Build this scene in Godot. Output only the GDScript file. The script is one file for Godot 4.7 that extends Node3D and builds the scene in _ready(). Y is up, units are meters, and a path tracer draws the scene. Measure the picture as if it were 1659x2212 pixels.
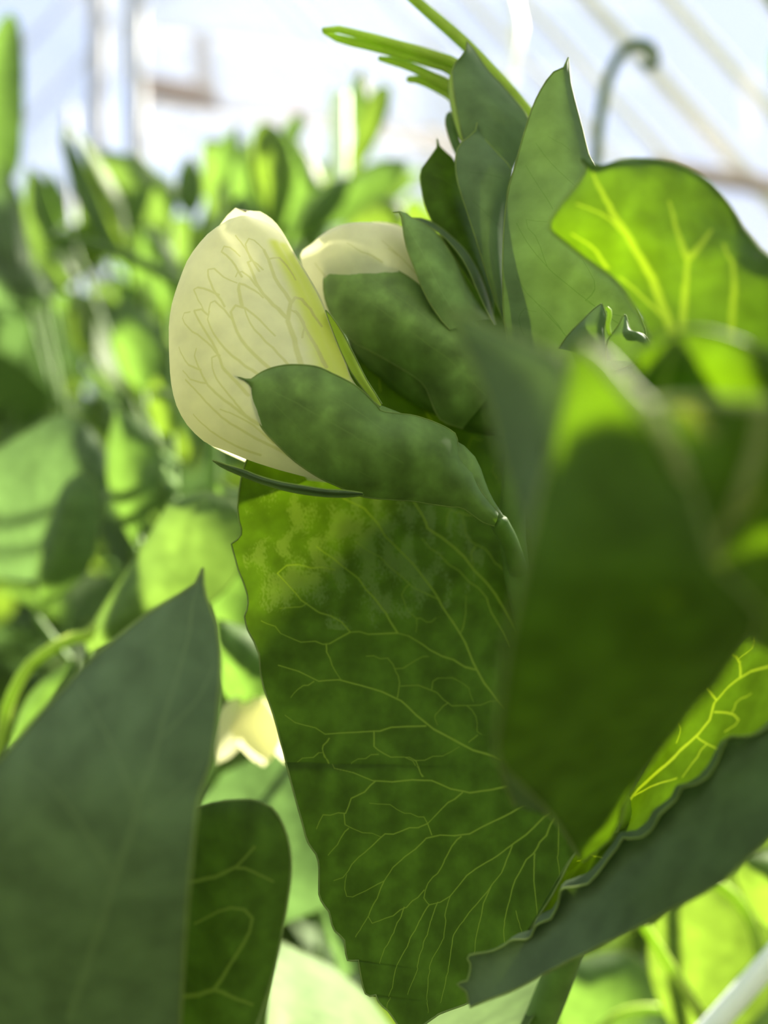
extends Node3D
# A pea plant in flower inside a glazed growing house, seen from a hand's breadth away.
# Metres, y up. HEART is the point the lens is focused on, 0.75 m above the soil.
const HEART := Vector3(0, 0.75, 0)
const LENS := 0.092

var counts := {}
var noise_cache := {}

func _ready() -> void:
	# ---- camera
	var cam := Camera3D.new()
	cam.name = "camera"
	add_child(cam)
	var optics := CameraAttributesPhysical.new()
	optics.frustum_focal_length = 30.31
	optics.exposure_aperture = 11.0
	optics.frustum_focus_distance = 0.0915
	optics.frustum_near = 0.01
	optics.frustum_far = 60.0
	cam.attributes = optics
	cam.fov = 60.0
	cam.near = 0.01
	cam.far = 60.0
	cam.position = HEART + Vector3(0, 0, LENS)
	cam.current = true
	# ---- sky
	var env := Environment.new()
	env.background_mode = Environment.BG_SKY
	var dome := ProceduralSkyMaterial.new()
	dome.sky_top_color = Color(0.77, 0.84, 0.97)
	dome.sky_horizon_color = Color(0.89, 0.925, 1.0)
	dome.sky_curve = 0.25
	dome.ground_bottom_color = Color(0.42, 0.44, 0.36)
	dome.ground_horizon_color = Color(0.62, 0.65, 0.58)
	dome.sky_energy_multiplier = 1.27
	var sky := Sky.new()
	sky.sky_material = dome
	env.sky = sky
	env.tonemap_mode = Environment.TONE_MAPPER_LINEAR
	env.tonemap_exposure = 0.82
	env.sdfgi_enabled = true
	env.ssao_enabled = true
	env.ssil_enabled = true
	var world := WorldEnvironment.new()
	world.name = "surroundings"
	world.environment = env
	add_child(world)
	# ---- sun: high, behind the plant and to its right, softened by the glazing
	var sun := DirectionalLight3D.new()
	sun.name = "sun"
	sun.light_color = Color(1.0, 0.965, 0.89)
	sun.light_energy = 24.0
	sun.light_angular_distance = 5.0
	sun.shadow_enabled = true
	sun.sky_mode = DirectionalLight3D.SKY_MODE_LIGHT_ONLY
	add_child(sun)
	sun.look_at_from_position(Vector3(0.60, 0.62, -0.80), Vector3.ZERO, Vector3.UP)
	# ---- the place, then the plants
	make_tones()
	growing_house()
	main_plant()
	left_plant()
	plants_behind()
	rows()
	supports()

# Edges of each blade, its swelling along its length and its veins; lengths in millimetres from HEART, veins in the blade's own (across, along) coordinates.
const BLADES := {
	"central": {"a": [1.26,25,-26,0.4,24.43,-24.82,-0.44,23.85,-23.64,-1.26,23.29,-22.47,-2.07,22.73,-21.29,-2.86,22.18,-20.11,-3.63,21.63,-18.93,-4.32,20.97,-17.75,-4.93,20.22,-16.57,-5.52,19.47,-15.4,-6.1,18.74,-14.22,-6.67,18.01,-13.04,-7.22,17.3,-11.86,-7.76,16.6,-10.68,-8.25,15.88,-9.5,-8.71,15.14,-8.33,-9.15,14.42,-7.15,-9.67,13.84,-6.89,-10.2,13.28,-6.77,-10.73,12.72,-6.64,-11.26,12.17,-6.52,-11.78,11.61,-6.4,-12.19,10.96,-6.27,-12.6,10.31,-6.15,-13.01,9.66,-6.02,-13.41,9.02,-5.9,-13.8,8.37,-5.78,-14.13,7.68,-5.65,-14.45,6.99,-5.53,-14.78,6.31,-5.4,-15.1,5.63,-5.28,-15.32,4.91,-5.16,-15.52,4.18,-5.03,-15.68,3.44,-4.95,-15.77,2.7,-4.89,-15.86,1.95,-4.83,-15.89,1.2,-4.77,-15.93,0.45,-4.71,-15.83,-0.3,-4.64,-15.72,-1.04,-4.58,-15.51,-1.76,-4.52,-15.53,-2.44,-4.46,-15.97,-3.03,-4.4,-16.58,-3.45,-4.33,-16.4,-4.15,-4.27,-16.19,-4.87,-4.21,-16,-5.59,-4.15,-15.8,-6.31,-4.09,-15.49,-6.99,-4.02,-15.19,-7.67,-3.98,-14.96,-8.38,-3.95,-14.74,-9.09,-3.92,-14.68,-9.81,-3.89,-14.78,-10.54,-3.86,-15.04,-11.24,-3.83,-14.88,-11.96,-3.79,-14.66,-12.66,-3.76,-14.32,-13.32,-3.73,-13.98,-13.98,-3.7,-13.73,-14.68,-3.67,-13.47,-15.37,-3.64,-13.42,-16.11,-3.61,-13.39,-16.84,-3.58,-13.31,-17.57,-3.55,-13.13,-18.29,-3.52,-12.95,-19,-3.48,-12.71,-19.7,-3.45,-12.44,-20.39,-3.42,-12.18,-21.08,-3.39,-11.92,-21.76,-3.36,-11.73,-22.47,-3.33,-11.53,-23.18,-3.3,-11.34,-23.89,-3.27,-11.14,-24.6,-3.24,-10.95,-25.3,-3.21,-10.75,-26.01,-3.17,-10.56,-26.72,-3.14,-10.37,-27.42,-3.11,-10.29,-27.74,-3.08,-10.51,-27.03,-3.05,-10.57,-26.87,-3.02,-10.36,-27.56,-2.98,-10.14,-28.25,-2.91,-9.93,-28.94,-2.85,-9.72,-29.63,-2.79,-9.51,-30.32,-2.73,-9.3,-31.01,-2.67,-9.1,-31.7,-2.6,-8.9,-32.38,-2.54,-8.7,-33.07,-2.48,-8.51,-33.76,-2.42,-8.31,-34.45,-2.36,-8.05,-35.1,-2.29,-7.63,-35.68,-2.23,-7.21,-36.26,-2.17,-6.98,-36.91,-2.11,-6.89,-37.61,-2.05,-6.88,-38.31,-1.97,-6.88,-38.99,-1.84,-6.88,-39.66,-1.72,-6.88,-40.34,-1.6,-6.65,-40.95,-1.47,-6.26,-41.51,-1.35,-5.8,-42.02,-1.22,-5.61,-42.65,-1.1,-5.46,-43.3,-0.98,-5.15,-43.88,-0.85,-4.59,-44.27,-0.73,-4.13,-44.69,-0.6,-4.05,-45.34,-0.48,-3.97,-46,-0.36,-3.79,-46.63,-0.23,-3.25,-46.63,-0.11,-2.66,-46.52,0.02,-2.56,-47.17,0.14,-2.44,-47.81,0.26,-2.31,-48.44,0.39,-2.16,-49.07,0.51,-1.91,-49.67,0.64,-1.46,-49.84,0.76,-0.84,-49.67,0.88,-0.58,-50.26,1.01,-0.13,-50.71,1.13,0.41,-51.09,1.26,0.83,-51.58,1.38,1.22,-52.09,1.5,1.64,-52.59,1.63,2.06,-53.07,1.75,2.67,-52.9,1.88,3.31,-52.56,2], "b": [1.26,25,-26,2.14,24.82,-25.88,3.02,24.63,-25.75,3.89,24.45,-25.63,4.76,24.26,-25.5,5.63,24.08,-25.38,6.5,23.89,-25.26,7.37,23.71,-25.13,8.2,23.44,-25.01,8.96,22.97,-24.88,9.71,22.49,-24.76,10.47,22.03,-24.64,11.22,21.56,-24.51,11.97,21.09,-24.39,12.72,20.62,-24.26,13.47,20.16,-24.14,14.21,19.69,-24.02,14.93,19.2,-23.73,15.45,18.5,-23.42,15.89,17.72,-23.11,16.33,16.95,-22.8,16.77,16.18,-22.49,17.2,15.42,-22.18,17.64,14.66,-21.87,18.07,13.9,-21.56,18.4,13.11,-21.25,18.53,12.23,-20.94,18.65,11.37,-20.63,18.77,10.5,-20.32,18.9,9.64,-20.01,19.02,8.78,-19.7,19.14,7.93,-19.39,19.25,7.09,-19.08,19.37,6.24,-18.77,19.43,5.4,-18.46,19.48,4.55,-18.15,19.53,3.71,-17.84,19.58,2.88,-17.53,19.62,2.05,-17.22,19.67,1.22,-16.91,19.72,0.4,-16.6,19.76,-0.41,-16.29,19.82,-1.22,-15.98,19.88,-2.03,-15.67,19.95,-2.82,-15.36,20.01,-3.62,-15.05,20.07,-4.41,-14.74,20.13,-5.19,-14.43,20.19,-5.98,-14.12,20.26,-6.75,-13.84,20.34,-7.53,-13.6,20.41,-8.3,-13.35,20.48,-9.07,-13.1,20.55,-9.83,-12.85,20.63,-10.59,-12.6,20.7,-11.35,-12.36,20.77,-12.1,-12.11,20.84,-12.85,-11.86,20.91,-13.6,-11.61,20.99,-14.34,-11.36,21.07,-15.08,-11.12,21.15,-15.81,-10.87,21.23,-16.54,-10.62,21.3,-17.26,-10.37,21.38,-17.99,-10.12,21.46,-18.71,-9.91,21.55,-19.44,-9.72,21.63,-20.16,-9.53,21.72,-20.88,-9.35,21.78,-21.6,-9.16,21.84,-22.32,-8.98,21.9,-23.04,-8.79,21.96,-23.75,-8.6,22.02,-24.46,-8.42,22.08,-25.17,-8.23,22.14,-25.88,-8.05,22.2,-26.58,-7.86,22.26,-27.28,-7.67,22.32,-27.98,-7.49,22.32,-28.67,-7.3,22.29,-29.37,-7.12,22.26,-30.07,-6.93,22.23,-30.76,-6.74,22.2,-31.45,-6.56,22.17,-32.13,-6.37,22.14,-32.82,-6.19,22.11,-33.5,-6,22.06,-34.18,-5.81,21.98,-34.85,-5.63,21.9,-35.52,-5.44,21.81,-36.19,-5.26,21.73,-36.86,-5.07,21.5,-37.48,-4.88,21.14,-38.07,-4.7,20.79,-38.66,-4.51,20.44,-39.25,-4.33,20.09,-39.83,-4.14,19.74,-40.41,-3.95,19.41,-41,-3.77,19.08,-41.58,-3.58,18.76,-42.17,-3.4,18.43,-42.75,-3.21,18.11,-43.32,-3.02,17.75,-43.88,-2.84,17.29,-44.37,-2.65,16.82,-44.85,-2.47,16.36,-45.34,-2.28,15.9,-45.82,-2.09,15.44,-46.3,-1.91,14.98,-46.77,-1.72,14.5,-47.23,-1.53,13.98,-47.63,-1.35,13.45,-48.04,-1.16,12.92,-48.44,-0.98,12.4,-48.84,-0.79,11.88,-49.24,-0.6,11.31,-49.58,-0.42,10.7,-49.85,-0.23,10.09,-50.12,-0.05,9.48,-50.39,0.14,8.87,-50.66,0.33,8.23,-50.85,0.51,7.56,-50.99,0.7,6.9,-51.12,0.88,6.24,-51.26,1.07,5.59,-51.42,1.26,5.02,-51.71,1.44,4.45,-51.99,1.63,3.88,-52.28,1.81,3.31,-52.56,2], "bulge": [0,-1.5,-2.5,-2,0.5,1,0], "crease": [0.5,0], "dir": [0,0,1], "ns": 36, "veins": [[0.187,0.085,0.84,0.571,0.785,0.554,0.74,0.533,0.705,0.512,0.68,0.487,0.66,0.462,0.635,0.438,0.6,0.412,0.56,0.388,0.53,0.367,0.485,0.346,0.43,0.321,0.38,0.296,0.315,0.283], [0.153,0.068,0.685,0.496,0.65,0.492,0.615,0.483,0.58,0.479,0.54,0.471,0.51,0.462,0.48,0.454,0.445,0.45], [0.145,0.068,0.445,0.45,0.435,0.438,0.425,0.425,0.41,0.417,0.38,0.404,0.36,0.396,0.345,0.383,0.325,0.375,0.305,0.367,0.285,0.358,0.26,0.35,0.24,0.342], [0.119,0.06,0.445,0.45,0.41,0.45,0.38,0.45,0.35,0.45,0.325,0.446,0.295,0.446], [0.111,0.051,0.295,0.446,0.28,0.433,0.25,0.425,0.22,0.421,0.185,0.412,0.155,0.404,0.135,0.392,0.115,0.379,0.105,0.371,0.14,0.362,0.175,0.362,0.21,0.367,0.245,0.367,0.28,0.371], [0.06,0.043,0.175,0.408,0.16,0.412,0.145,0.412,0.125,0.412,0.11,0.412,0.095,0.412], [0.102,0.051,0.295,0.446,0.27,0.45,0.245,0.454,0.22,0.458,0.2,0.458,0.18,0.454,0.16,0.454,0.135,0.454,0.115,0.45,0.1,0.446,0.085,0.442,0.08,0.433,0.06,0.429,0.045,0.425], [0.102,0.051,0.21,0.458,0.205,0.467,0.215,0.475,0.22,0.483,0.23,0.492,0.24,0.5], [0.204,0.085,0.83,0.621,0.76,0.608,0.695,0.596,0.625,0.588,0.565,0.575,0.505,0.562,0.455,0.546,0.415,0.529,0.36,0.517,0.3,0.508,0.235,0.5,0.17,0.5,0.115,0.487,0.055,0.479], [0.076,0.043,0.155,0.5,0.135,0.504,0.12,0.504,0.1,0.508,0.085,0.512,0.07,0.517], [0.128,0.06,0.48,0.558,0.44,0.558,0.405,0.558,0.365,0.558,0.325,0.562,0.29,0.562,0.25,0.562,0.215,0.562,0.18,0.562,0.145,0.562,0.12,0.554,0.09,0.55,0.06,0.546,0.035,0.537], [0.102,0.051,0.155,0.567,0.145,0.571,0.13,0.575,0.125,0.579,0.125,0.588,0.135,0.592,0.145,0.617,0.15,0.604], [0.068,0.043,0.125,0.583,0.11,0.583,0.09,0.588,0.075,0.588,0.055,0.588,0.035,0.592], [0.102,0.051,0.305,0.562,0.3,0.571,0.295,0.579,0.305,0.583,0.325,0.588,0.345,0.592,0.37,0.592,0.39,0.592,0.415,0.596,0.43,0.613,0.44,0.625,0.45,0.629], [0.06,0.034,0.305,0.588,0.28,0.588,0.26,0.592,0.235,0.592,0.21,0.596,0.195,0.617], [0.06,0.034,0.42,0.596,0.455,0.596,0.485,0.592,0.52,0.592,0.55,0.588,0.58,0.583], [0.068,0.043,0.405,0.525,0.415,0.517,0.425,0.508,0.425,0.5,0.42,0.496,0.415,0.487,0.4,0.479,0.375,0.479,0.355,0.475,0.33,0.475], [0.06,0.034,0.42,0.492,0.445,0.492,0.47,0.487,0.49,0.483,0.515,0.479,0.535,0.479], [0.068,0.043,0.425,0.512,0.455,0.512,0.485,0.512,0.515,0.517,0.54,0.521,0.555,0.529,0.58,0.537,0.61,0.537,0.645,0.537,0.675,0.537,0.71,0.533,0.745,0.533], [0.051,0.034,0.525,0.517,0.535,0.508,0.555,0.504,0.58,0.504,0.6,0.504,0.62,0.508,0.635,0.512,0.65,0.517,0.65,0.525,0.655,0.533], [0.051,0.034,0.57,0.533,0.55,0.537,0.535,0.542,0.52,0.546,0.515,0.55,0.52,0.558], [0.051,0.034,0.63,0.537,0.645,0.542,0.655,0.55,0.655,0.558,0.65,0.567,0.665,0.571,0.69,0.571,0.71,0.571], [0.068,0.043,0.65,0.571,0.615,0.579], [0.068,0.043,0.65,0.454,0.665,0.446,0.675,0.438,0.685,0.429,0.69,0.417,0.69,0.408], [0.068,0.043,0.6,0.412,0.555,0.404,0.515,0.396,0.485,0.383,0.455,0.371,0.43,0.358,0.395,0.35,0.36,0.338], [0.051,0.034,0.505,0.392,0.49,0.396,0.475,0.404,0.48,0.408,0.49,0.417,0.5,0.425,0.51,0.429,0.52,0.433,0.515,0.442,0.505,0.45], [0.051,0.034,0.52,0.433,0.535,0.433,0.55,0.438,0.565,0.438,0.585,0.433,0.6,0.433], [0.119,0.051,0.815,0.471,0.8,0.454,0.785,0.442,0.77,0.429,0.76,0.412,0.735,0.4,0.705,0.392,0.68,0.379,0.65,0.371,0.625,0.358,0.595,0.35,0.575,0.338], [0.221,0.136,0.865,0.475,0.85,0.458,0.835,0.442,0.815,0.425,0.79,0.408,0.76,0.392,0.73,0.379,0.705,0.362,0.675,0.35,0.64,0.338,0.59,0.325,0.565,0.304,0.54,0.287,0.515,0.271], [0.093,0.051,0.89,0.404,0.87,0.396,0.85,0.392,0.835,0.383,0.82,0.375,0.805,0.371,0.795,0.362,0.78,0.354,0.76,0.35,0.74,0.346,0.725,0.338,0.72,0.329,0.71,0.317,0.71,0.308], [0.076,0.043,0.75,0.35,0.74,0.354,0.73,0.358,0.73,0.367,0.73,0.371,0.73,0.375], [0.076,0.051,0.745,0.312,0.725,0.312,0.705,0.308,0.685,0.308,0.67,0.304,0.655,0.312,0.655,0.317,0.655,0.325], [0.076,0.043,0.885,0.383,0.885,0.375,0.885,0.367,0.875,0.358,0.86,0.354,0.845,0.346], [0.085,0.051,0.605,0.196,0.595,0.192,0.59,0.188,0.58,0.179,0.57,0.175,0.56,0.171,0.56,0.163,0.56,0.154,0.565,0.15,0.57,0.142], [0.051,0.034,0.56,0.171,0.54,0.167,0.52,0.167,0.5,0.163,0.48,0.158,0.46,0.154], [0.085,0.051,0.39,0.15,0.38,0.142,0.375,0.138,0.37,0.129,0.36,0.121,0.355,0.113,0.36,0.108,0.36,0.1], [0.051,0.034,0.355,0.117,0.335,0.108,0.31,0.104,0.28,0.096,0.24,0.087,0.205,0.083], [0.06,0.043,0.845,0.271,0.84,0.271,0.835,0.267,0.825,0.263,0.83,0.258,0.84,0.254], [0.06,0.043,0.74,0.246,0.74,0.242,0.745,0.237,0.75,0.229,0.755,0.225,0.765,0.221,0.785,0.225,0.8,0.225], [0.204,0.068,0.89,0.658,0.85,0.642,0.8,0.629,0.735,0.637,0.67,0.642,0.6,0.646,0.535,0.642,0.475,0.633,0.41,0.633,0.34,0.637,0.275,0.637,0.215,0.629,0.155,0.625,0.125,0.583], [0.102,0.051,0.445,0.629,0.44,0.625,0.435,0.613,0.425,0.596,0.405,0.592,0.385,0.592], [0.102,0.051,0.285,0.637,0.265,0.642,0.24,0.65,0.215,0.654,0.19,0.658,0.175,0.667,0.16,0.675,0.135,0.675,0.105,0.679,0.08,0.679,0.06,0.688,0.045,0.696], [0.076,0.043,0.155,0.675,0.15,0.688,0.175,0.692,0.205,0.696,0.24,0.696,0.27,0.7], [0.076,0.043,0.16,0.692,0.145,0.696,0.125,0.704,0.105,0.713,0.075,0.721,0.045,0.729], [0.119,0.068,0.575,0.646,0.545,0.654,0.52,0.658,0.49,0.667,0.465,0.675,0.44,0.683], [0.102,0.051,0.44,0.683,0.405,0.688,0.375,0.688,0.345,0.692,0.315,0.696,0.285,0.696,0.255,0.704,0.225,0.713,0.195,0.721,0.16,0.729,0.13,0.738,0.115,0.746,0.095,0.754,0.06,0.758], [0.068,0.043,0.44,0.683,0.43,0.675,0.41,0.675,0.385,0.671,0.365,0.671,0.34,0.667,0.32,0.662,0.3,0.662,0.275,0.662,0.25,0.662], [0.085,0.051,0.44,0.683,0.45,0.696], [0.17,0.068,0.89,0.658,0.84,0.654,0.785,0.658,0.735,0.667,0.685,0.675,0.635,0.683,0.585,0.692,0.53,0.696,0.48,0.696,0.43,0.7,0.385,0.713,0.335,0.725,0.29,0.738,0.26,0.754], [0.085,0.043,0.26,0.754,0.25,0.762,0.24,0.775,0.22,0.783,0.185,0.796,0.155,0.808,0.13,0.817,0.08,0.829], [0.068,0.043,0.26,0.754,0.235,0.758,0.215,0.762,0.19,0.767,0.165,0.771,0.14,0.775,0.115,0.775,0.105,0.767,0.105,0.758,0.11,0.75], [0.111,0.06,0.555,0.696,0.54,0.7,0.52,0.708,0.505,0.717,0.49,0.725,0.48,0.733,0.465,0.742,0.45,0.746,0.435,0.754,0.43,0.762,0.43,0.771,0.455,0.779], [0.085,0.051,0.425,0.762,0.405,0.771,0.385,0.775,0.36,0.783,0.33,0.787,0.29,0.796,0.255,0.8,0.225,0.804,0.19,0.808,0.175,0.8], [0.076,0.043,0.35,0.783,0.325,0.796,0.305,0.804,0.29,0.817,0.255,0.829,0.215,0.842,0.205,0.85,0.17,0.871], [0.17,0.076,0.89,0.662,0.855,0.671,0.82,0.683,0.79,0.692,0.755,0.7,0.72,0.708,0.685,0.717,0.645,0.725,0.61,0.733,0.58,0.742,0.56,0.754,0.535,0.767,0.5,0.775,0.455,0.779], [0.085,0.043,0.455,0.779,0.435,0.787,0.405,0.8,0.39,0.812,0.36,0.825,0.325,0.842,0.305,0.854,0.25,0.879,0.24,0.892,0.235,0.904,0.145,0.933,0.025,0.95], [0.068,0.043,0.535,0.767,0.53,0.779,0.52,0.792,0.525,0.804,0.53,0.821,0.5,0.838,0.485,0.85,0.475,0.871,0.48,0.887,0.51,0.904,0.55,0.933,0.655,0.958], [0.076,0.043,0.49,0.775,0.475,0.787,0.455,0.8,0.45,0.817,0.425,0.829,0.41,0.846,0.41,0.858,0.39,0.883,0.375,0.896,0.36,0.912], [0.119,0.051,0.74,0.704,0.725,0.721,0.715,0.738,0.695,0.75,0.68,0.762,0.655,0.775,0.625,0.787,0.59,0.804,0.575,0.817,0.57,0.838,0.59,0.858,0.6,0.883,0.635,0.904,0.695,0.933], [0.102,0.051,0.69,0.754,0.685,0.767,0.68,0.775,0.68,0.787,0.675,0.8,0.685,0.817,0.69,0.829,0.705,0.846], [0.17,0.068,0.895,0.671,0.88,0.679,0.865,0.692,0.84,0.7,0.82,0.713,0.8,0.721,0.79,0.733,0.78,0.746,0.78,0.758,0.785,0.771,0.785,0.783,0.785,0.796,0.8,0.808,0.835,0.825], [0.119,0.06,0.825,0.713,0.83,0.721,0.84,0.733,0.855,0.746,0.875,0.758,0.89,0.767,0.91,0.779,0.93,0.792], [0.136,0.06,0.89,0.658,0.905,0.671,0.91,0.679,0.91,0.692,0.91,0.704,0.915,0.717,0.935,0.729,0.955,0.742], [0.06,0.034,0.825,0.783,0.84,0.792,0.85,0.796,0.87,0.804,0.885,0.808,0.895,0.812]]},
	"standard_front": {"a": [-1.59,2.94,2,-2.75,2.96,2,-3.9,2.98,2,-5.06,3.04,2,-6.2,3.2,2,-7.34,3.43,2,-8.48,3.69,1.92,-9.62,3.99,1.74,-10.76,4.3,1.56,-11.89,4.65,1.38,-13.03,5.02,1.21,-14.16,5.42,1.03,-15.26,5.87,0.92,-16.36,6.32,0.83,-17.48,6.71,0.74,-18.53,7.28,0.65,-19.42,8.07,0.56,-20.23,8.95,0.47,-20.9,9.94,0.38,-21.44,11.01,0.29,-21.87,12.13,0.21,-22.11,13.3,0.12,-22.25,14.49,0.03,-22.35,15.68,-0.06,-22.44,16.88,-0.15,-22.48,18.09,-0.24,-22.45,19.29,-0.33,-22.34,20.49,-0.42,-22.15,21.68,-0.53,-21.85,22.87,-0.71,-21.49,24.04,-0.88,-21.13,25.21,-1.06,-20.72,26.37,-1.24,-20.14,27.45,-1.42,-19.46,28.48,-1.65,-18.71,29.45,-1.92,-17.8,30.27,-2.19,-16.81,30.99,-2.46,-15.72,31.47,-2.73,-14.54,31.58,-3], "b": [0.2,7.7,2,-0.16,8.31,1.74,-0.53,8.93,1.49,-0.89,9.56,1.23,-1.26,10.18,0.97,-1.63,10.81,0.72,-2,11.44,0.46,-2.39,12.07,0.21,-2.78,12.7,-0.05,-3.17,13.33,-0.31,-3.53,13.99,-0.56,-3.81,14.69,-0.82,-4.06,15.41,-1.08,-4.32,16.13,-1.33,-4.61,16.84,-1.59,-4.9,17.55,-1.85,-5.19,18.26,-2.05,-5.46,18.96,-2.18,-5.72,19.66,-2.31,-5.97,20.38,-2.44,-6.22,21.09,-2.56,-6.48,21.8,-2.69,-6.77,22.51,-2.82,-7.09,23.2,-2.95,-7.44,23.87,-3.04,-7.81,24.52,-3.1,-8.19,25.17,-3.17,-8.57,25.82,-3.23,-8.96,26.46,-3.29,-9.35,27.1,-3.36,-9.75,27.74,-3.42,-10.11,28.4,-3.49,-10.47,29.05,-3.5,-10.87,29.67,-3.5,-11.35,30.22,-3.5,-11.91,30.7,-3.5,-12.52,31.11,-3.5,-13.19,31.43,-3.5,-13.9,31.61,-3.5,-14.62,31.75,-3.5], "bulge": [1,3.5,5,5.5,5,3,0.3], "crease": [0.5,0], "dir": [-0.15,0,0.99], "ns": 26, "veins": [[2.86,1.1,0.965,0.279,0.965,0.325,0.97,0.375,0.97,0.421,0.975,0.471,0.97,0.517,0.965,0.562,0.965,0.608,0.97,0.658,0.97,0.708,0.97,0.758,0.96,0.804], [2.42,1.1,0.9,0.296,0.915,0.342,0.925,0.388,0.93,0.433,0.93,0.479,0.93,0.529,0.925,0.575,0.925,0.621,0.925,0.671,0.92,0.717,0.915,0.767,0.9,0.812], [0.396,0.22,0.765,0.367,0.78,0.396,0.79,0.425,0.805,0.458,0.805,0.487,0.805,0.521,0.825,0.55,0.85,0.579,0.84,0.613,0.825,0.642,0.815,0.675,0.815,0.708,0.815,0.746,0.8,0.783], [0.308,0.154,0.81,0.525,0.79,0.546,0.775,0.567,0.755,0.583,0.74,0.604,0.72,0.625,0.71,0.646,0.7,0.667,0.695,0.692,0.685,0.717,0.67,0.742,0.7,0.746,0.735,0.729,0.76,0.708], [0.264,0.132,0.615,0.408,0.6,0.433,0.585,0.458,0.565,0.487,0.55,0.512,0.535,0.542,0.525,0.571,0.52,0.6,0.555,0.613,0.605,0.596,0.64,0.571,0.67,0.546,0.695,0.517,0.72,0.487], [0.286,0.132,0.59,0.604,0.59,0.621,0.59,0.642,0.59,0.658,0.6,0.675,0.63,0.667,0.655,0.654,0.68,0.642,0.7,0.629,0.715,0.613], [0.22,0.11,0.545,0.408,0.53,0.429,0.51,0.446,0.495,0.467,0.475,0.483,0.455,0.504,0.435,0.525,0.415,0.546,0.395,0.567,0.38,0.588,0.37,0.608,0.39,0.625], [0.264,0.132,0.425,0.379,0.425,0.404,0.42,0.429,0.41,0.45,0.395,0.475,0.4,0.496,0.395,0.521,0.38,0.546,0.355,0.571,0.33,0.596,0.3,0.625,0.275,0.65,0.335,0.642,0.38,0.617], [0.264,0.132,0.3,0.304,0.3,0.325,0.305,0.346,0.31,0.367,0.31,0.388,0.3,0.404,0.29,0.425,0.28,0.446,0.27,0.462,0.265,0.483,0.26,0.504,0.25,0.525,0.24,0.546,0.26,0.558], [0.264,0.132,0.12,0.158,0.155,0.183,0.18,0.212,0.19,0.237,0.195,0.267,0.195,0.292,0.2,0.321,0.205,0.346,0.21,0.375,0.21,0.404,0.205,0.429,0.195,0.458,0.175,0.483,0.14,0.512], [0.22,0.11,0.08,0.258,0.075,0.279,0.07,0.3,0.07,0.317,0.075,0.338,0.085,0.358,0.09,0.379,0.09,0.4,0.085,0.421,0.085,0.438], [0.176,0.11,0.49,0.621,0.475,0.642,0.45,0.662,0.425,0.683,0.405,0.704,0.375,0.729,0.36,0.75,0.415,0.746,0.465,0.725,0.5,0.708,0.545,0.692,0.585,0.679], [0.176,0.088,0.465,0.658,0.43,0.671,0.395,0.683,0.35,0.696,0.295,0.708,0.26,0.708,0.29,0.688,0.31,0.671,0.335,0.654,0.35,0.637], [0.154,0.088,0.405,0.504,0.385,0.521,0.37,0.537,0.345,0.554,0.315,0.571,0.285,0.588,0.245,0.604,0.215,0.621,0.185,0.637,0.165,0.654,0.185,0.662,0.24,0.654], [0.176,0.11,0.62,0.696,0.6,0.717,0.58,0.738,0.55,0.758,0.505,0.779,0.45,0.796,0.465,0.812,0.525,0.804,0.575,0.787,0.615,0.767], [0.176,0.11,0.735,0.704,0.715,0.733,0.69,0.762,0.66,0.792,0.62,0.817,0.555,0.846], [0.154,0.088,0.265,0.504,0.245,0.512,0.215,0.525,0.185,0.537,0.16,0.554,0.145,0.567,0.125,0.583,0.115,0.596], [0.132,0.088,0.27,0.467,0.235,0.479,0.205,0.492,0.175,0.504,0.155,0.521,0.13,0.537], [0.176,0.11,0.845,0.454,0.86,0.471,0.875,0.483,0.88,0.5,0.875,0.517,0.87,0.533,0.86,0.546,0.835,0.55], [0.264,0.154,0.885,0.329,0.885,0.354,0.89,0.383,0.89,0.412,0.885,0.438,0.88,0.462,0.875,0.487,0.87,0.517,0.86,0.537,0.83,0.558], [0.264,0.154,0.85,0.575,0.88,0.592,0.91,0.583,0.92,0.562,0.935,0.542,0.94,0.517,0.95,0.496,0.96,0.471], [0.198,0.11,0.815,0.746,0.855,0.75,0.89,0.75,0.905,0.733,0.915,0.717,0.92,0.7,0.925,0.679,0.925,0.658], [0.198,0.11,0.71,0.388,0.705,0.412,0.695,0.433,0.685,0.458,0.665,0.479,0.65,0.504,0.63,0.525,0.615,0.55,0.605,0.575,0.6,0.6], [0.176,0.11,0.71,0.646,0.695,0.658,0.685,0.671,0.67,0.688,0.65,0.7,0.625,0.713,0.595,0.713,0.58,0.7], [0.176,0.11,0.31,0.346,0.33,0.371,0.34,0.392,0.34,0.412,0.34,0.433,0.335,0.454,0.335,0.475,0.34,0.492,0.355,0.512,0.4,0.508], [0.176,0.11,0.225,0.246,0.245,0.267,0.26,0.287,0.275,0.312,0.275,0.333,0.275,0.358,0.265,0.379,0.24,0.4], [0.154,0.11,0.525,0.575,0.505,0.592,0.485,0.613,0.46,0.629,0.435,0.646,0.405,0.646,0.39,0.633,0.38,0.617], [0.154,0.11,0.695,0.746,0.685,0.767,0.67,0.787,0.66,0.808,0.69,0.829,0.735,0.821,0.77,0.804,0.795,0.787]]},
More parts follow.
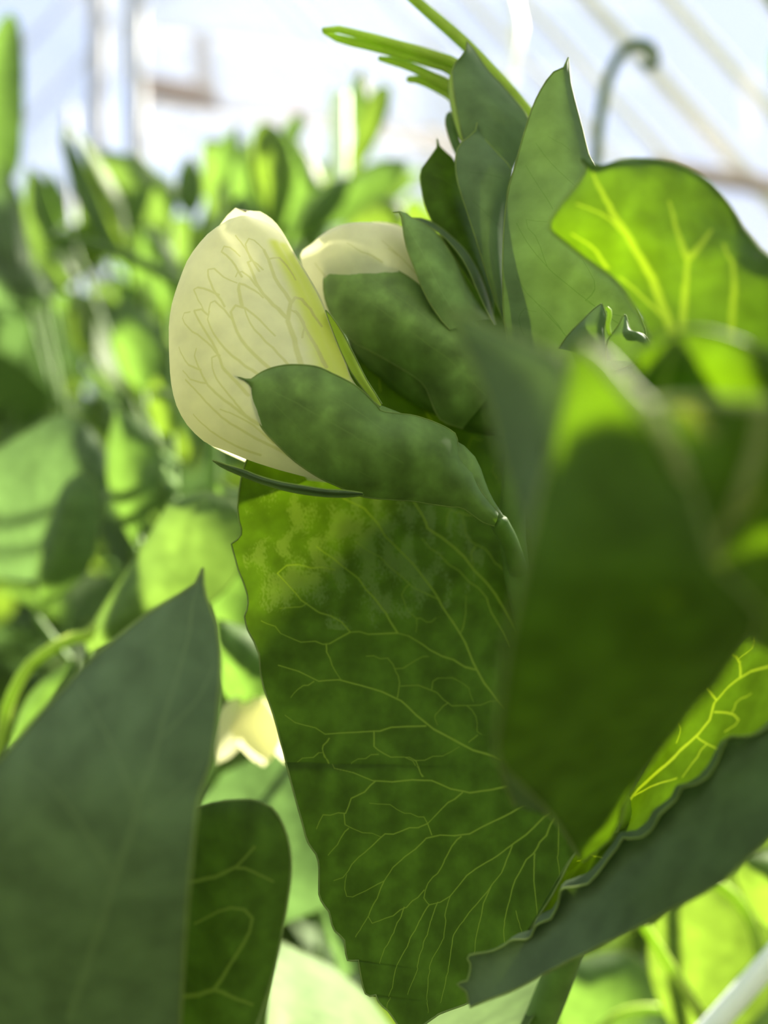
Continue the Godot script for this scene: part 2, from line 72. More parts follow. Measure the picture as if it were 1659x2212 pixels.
	"standard_back": {"a": [-1.76,3.27,-8,-3.05,3.29,-8.18,-4.35,3.31,-8.36,-5.65,3.34,-8.54,-6.95,3.41,-8.72,-8.25,3.56,-8.9,-9.55,3.77,-9.08,-10.84,4.04,-9.26,-12.12,4.37,-9.44,-13.38,4.77,-9.62,-14.63,5.24,-9.79,-15.87,5.75,-9.97,-17.07,6.28,-10,-18.26,6.83,-10,-19.42,7.44,-10,-20.5,8.18,-10,-21.46,9.07,-10,-22.27,10.08,-9.95,-22.88,11.2,-9.77,-23.4,12.36,-9.59,-23.78,13.57,-9.41,-23.98,14.82,-9.23,-24.08,16.08,-9.05,-24.13,17.35,-8.87,-24.13,18.61,-8.69,-24.07,19.87,-8.51,-23.95,21.12,-8.33,-23.77,22.36,-8.15,-23.48,23.58,-7.97,-23.04,24.76,-7.79,-22.51,25.9,-7.62,-21.95,27.02,-7.44,-21.33,28.1,-7.26,-20.59,29.11,-7.08,-19.75,30.04,-6.9,-18.95,31,-6.72,-18.17,31.97,-6.54,-17.38,32.92,-6.36,-16.44,33.68,-6.18,-15.24,33.15,-6], "b": [0.42,7.78,1,0.07,8.44,0.74,-0.28,9.1,0.49,-0.64,9.77,0.23,-1,10.44,-0.03,-1.37,11.11,-0.28,-1.77,11.76,-0.54,-2.21,12.39,-0.79,-2.68,13.01,-1.05,-3.13,13.65,-1.31,-3.51,14.33,-1.56,-3.79,15.07,-1.82,-4.04,15.82,-2.08,-4.31,16.57,-2.33,-4.6,17.32,-2.59,-4.9,18.07,-2.85,-5.18,18.81,-3.05,-5.46,19.55,-3.18,-5.72,20.29,-3.31,-5.99,21.04,-3.44,-6.26,21.78,-3.56,-6.56,22.52,-3.69,-6.88,23.24,-3.82,-7.24,23.96,-3.95,-7.63,24.65,-4.04,-8.02,25.32,-4.1,-8.42,26,-4.17,-8.83,26.67,-4.23,-9.24,27.34,-4.29,-9.65,28.02,-4.36,-10.03,28.71,-4.42,-10.4,29.41,-4.49,-10.79,30.11,-4.6,-11.22,30.8,-4.73,-11.7,31.47,-4.86,-12.26,32.06,-4.99,-12.9,32.56,-5.12,-13.59,32.97,-5.24,-14.38,33.05,-5.37,-15.17,32.98,-5.5], "bulge": [0,-1,-1.5,-1.5,-1,-0.5,0], "crease": [0.5,0], "dir": [0,0,1], "ns": 16, "veins": []},
	"sepal_front": {"a": [-14.84,13.47,4.5,-14.26,13.25,4.56,-13.67,13.07,4.63,-13.07,13.06,4.69,-12.57,13.4,4.75,-12.06,13.72,4.82,-11.51,13.97,4.88,-10.94,14.16,4.95,-10.35,14.29,5,-9.75,14.39,5.03,-9.15,14.43,5.05,-8.55,14.42,5.08,-7.95,14.39,5.11,-7.35,14.34,5.13,-6.75,14.25,5.16,-6.17,14.09,5.18,-5.62,13.85,5.16,-5.1,13.6,5,-4.56,13.37,4.85,-4.03,13.12,4.7,-3.5,12.87,4.55,-2.98,12.6,4.39,-2.49,12.27,4.24,-2.04,11.89,4.09,-1.62,11.5,3.84,-1.2,11.11,3.45,-0.78,10.71,3.07,-0.42,10.26,2.69,0.16,10.1,2.31,0.77,10.06,1.93,1.4,10.03,1.55,2.03,10.02,1.16,2.66,9.98,0.85,3.28,9.88,0.6,3.9,9.73,0.35,4.52,9.56,0.09,5.13,9.37,-0.16,5.73,9.16,-0.42,6.33,8.91,-0.67,6.91,8.63,-0.93,7.43,8.26,-1.05,7.67,7.68,-1.11,7.73,7.04,-1.17,7.97,6.45,-1.24,8.31,5.9,-1.3,8.67,5.37,-1.36,9.06,4.86,-1.43,9.42,4.32,-1.49,9.57,3.7,-1.55,9.77,3.09,-1.62,10.06,2.51,-1.68,10.41,1.96,-1.75,10.81,1.45,-1.81,11.24,0.96,-1.87,11.68,0.47,-1.94,12.11,-0.01,-2], "b": [-14.84,13.47,4.5,-14.33,13.18,4.5,-13.79,12.95,4.5,-13.36,12.57,4.5,-13.09,12.05,4.5,-13.12,11.47,4.5,-13.06,10.89,4.5,-12.91,10.33,4.5,-12.72,9.78,4.49,-12.52,9.24,4.43,-12.28,8.72,4.36,-11.98,8.23,4.3,-11.62,7.78,4.24,-11.24,7.35,4.17,-10.84,6.94,4.11,-10.43,6.53,4.05,-10.03,6.12,3.95,-9.63,5.72,3.75,-9.21,5.34,3.56,-8.78,4.97,3.37,-8.32,4.63,3.18,-7.85,4.3,2.99,-7.37,3.98,2.8,-6.88,3.68,2.61,-6.38,3.39,2.39,-5.86,3.14,2.14,-5.33,2.9,1.88,-4.79,2.67,1.63,-4.25,2.42,1.37,-3.73,2.15,1.12,-3.18,1.91,0.86,-2.62,1.71,0.61,-2.03,1.55,0.39,-1.44,1.45,0.2,-0.83,1.4,0.01,-0.22,1.36,-0.18,0.4,1.33,-0.37,1.02,1.29,-0.56,1.64,1.25,-0.75,2.26,1.21,-0.95,2.88,1.16,-1.05,3.5,1.09,-1.11,4.11,0.98,-1.17,4.73,0.87,-1.24,5.34,0.78,-1.3,5.96,0.69,-1.36,6.59,0.6,-1.43,7.21,0.53,-1.49,7.84,0.53,-1.55,8.44,0.35,-1.62,8.96,-0,-1.68,9.47,-0.37,-1.75,9.98,-0.74,-1.81,10.51,-1.08,-1.87,11.11,-1.3,-1.94,11.71,-1.48,-2], "bulge": [0,0.8,1.4,2.2,3.6,4.2,3.2,1.6,1], "crease": [0.5,0], "dir": [0,0.1,1], "ns": 18, "veins": [[0.14,0.1,0.61,0.642,0.54,0.583,0.475,0.525,0.465,0.467,0.48,0.408,0.49,0.35,0.5,0.292,0.5,0.229,0.495,0.163,0.41,0.067], [0.08,0.05,0.28,0.542,0.2,0.492,0.22,0.442,0.235,0.392,0.235,0.346,0.235,0.296,0.24,0.246,0.21,0.196], [0.08,0.05,0.805,0.575,0.77,0.521,0.755,0.467,0.745,0.412,0.73,0.358,0.71,0.304,0.685,0.254,0.635,0.196]]},
	"sepal_upper": {"a": [-6.11,21.15,-1,-5.56,20.6,-0.93,-5.1,19.97,-0.87,-4.66,19.32,-0.8,-4.27,18.65,-0.73,-3.91,17.96,-0.67,-3.56,17.27,-0.6,-3.21,16.58,-0.53,-2.87,15.88,-0.43,-2.53,15.17,-0.3,-2.19,14.46,-0.17,-1.83,13.77,-0.03,-1.43,13.11,0.1,-1.01,12.46,0.23,-0.61,11.8,0.37,-0.21,11.14,0.5], "b": [-6.24,21.61,-3,-5.98,20.82,-2.87,-5.71,20.04,-2.73,-5.42,19.26,-2.6,-5.12,18.49,-2.47,-4.82,17.73,-2.33,-4.51,16.97,-2.2,-4.17,16.23,-2.07,-3.82,15.47,-1.83,-3.43,14.73,-1.5,-2.98,14.02,-1.17,-2.51,13.34,-0.83,-2.03,12.67,-0.5,-1.53,12.02,-0.17,-1,11.41,0.17,-0.41,10.86,0.5], "bulge": [0,0.5,0.5,0], "crease": [0.5,0], "dir": [0,0,1], "ns": 6, "veins": []},
	"sepal_lower": {"a": [-17.18,5.19,3,-16.3,4.9,3.09,-15.42,4.62,3.18,-14.53,4.36,3.26,-13.66,4.07,3.35,-12.82,3.71,3.44,-11.95,3.42,3.53,-11.06,3.17,3.62,-10.17,2.96,3.71,-9.28,2.79,3.79,-8.38,2.65,3.88,-7.48,2.5,3.97,-6.6,2.34,4,-5.71,2.21,4,-4.81,2.17,4,-3.91,2.13,4,-3.02,2.02,4,-2.13,1.86,4], "b": [-17.37,5.24,2,-16.63,4.68,2,-15.79,4.25,2,-14.93,3.87,2,-14.06,3.5,2,-13.19,3.16,2,-12.3,2.84,2,-11.4,2.56,2,-10.5,2.31,2,-9.58,2.09,2,-8.66,1.91,2,-7.73,1.77,2,-6.78,1.65,2.12,-5.84,1.56,2.29,-4.89,1.51,2.47,-3.95,1.5,2.65,-3.01,1.57,2.82,-2.08,1.7,3], "bulge": [0,1,1.2,1.2,0.6], "crease": [0.5,0], "dir": [0,0,1], "ns": 6, "veins": []},
	"standard_rear": {"a": [-3.69,21.3,-12,-4.25,21.53,-12,-4.82,21.72,-12,-5.38,21.94,-12,-5.92,22.22,-12,-6.39,22.59,-12,-6.8,23.03,-12,-7.17,23.51,-12,-7.5,24.01,-12,-7.81,24.53,-12,-8.09,25.06,-12,-8.36,25.6,-12,-8.61,26.15,-12,-8.84,26.71,-12,-9.07,27.27,-12,-9.28,27.83,-12,-9.47,28.4,-12,-9.64,28.98,-12,-9.77,29.57,-12,-9.8,30.17,-12,-9.53,30.7,-12,-9.03,31.03,-12,-8.54,31.37,-12,-8.1,31.79,-12,-7.66,32.2,-12,-7.19,32.58,-12,-6.65,32.83,-12,-6.05,32.82,-12,-5.46,32.71,-12,-4.87,32.58,-12], "b": [6.61,22.34,-11,6.57,23.02,-11.1,6.54,23.7,-11.21,6.5,24.38,-11.31,6.43,25.06,-11.41,6.29,25.73,-11.52,6.1,26.39,-11.62,5.87,27.03,-11.72,5.61,27.67,-11.83,5.34,28.3,-11.93,5.07,28.93,-12.03,4.79,29.56,-12.14,4.5,30.19,-12.24,4.18,30.8,-12.34,3.82,31.39,-12.45,3.44,31.97,-12.55,3.04,32.53,-12.66,2.59,33.06,-12.76,2.07,33.51,-12.86,1.47,33.83,-12.97,0.82,34.01,-13,0.17,34.15,-13,-0.5,34.23,-13,-1.17,34.21,-13,-1.84,34.13,-13,-2.49,34,-13,-3.14,33.83,-13,-3.76,33.57,-13,-4.34,33.24,-13,-4.91,32.89,-13], "bulge": [1,4,4.5,3,0.3], "crease": [0.5,0], "dir": [0,0,1], "ns": 18, "veins": [[0.17,0.085,0.865,0.287,0.845,0.321,0.825,0.354,0.805,0.388,0.78,0.421,0.76,0.454,0.735,0.487,0.715,0.521], [0.17,0.085,0.625,0.388,0.6,0.412,0.57,0.438,0.54,0.458,0.505,0.475,0.48,0.5,0.455,0.533,0.43,0.562], [0.136,0.068,0.78,0.412,0.73,0.462], [0.136,0.085,0.165,0.367,0.155,0.4,0.15,0.433,0.14,0.467,0.125,0.504,0.115,0.542]]},
	"standard_rear_back": {"a": [-2.57,22.53,-18,-3.37,22.91,-18.13,-4.17,23.29,-18.26,-4.9,23.79,-18.39,-5.53,24.42,-18.52,-6.1,25.11,-18.65,-6.63,25.84,-18.78,-7.13,26.6,-18.91,-7.59,27.36,-19,-8.01,28.13,-19,-8.42,28.9,-19,-8.8,29.69,-19,-9.16,30.49,-19,-9.47,31.3,-19,-9.65,32.16,-19,-9.22,32.87,-19,-8.45,33.24,-18.83,-7.75,33.71,-18.57,-6.97,34.04,-18.3,-6.11,34.18,-18.04,-5.29,34.4,-17.78,-4.48,34.65,-17.52,-3.67,34.9,-17.26,-2.88,35.16,-17], "b": [6.68,22.56,-12,6.65,23.33,-12.13,6.64,24.11,-12.26,6.61,24.89,-12.39,6.51,25.67,-12.52,6.32,26.43,-12.65,6.08,27.17,-12.78,5.8,27.9,-12.91,5.5,28.63,-13.04,5.19,29.35,-13.17,4.89,30.08,-13.3,4.55,30.79,-13.43,4.19,31.5,-13.57,3.79,32.18,-13.7,3.36,32.84,-13.83,2.88,33.47,-13.96,2.33,34.01,-14,1.66,34.36,-14,0.91,34.53,-14,0.16,34.65,-14,-0.6,34.7,-14,-1.36,34.69,-14,-2.1,34.49,-14,-2.8,34.2,-14], "bulge": [0,-1,-1,0], "crease": [0.5,0], "dir": [0,0,1], "ns": 10, "veins": []},
	"sepal_rear_front": {"a": [-6.93,29.21,-10,-6.15,28.75,-9.86,-5.24,28.8,-9.72,-4.38,29.05,-9.59,-3.49,29.17,-9.45,-2.58,29.09,-9.31,-1.7,28.85,-9.17,-0.85,28.52,-9.03,-0.01,28.16,-8.95,0.81,27.78,-8.88,1.62,27.37,-8.81,2.4,26.91,-8.74,3.15,26.4,-8.67,3.87,25.85,-8.6,4.57,25.28,-8.53,5.26,24.7,-8.5,5.93,24.12,-8.5,6.58,23.5,-8.5,7.18,22.84,-8.5,7.81,22.2,-8.5,8.5,21.63,-8.5,9.23,21.12,-8.5,9.99,20.64,-8.52,10.75,20.17,-8.59,11.5,19.68,-8.66,12.22,19.16,-8.72,12.9,18.57,-8.79,13.53,17.94,-8.86,14.15,17.3,-8.93,14.79,16.66,-9], "b": [-6.93,29.21,-10,-6.52,28.35,-10,-6.79,27.45,-10,-6.95,26.51,-10,-6.94,25.56,-10,-6.79,24.62,-10,-6.53,23.7,-10,-6.15,22.83,-10,-5.67,22,-10,-5.13,21.22,-10,-4.49,20.51,-10,-3.8,19.85,-10,-3.04,19.28,-10,-2.21,18.81,-10,-1.36,18.38,-10,-0.52,17.93,-10,0.31,17.46,-10,1.13,16.97,-10,1.95,16.48,-10,2.76,15.98,-10,3.56,15.46,-10,4.32,14.89,-10,4.87,14.12,-10,5.24,13.24,-10,5.57,12.34,-10,5.94,11.46,-10,6.45,10.67,-10,7.24,10.15,-10,8.16,9.89,-10,9.08,9.64,-10], "bulge": [0,1.5,2.5,3,3,2.5], "crease": [0.5,0], "dir": [0,0,1], "ns": 18, "veins": [[0.14,0.08,0.54,1,0.495,0.912,0.535,0.812,0.58,0.713,0.58,0.617,0.58,0.521,0.555,0.421,0.54,0.321,0.545,0.217,0.525,0.071], [0.08,0.05,0.35,0.733,0.32,0.646,0.32,0.554,0.31,0.467,0.305,0.375,0.285,0.279]]},
	"sepal_rear_upper": {"a": [1.05,33.46,-7,1.71,33.5,-6.93,2.01,32.94,-6.87,2.08,32.26,-6.8,2.15,31.57,-6.74,2.22,30.89,-6.67,2.34,30.22,-6.61,2.48,29.55,-6.54,2.67,28.9,-6.48,2.9,28.26,-6.41,3.14,27.63,-6.35,3.38,26.99,-6.28,3.61,26.36,-6.22,3.84,25.72,-6.15,4.09,25.09,-6.09,4.36,24.48,-6.02,4.65,23.89,-6.04,4.96,23.32,-6.11,5.3,22.76,-6.17,5.66,22.22,-6.24,6.04,21.69,-6.3,6.44,21.18,-6.37,6.89,20.71,-6.43,7.36,20.25,-6.5], "b": [1.06,33.8,-8,1.8,33.93,-8.13,2.49,33.76,-8.26,3.06,33.33,-8.39,3.75,33.07,-8.52,4.44,32.82,-8.65,5.07,32.44,-8.78,5.65,32.01,-8.91,6.19,31.52,-9.04,6.67,30.98,-9.17,7.11,30.4,-9.3,7.54,29.81,-9.43,7.95,29.21,-9.57,8.33,28.59,-9.7,8.65,27.94,-9.83,8.94,27.27,-9.96,9.25,26.59,-10,9.59,25.91,-10,9.96,25.25,-10,10.35,24.6,-10,10.76,23.97,-10,11.2,23.35,-10,11.65,22.74,-10,12.09,22.12,-10], "bulge": [0,1.2,1.8,1.8,1], "crease": [0.5,0], "dir": [0,0,1], "ns": 12, "veins": [[0.1,0.06,0.315,0.929,0.325,0.846,0.32,0.762,0.315,0.675,0.305,0.588,0.295,0.504,0.29,0.412,0.28,0.321,0.25,0.225,0.135,0.117]]},
	"sepal_rear_edge": {"a": [3.35,34.16,-11,4.33,34.1,-11,5.28,33.8,-11,6.15,33.33,-11,6.95,32.76,-11,7.71,32.12,-11,8.44,31.43,-10.94,9.12,30.68,-10.76,9.72,29.85,-10.59,10.24,28.97,-10.41,10.72,28.07,-10.24,11.12,27.14,-10.06,11.47,26.18,-9.88,11.78,25.22,-9.71,12.04,24.24,-9.53,12.28,23.26,-9.35,12.51,22.28,-9.18,12.74,21.3,-9], "b": [3.28,33.47,-9,4.1,33.03,-9,4.92,32.59,-9,5.74,32.14,-9,6.5,31.6,-9,7.18,30.97,-9,7.8,30.27,-8.97,8.37,29.51,-8.88,8.9,28.73,-8.79,9.36,27.9,-8.71,9.77,27.05,-8.62,10.12,26.17,-8.53,10.47,25.29,-8.44,10.84,24.43,-8.35,11.22,23.57,-8.26,11.6,22.71,-8.18,11.99,21.86,-8.09,12.38,21.01,-8], "bulge": [0,0.4,0.4,0], "crease": [0.5,0], "dir": [0,0,1], "ns": 4, "veins": []},
	"bud_large": {"a": [20.14,49.7,-5,19.65,48.61,-5,18.56,48.12,-5,17.79,47.19,-5,17.15,46.16,-5,16.6,45.09,-5,16.15,43.97,-5,15.76,42.83,-5,15.4,41.67,-5,15.06,40.51,-5,14.75,39.34,-5,14.44,38.18,-5,14.11,37.01,-5,13.76,35.86,-5,13.52,34.67,-5,13.35,33.48,-5,13.21,32.28,-5,13.1,31.07,-5,13.03,29.87,-5,12.99,28.66,-5,12.99,27.46,-5.03,13,26.29,-5.18,13.03,25.12,-5.33,13.09,23.94,-5.48,13.16,22.77,-5.64,13.24,21.59,-5.79,13.38,20.41,-5.94,13.58,19.23,-6.09,13.79,18.05,-6.24,14.36,17,-6.39,15.36,16.29,-6.55,16.49,15.79,-6.7,17.66,15.35,-6.85,18.81,14.87,-7], "b": [20.34,50.21,-6,20.4,48.77,-5.85,20.52,47.34,-5.7,20.8,45.94,-5.55,21.11,44.55,-5.39,21.44,43.17,-5.24,21.75,41.79,-5.09,22.01,40.38,-4.88,22.3,38.96,-4.58,22.87,37.66,-4.27,23.19,36.26,-3.97,23.46,34.86,-3.67,23.71,33.45,-3.36,23.91,32.05,-3.06,24.05,30.64,-2.76,24.12,29.23,-2.45,24.18,27.83,-2.15,24.28,26.44,-1.85,24.55,25.09,-1.55,25.13,23.9,-1.24,25.75,22.74,-1.06,26.42,21.64,-1.36,27.08,20.54,-1.67,27.63,19.38,-1.97,27.9,18.14,-2.27,27.89,16.89,-2.58,27.11,15.98,-2.88,26.01,15.57,-3.36,24.87,15.37,-3.97,23.7,15.25,-4.58,22.5,15.16,-5.18,21.29,15.08,-5.79,20.06,14.99,-6.39,18.81,14.87,-7], "bulge": [0,1.2,2,2.5,2.5,1], "crease": [0.5,0], "dir": [0,0,1], "ns": 18, "veins": [[0.1,0.06,0.96,0.729,0.84,0.717,0.725,0.704,0.63,0.683,0.535,0.662,0.445,0.637,0.355,0.613,0.27,0.579,0.19,0.542,0.105,0.5], [0.07,0.04,0.335,0.604,0.32,0.579,0.305,0.55,0.27,0.525,0.205,0.508,0.185,0.487,0.28,0.487,0.375,0.483], [0.08,0.05,0.57,0.675,0.63,0.654,0.675,0.633,0.695,0.608,0.685,0.592,0.675,0.575,0.66,0.558,0.64,0.542], [0.08,0.05,0.885,0.688,0.815,0.688,0.74,0.692,0.68,0.688,0.62,0.683,0.57,0.675], [0.08,0.05,0.395,0.771,0.34,0.754,0.295,0.738,0.25,0.721,0.21,0.704,0.165,0.688,0.13,0.667,0.1,0.642], [0.08,0.05,0.46,0.792,0.405,0.775,0.355,0.754,0.315,0.738,0.27,0.721,0.215,0.708], [0.07,0.05,0.415,0.446,0.365,0.425,0.31,0.404,0.25,0.383,0.185,0.362,0.11,0.338], [0.07,0.05,0.66,0.367,0.57,0.354,0.475,0.338,0.38,0.321,0.285,0.3,0.18,0.275], [0.06,0.04,0.625,0.267,0.57,0.263,0.515,0.258,0.45,0.258,0.39,0.254,0.33,0.25], [0.06,0.04,0.135,0.804,0.115,0.792,0.105,0.775,0.1,0.758,0.11,0.746,0.14,0.729,0.175,0.733,0.215,0.733]]},
	"bud_top": {"a": [9.52,54.1,-10,9.41,53.13,-10,8.87,52.33,-10,8.19,51.62,-10,7.84,50.73,-10,7.86,49.76,-10,7.97,48.78,-10,8.1,47.81,-10,8.25,46.85,-10,8.43,45.92,-10.08,8.62,45.01,-10.2,8.82,44.1,-10.32,9.05,43.19,-10.44,9.34,42.3,-10.56,9.68,41.42,-10.68,10.05,40.55,-10.8,10.44,39.68,-10.92,10.85,38.83,-11.04,11.27,37.97,-11.16,11.69,37.11,-11.28,12.09,36.24,-11.4,12.46,35.35,-11.52,12.82,34.46,-11.64,13.17,33.56,-11.76,13.52,32.66,-11.88,13.87,31.76,-12], "b": [9.8,55.69,-13,10.52,54.9,-13,11.11,54.02,-13,11.71,53.13,-13,12.34,52.27,-13,13.06,51.48,-13,13.81,50.72,-13,14.52,49.92,-13,15.23,49.12,-13,15.93,48.32,-13,16.6,47.48,-13,17.12,46.56,-13,16.89,45.55,-13,16.58,44.53,-13,16.32,43.5,-13,15.99,42.48,-13,15.54,41.51,-13,15.13,40.51,-12.96,14.88,39.42,-12.84,14.7,38.33,-12.72,14.56,37.23,-12.6,14.48,36.12,-12.48,14.39,35.02,-12.36,14.23,33.93,-12.24,14.05,32.85,-12.12,13.87,31.76,-12], "bulge": [0,1,1.8,1.8,1], "crease": [0.5,0], "dir": [0,0,1], "ns": 12, "veins": [[0.08,0.05,0.955,0.487,0.81,0.462,0.71,0.425,0.65,0.388,0.59,0.35,0.525,0.312,0.46,0.271,0.38,0.229], [0.06,0.04,0.935,0.608,0.73,0.579,0.575,0.546,0.44,0.504,0.32,0.467,0.215,0.425]]},
	"bud_top_rim": {"a": [8.62,53.48,-13,8.29,52.86,-13,7.99,52.23,-13,7.77,51.57,-13,7.66,50.88,-13,7.64,50.18,-13,7.68,49.48,-13,7.77,48.79,-13,7.89,48.07,-12.93,8.02,47.33,-12.8,8.17,46.59,-12.67,8.33,45.86,-12.53,8.52,45.13,-12.4,8.72,44.42,-12.27,9,43.73,-12.13,9.32,43.07,-12], "b": [8.45,52.46,-11,8.12,51.88,-11,8,51.22,-11,7.98,50.56,-11,8,49.89,-11,8.07,49.22,-11,8.17,48.56,-11,8.28,47.91,-11,8.42,47.25,-11,8.57,46.6,-11,8.71,45.95,-11,8.86,45.3,-11,8.99,44.64,-11,9.11,43.98,-11,9.19,43.32,-11,9.26,42.66,-11], "bulge": [0,0.3,0.3,0], "crease": [0.5,0], "dir": [0,0,1], "ns": 4, "veins": []},
	"bud_sliver": {"a": [8.05,48.81,-16,7.62,48.43,-16,7.48,47.87,-16,7.49,47.29,-16,7.59,46.71,-16,7.74,46.15,-16,7.91,45.6,-16,8.09,45.01,-15.92,8.28,44.4,-15.77,8.51,43.81,-15.62,8.74,43.23,-15.46,8.94,42.62,-15.31,9.1,42.01,-15.15,9.26,41.4,-15], "b": [7.97,48.35,-15,8.24,47.84,-15,8.44,47.29,-15,8.61,46.73,-15,8.76,46.17,-15,8.89,45.6,-15,9.03,45.04,-15,9.22,44.46,-14.92,9.46,43.87,-14.77,9.61,43.25,-14.62,9.67,42.61,-14.46,9.69,41.97,-14.31,9.68,41.33,-14.15,9.66,40.7,-14], "bulge": [0,0.5,0.5,0], "crease": [0.5,0], "dir": [0,0,1], "ns": 5, "veins": []},
	"bud_middle": {"a": [10.61,44.35,-9,10.41,43.35,-8.88,9.66,42.64,-8.76,8.86,41.98,-8.64,8.31,41.13,-8.52,8.11,40.11,-8.4,8.11,39.08,-8.28,8.18,38.05,-8.16,8.36,37.04,-8.04,8.63,36.08,-8,8.93,35.14,-8,9.25,34.21,-8,9.56,33.28,-8,9.86,32.35,-8,10.17,31.41,-8,10.47,30.47,-8,10.76,29.54,-8,11.06,28.61,-8.04,11.37,27.7,-8.16,11.67,26.79,-8.28,11.98,25.88,-8.4,12.29,24.97,-8.52,12.61,24.06,-8.64,12.96,23.16,-8.76,13.36,22.27,-8.88,13.78,21.39,-9], "b": [10.71,44.78,-10,10.88,43.77,-9.88,11.45,42.92,-9.76,12.09,42.13,-9.64,12.74,41.36,-9.52,13.39,40.58,-9.4,14.07,39.84,-9.28,14.57,38.97,-9.16,14.41,37.98,-9.04,14.1,37.03,-9,13.99,36.06,-9,13.93,35.08,-9,13.87,34.11,-9,13.79,33.13,-9,13.71,32.15,-9,13.64,31.18,-9,13.61,30.2,-9,13.61,29.22,-9,13.62,28.24,-9,13.63,27.26,-9,13.66,26.28,-9,13.69,25.3,-9,13.71,24.33,-9,13.73,23.35,-9,13.76,22.37,-9,13.78,21.39,-9], "bulge": [0,1.2,1.8,1.6,0.5], "crease": [0.5,0], "dir": [0,0,1], "ns": 12, "veins": [[0.07,0.05,0.83,0.325,0.7,0.321,0.575,0.312,0.455,0.304,0.34,0.296,0.225,0.287], [0.07,0.05,0.905,0.558,0.68,0.542,0.51,0.517,0.375,0.487,0.265,0.454,0.175,0.421]]},
	"bud_left": {"a": [6.21,43.78,-12,6.21,42.76,-12,5.65,41.91,-12,5.04,41.08,-12,4.43,40.26,-12,4.23,39.26,-12,4.34,38.24,-12,4.51,37.23,-12,4.75,36.25,-12.04,5.09,35.32,-12.17,5.51,34.42,-12.3,6,33.55,-12.43,6.54,32.71,-12.57,7.12,31.88,-12.7,7.7,31.06,-12.83,8.29,30.24,-12.96,8.88,29.39,-13,9.46,28.54,-13,10.05,27.68,-13,10.63,26.82,-13,11.21,25.96,-13,11.77,25.09,-13,12.33,24.22,-13,12.9,23.35,-13], "b": [6.33,44.62,-14,6.62,43.7,-14,7.33,43.02,-14,8.09,42.39,-14,8.62,41.59,-14,8.79,40.62,-14,8.92,39.65,-14,9.12,38.69,-14,9.34,37.73,-14,9.62,36.79,-14,9.95,35.86,-14,10.28,34.94,-14,10.61,34.01,-14,10.92,33.08,-14,11.22,32.14,-14,11.52,31.21,-14,11.8,30.24,-13.91,12.07,29.27,-13.78,12.34,28.3,-13.65,12.6,27.32,-13.52,12.84,26.35,-13.39,12.99,25.35,-13.26,12.97,24.35,-13.13,12.9,23.35,-13], "bulge": [0,1,1.8,1.8,0.5], "crease": [0.5,0], "dir": [0,0,1], "ns": 12, "veins": [[0.06,0.04,0.895,0.304,0.78,0.292,0.67,0.275,0.56,0.254,0.44,0.237,0.32,0.225]]},
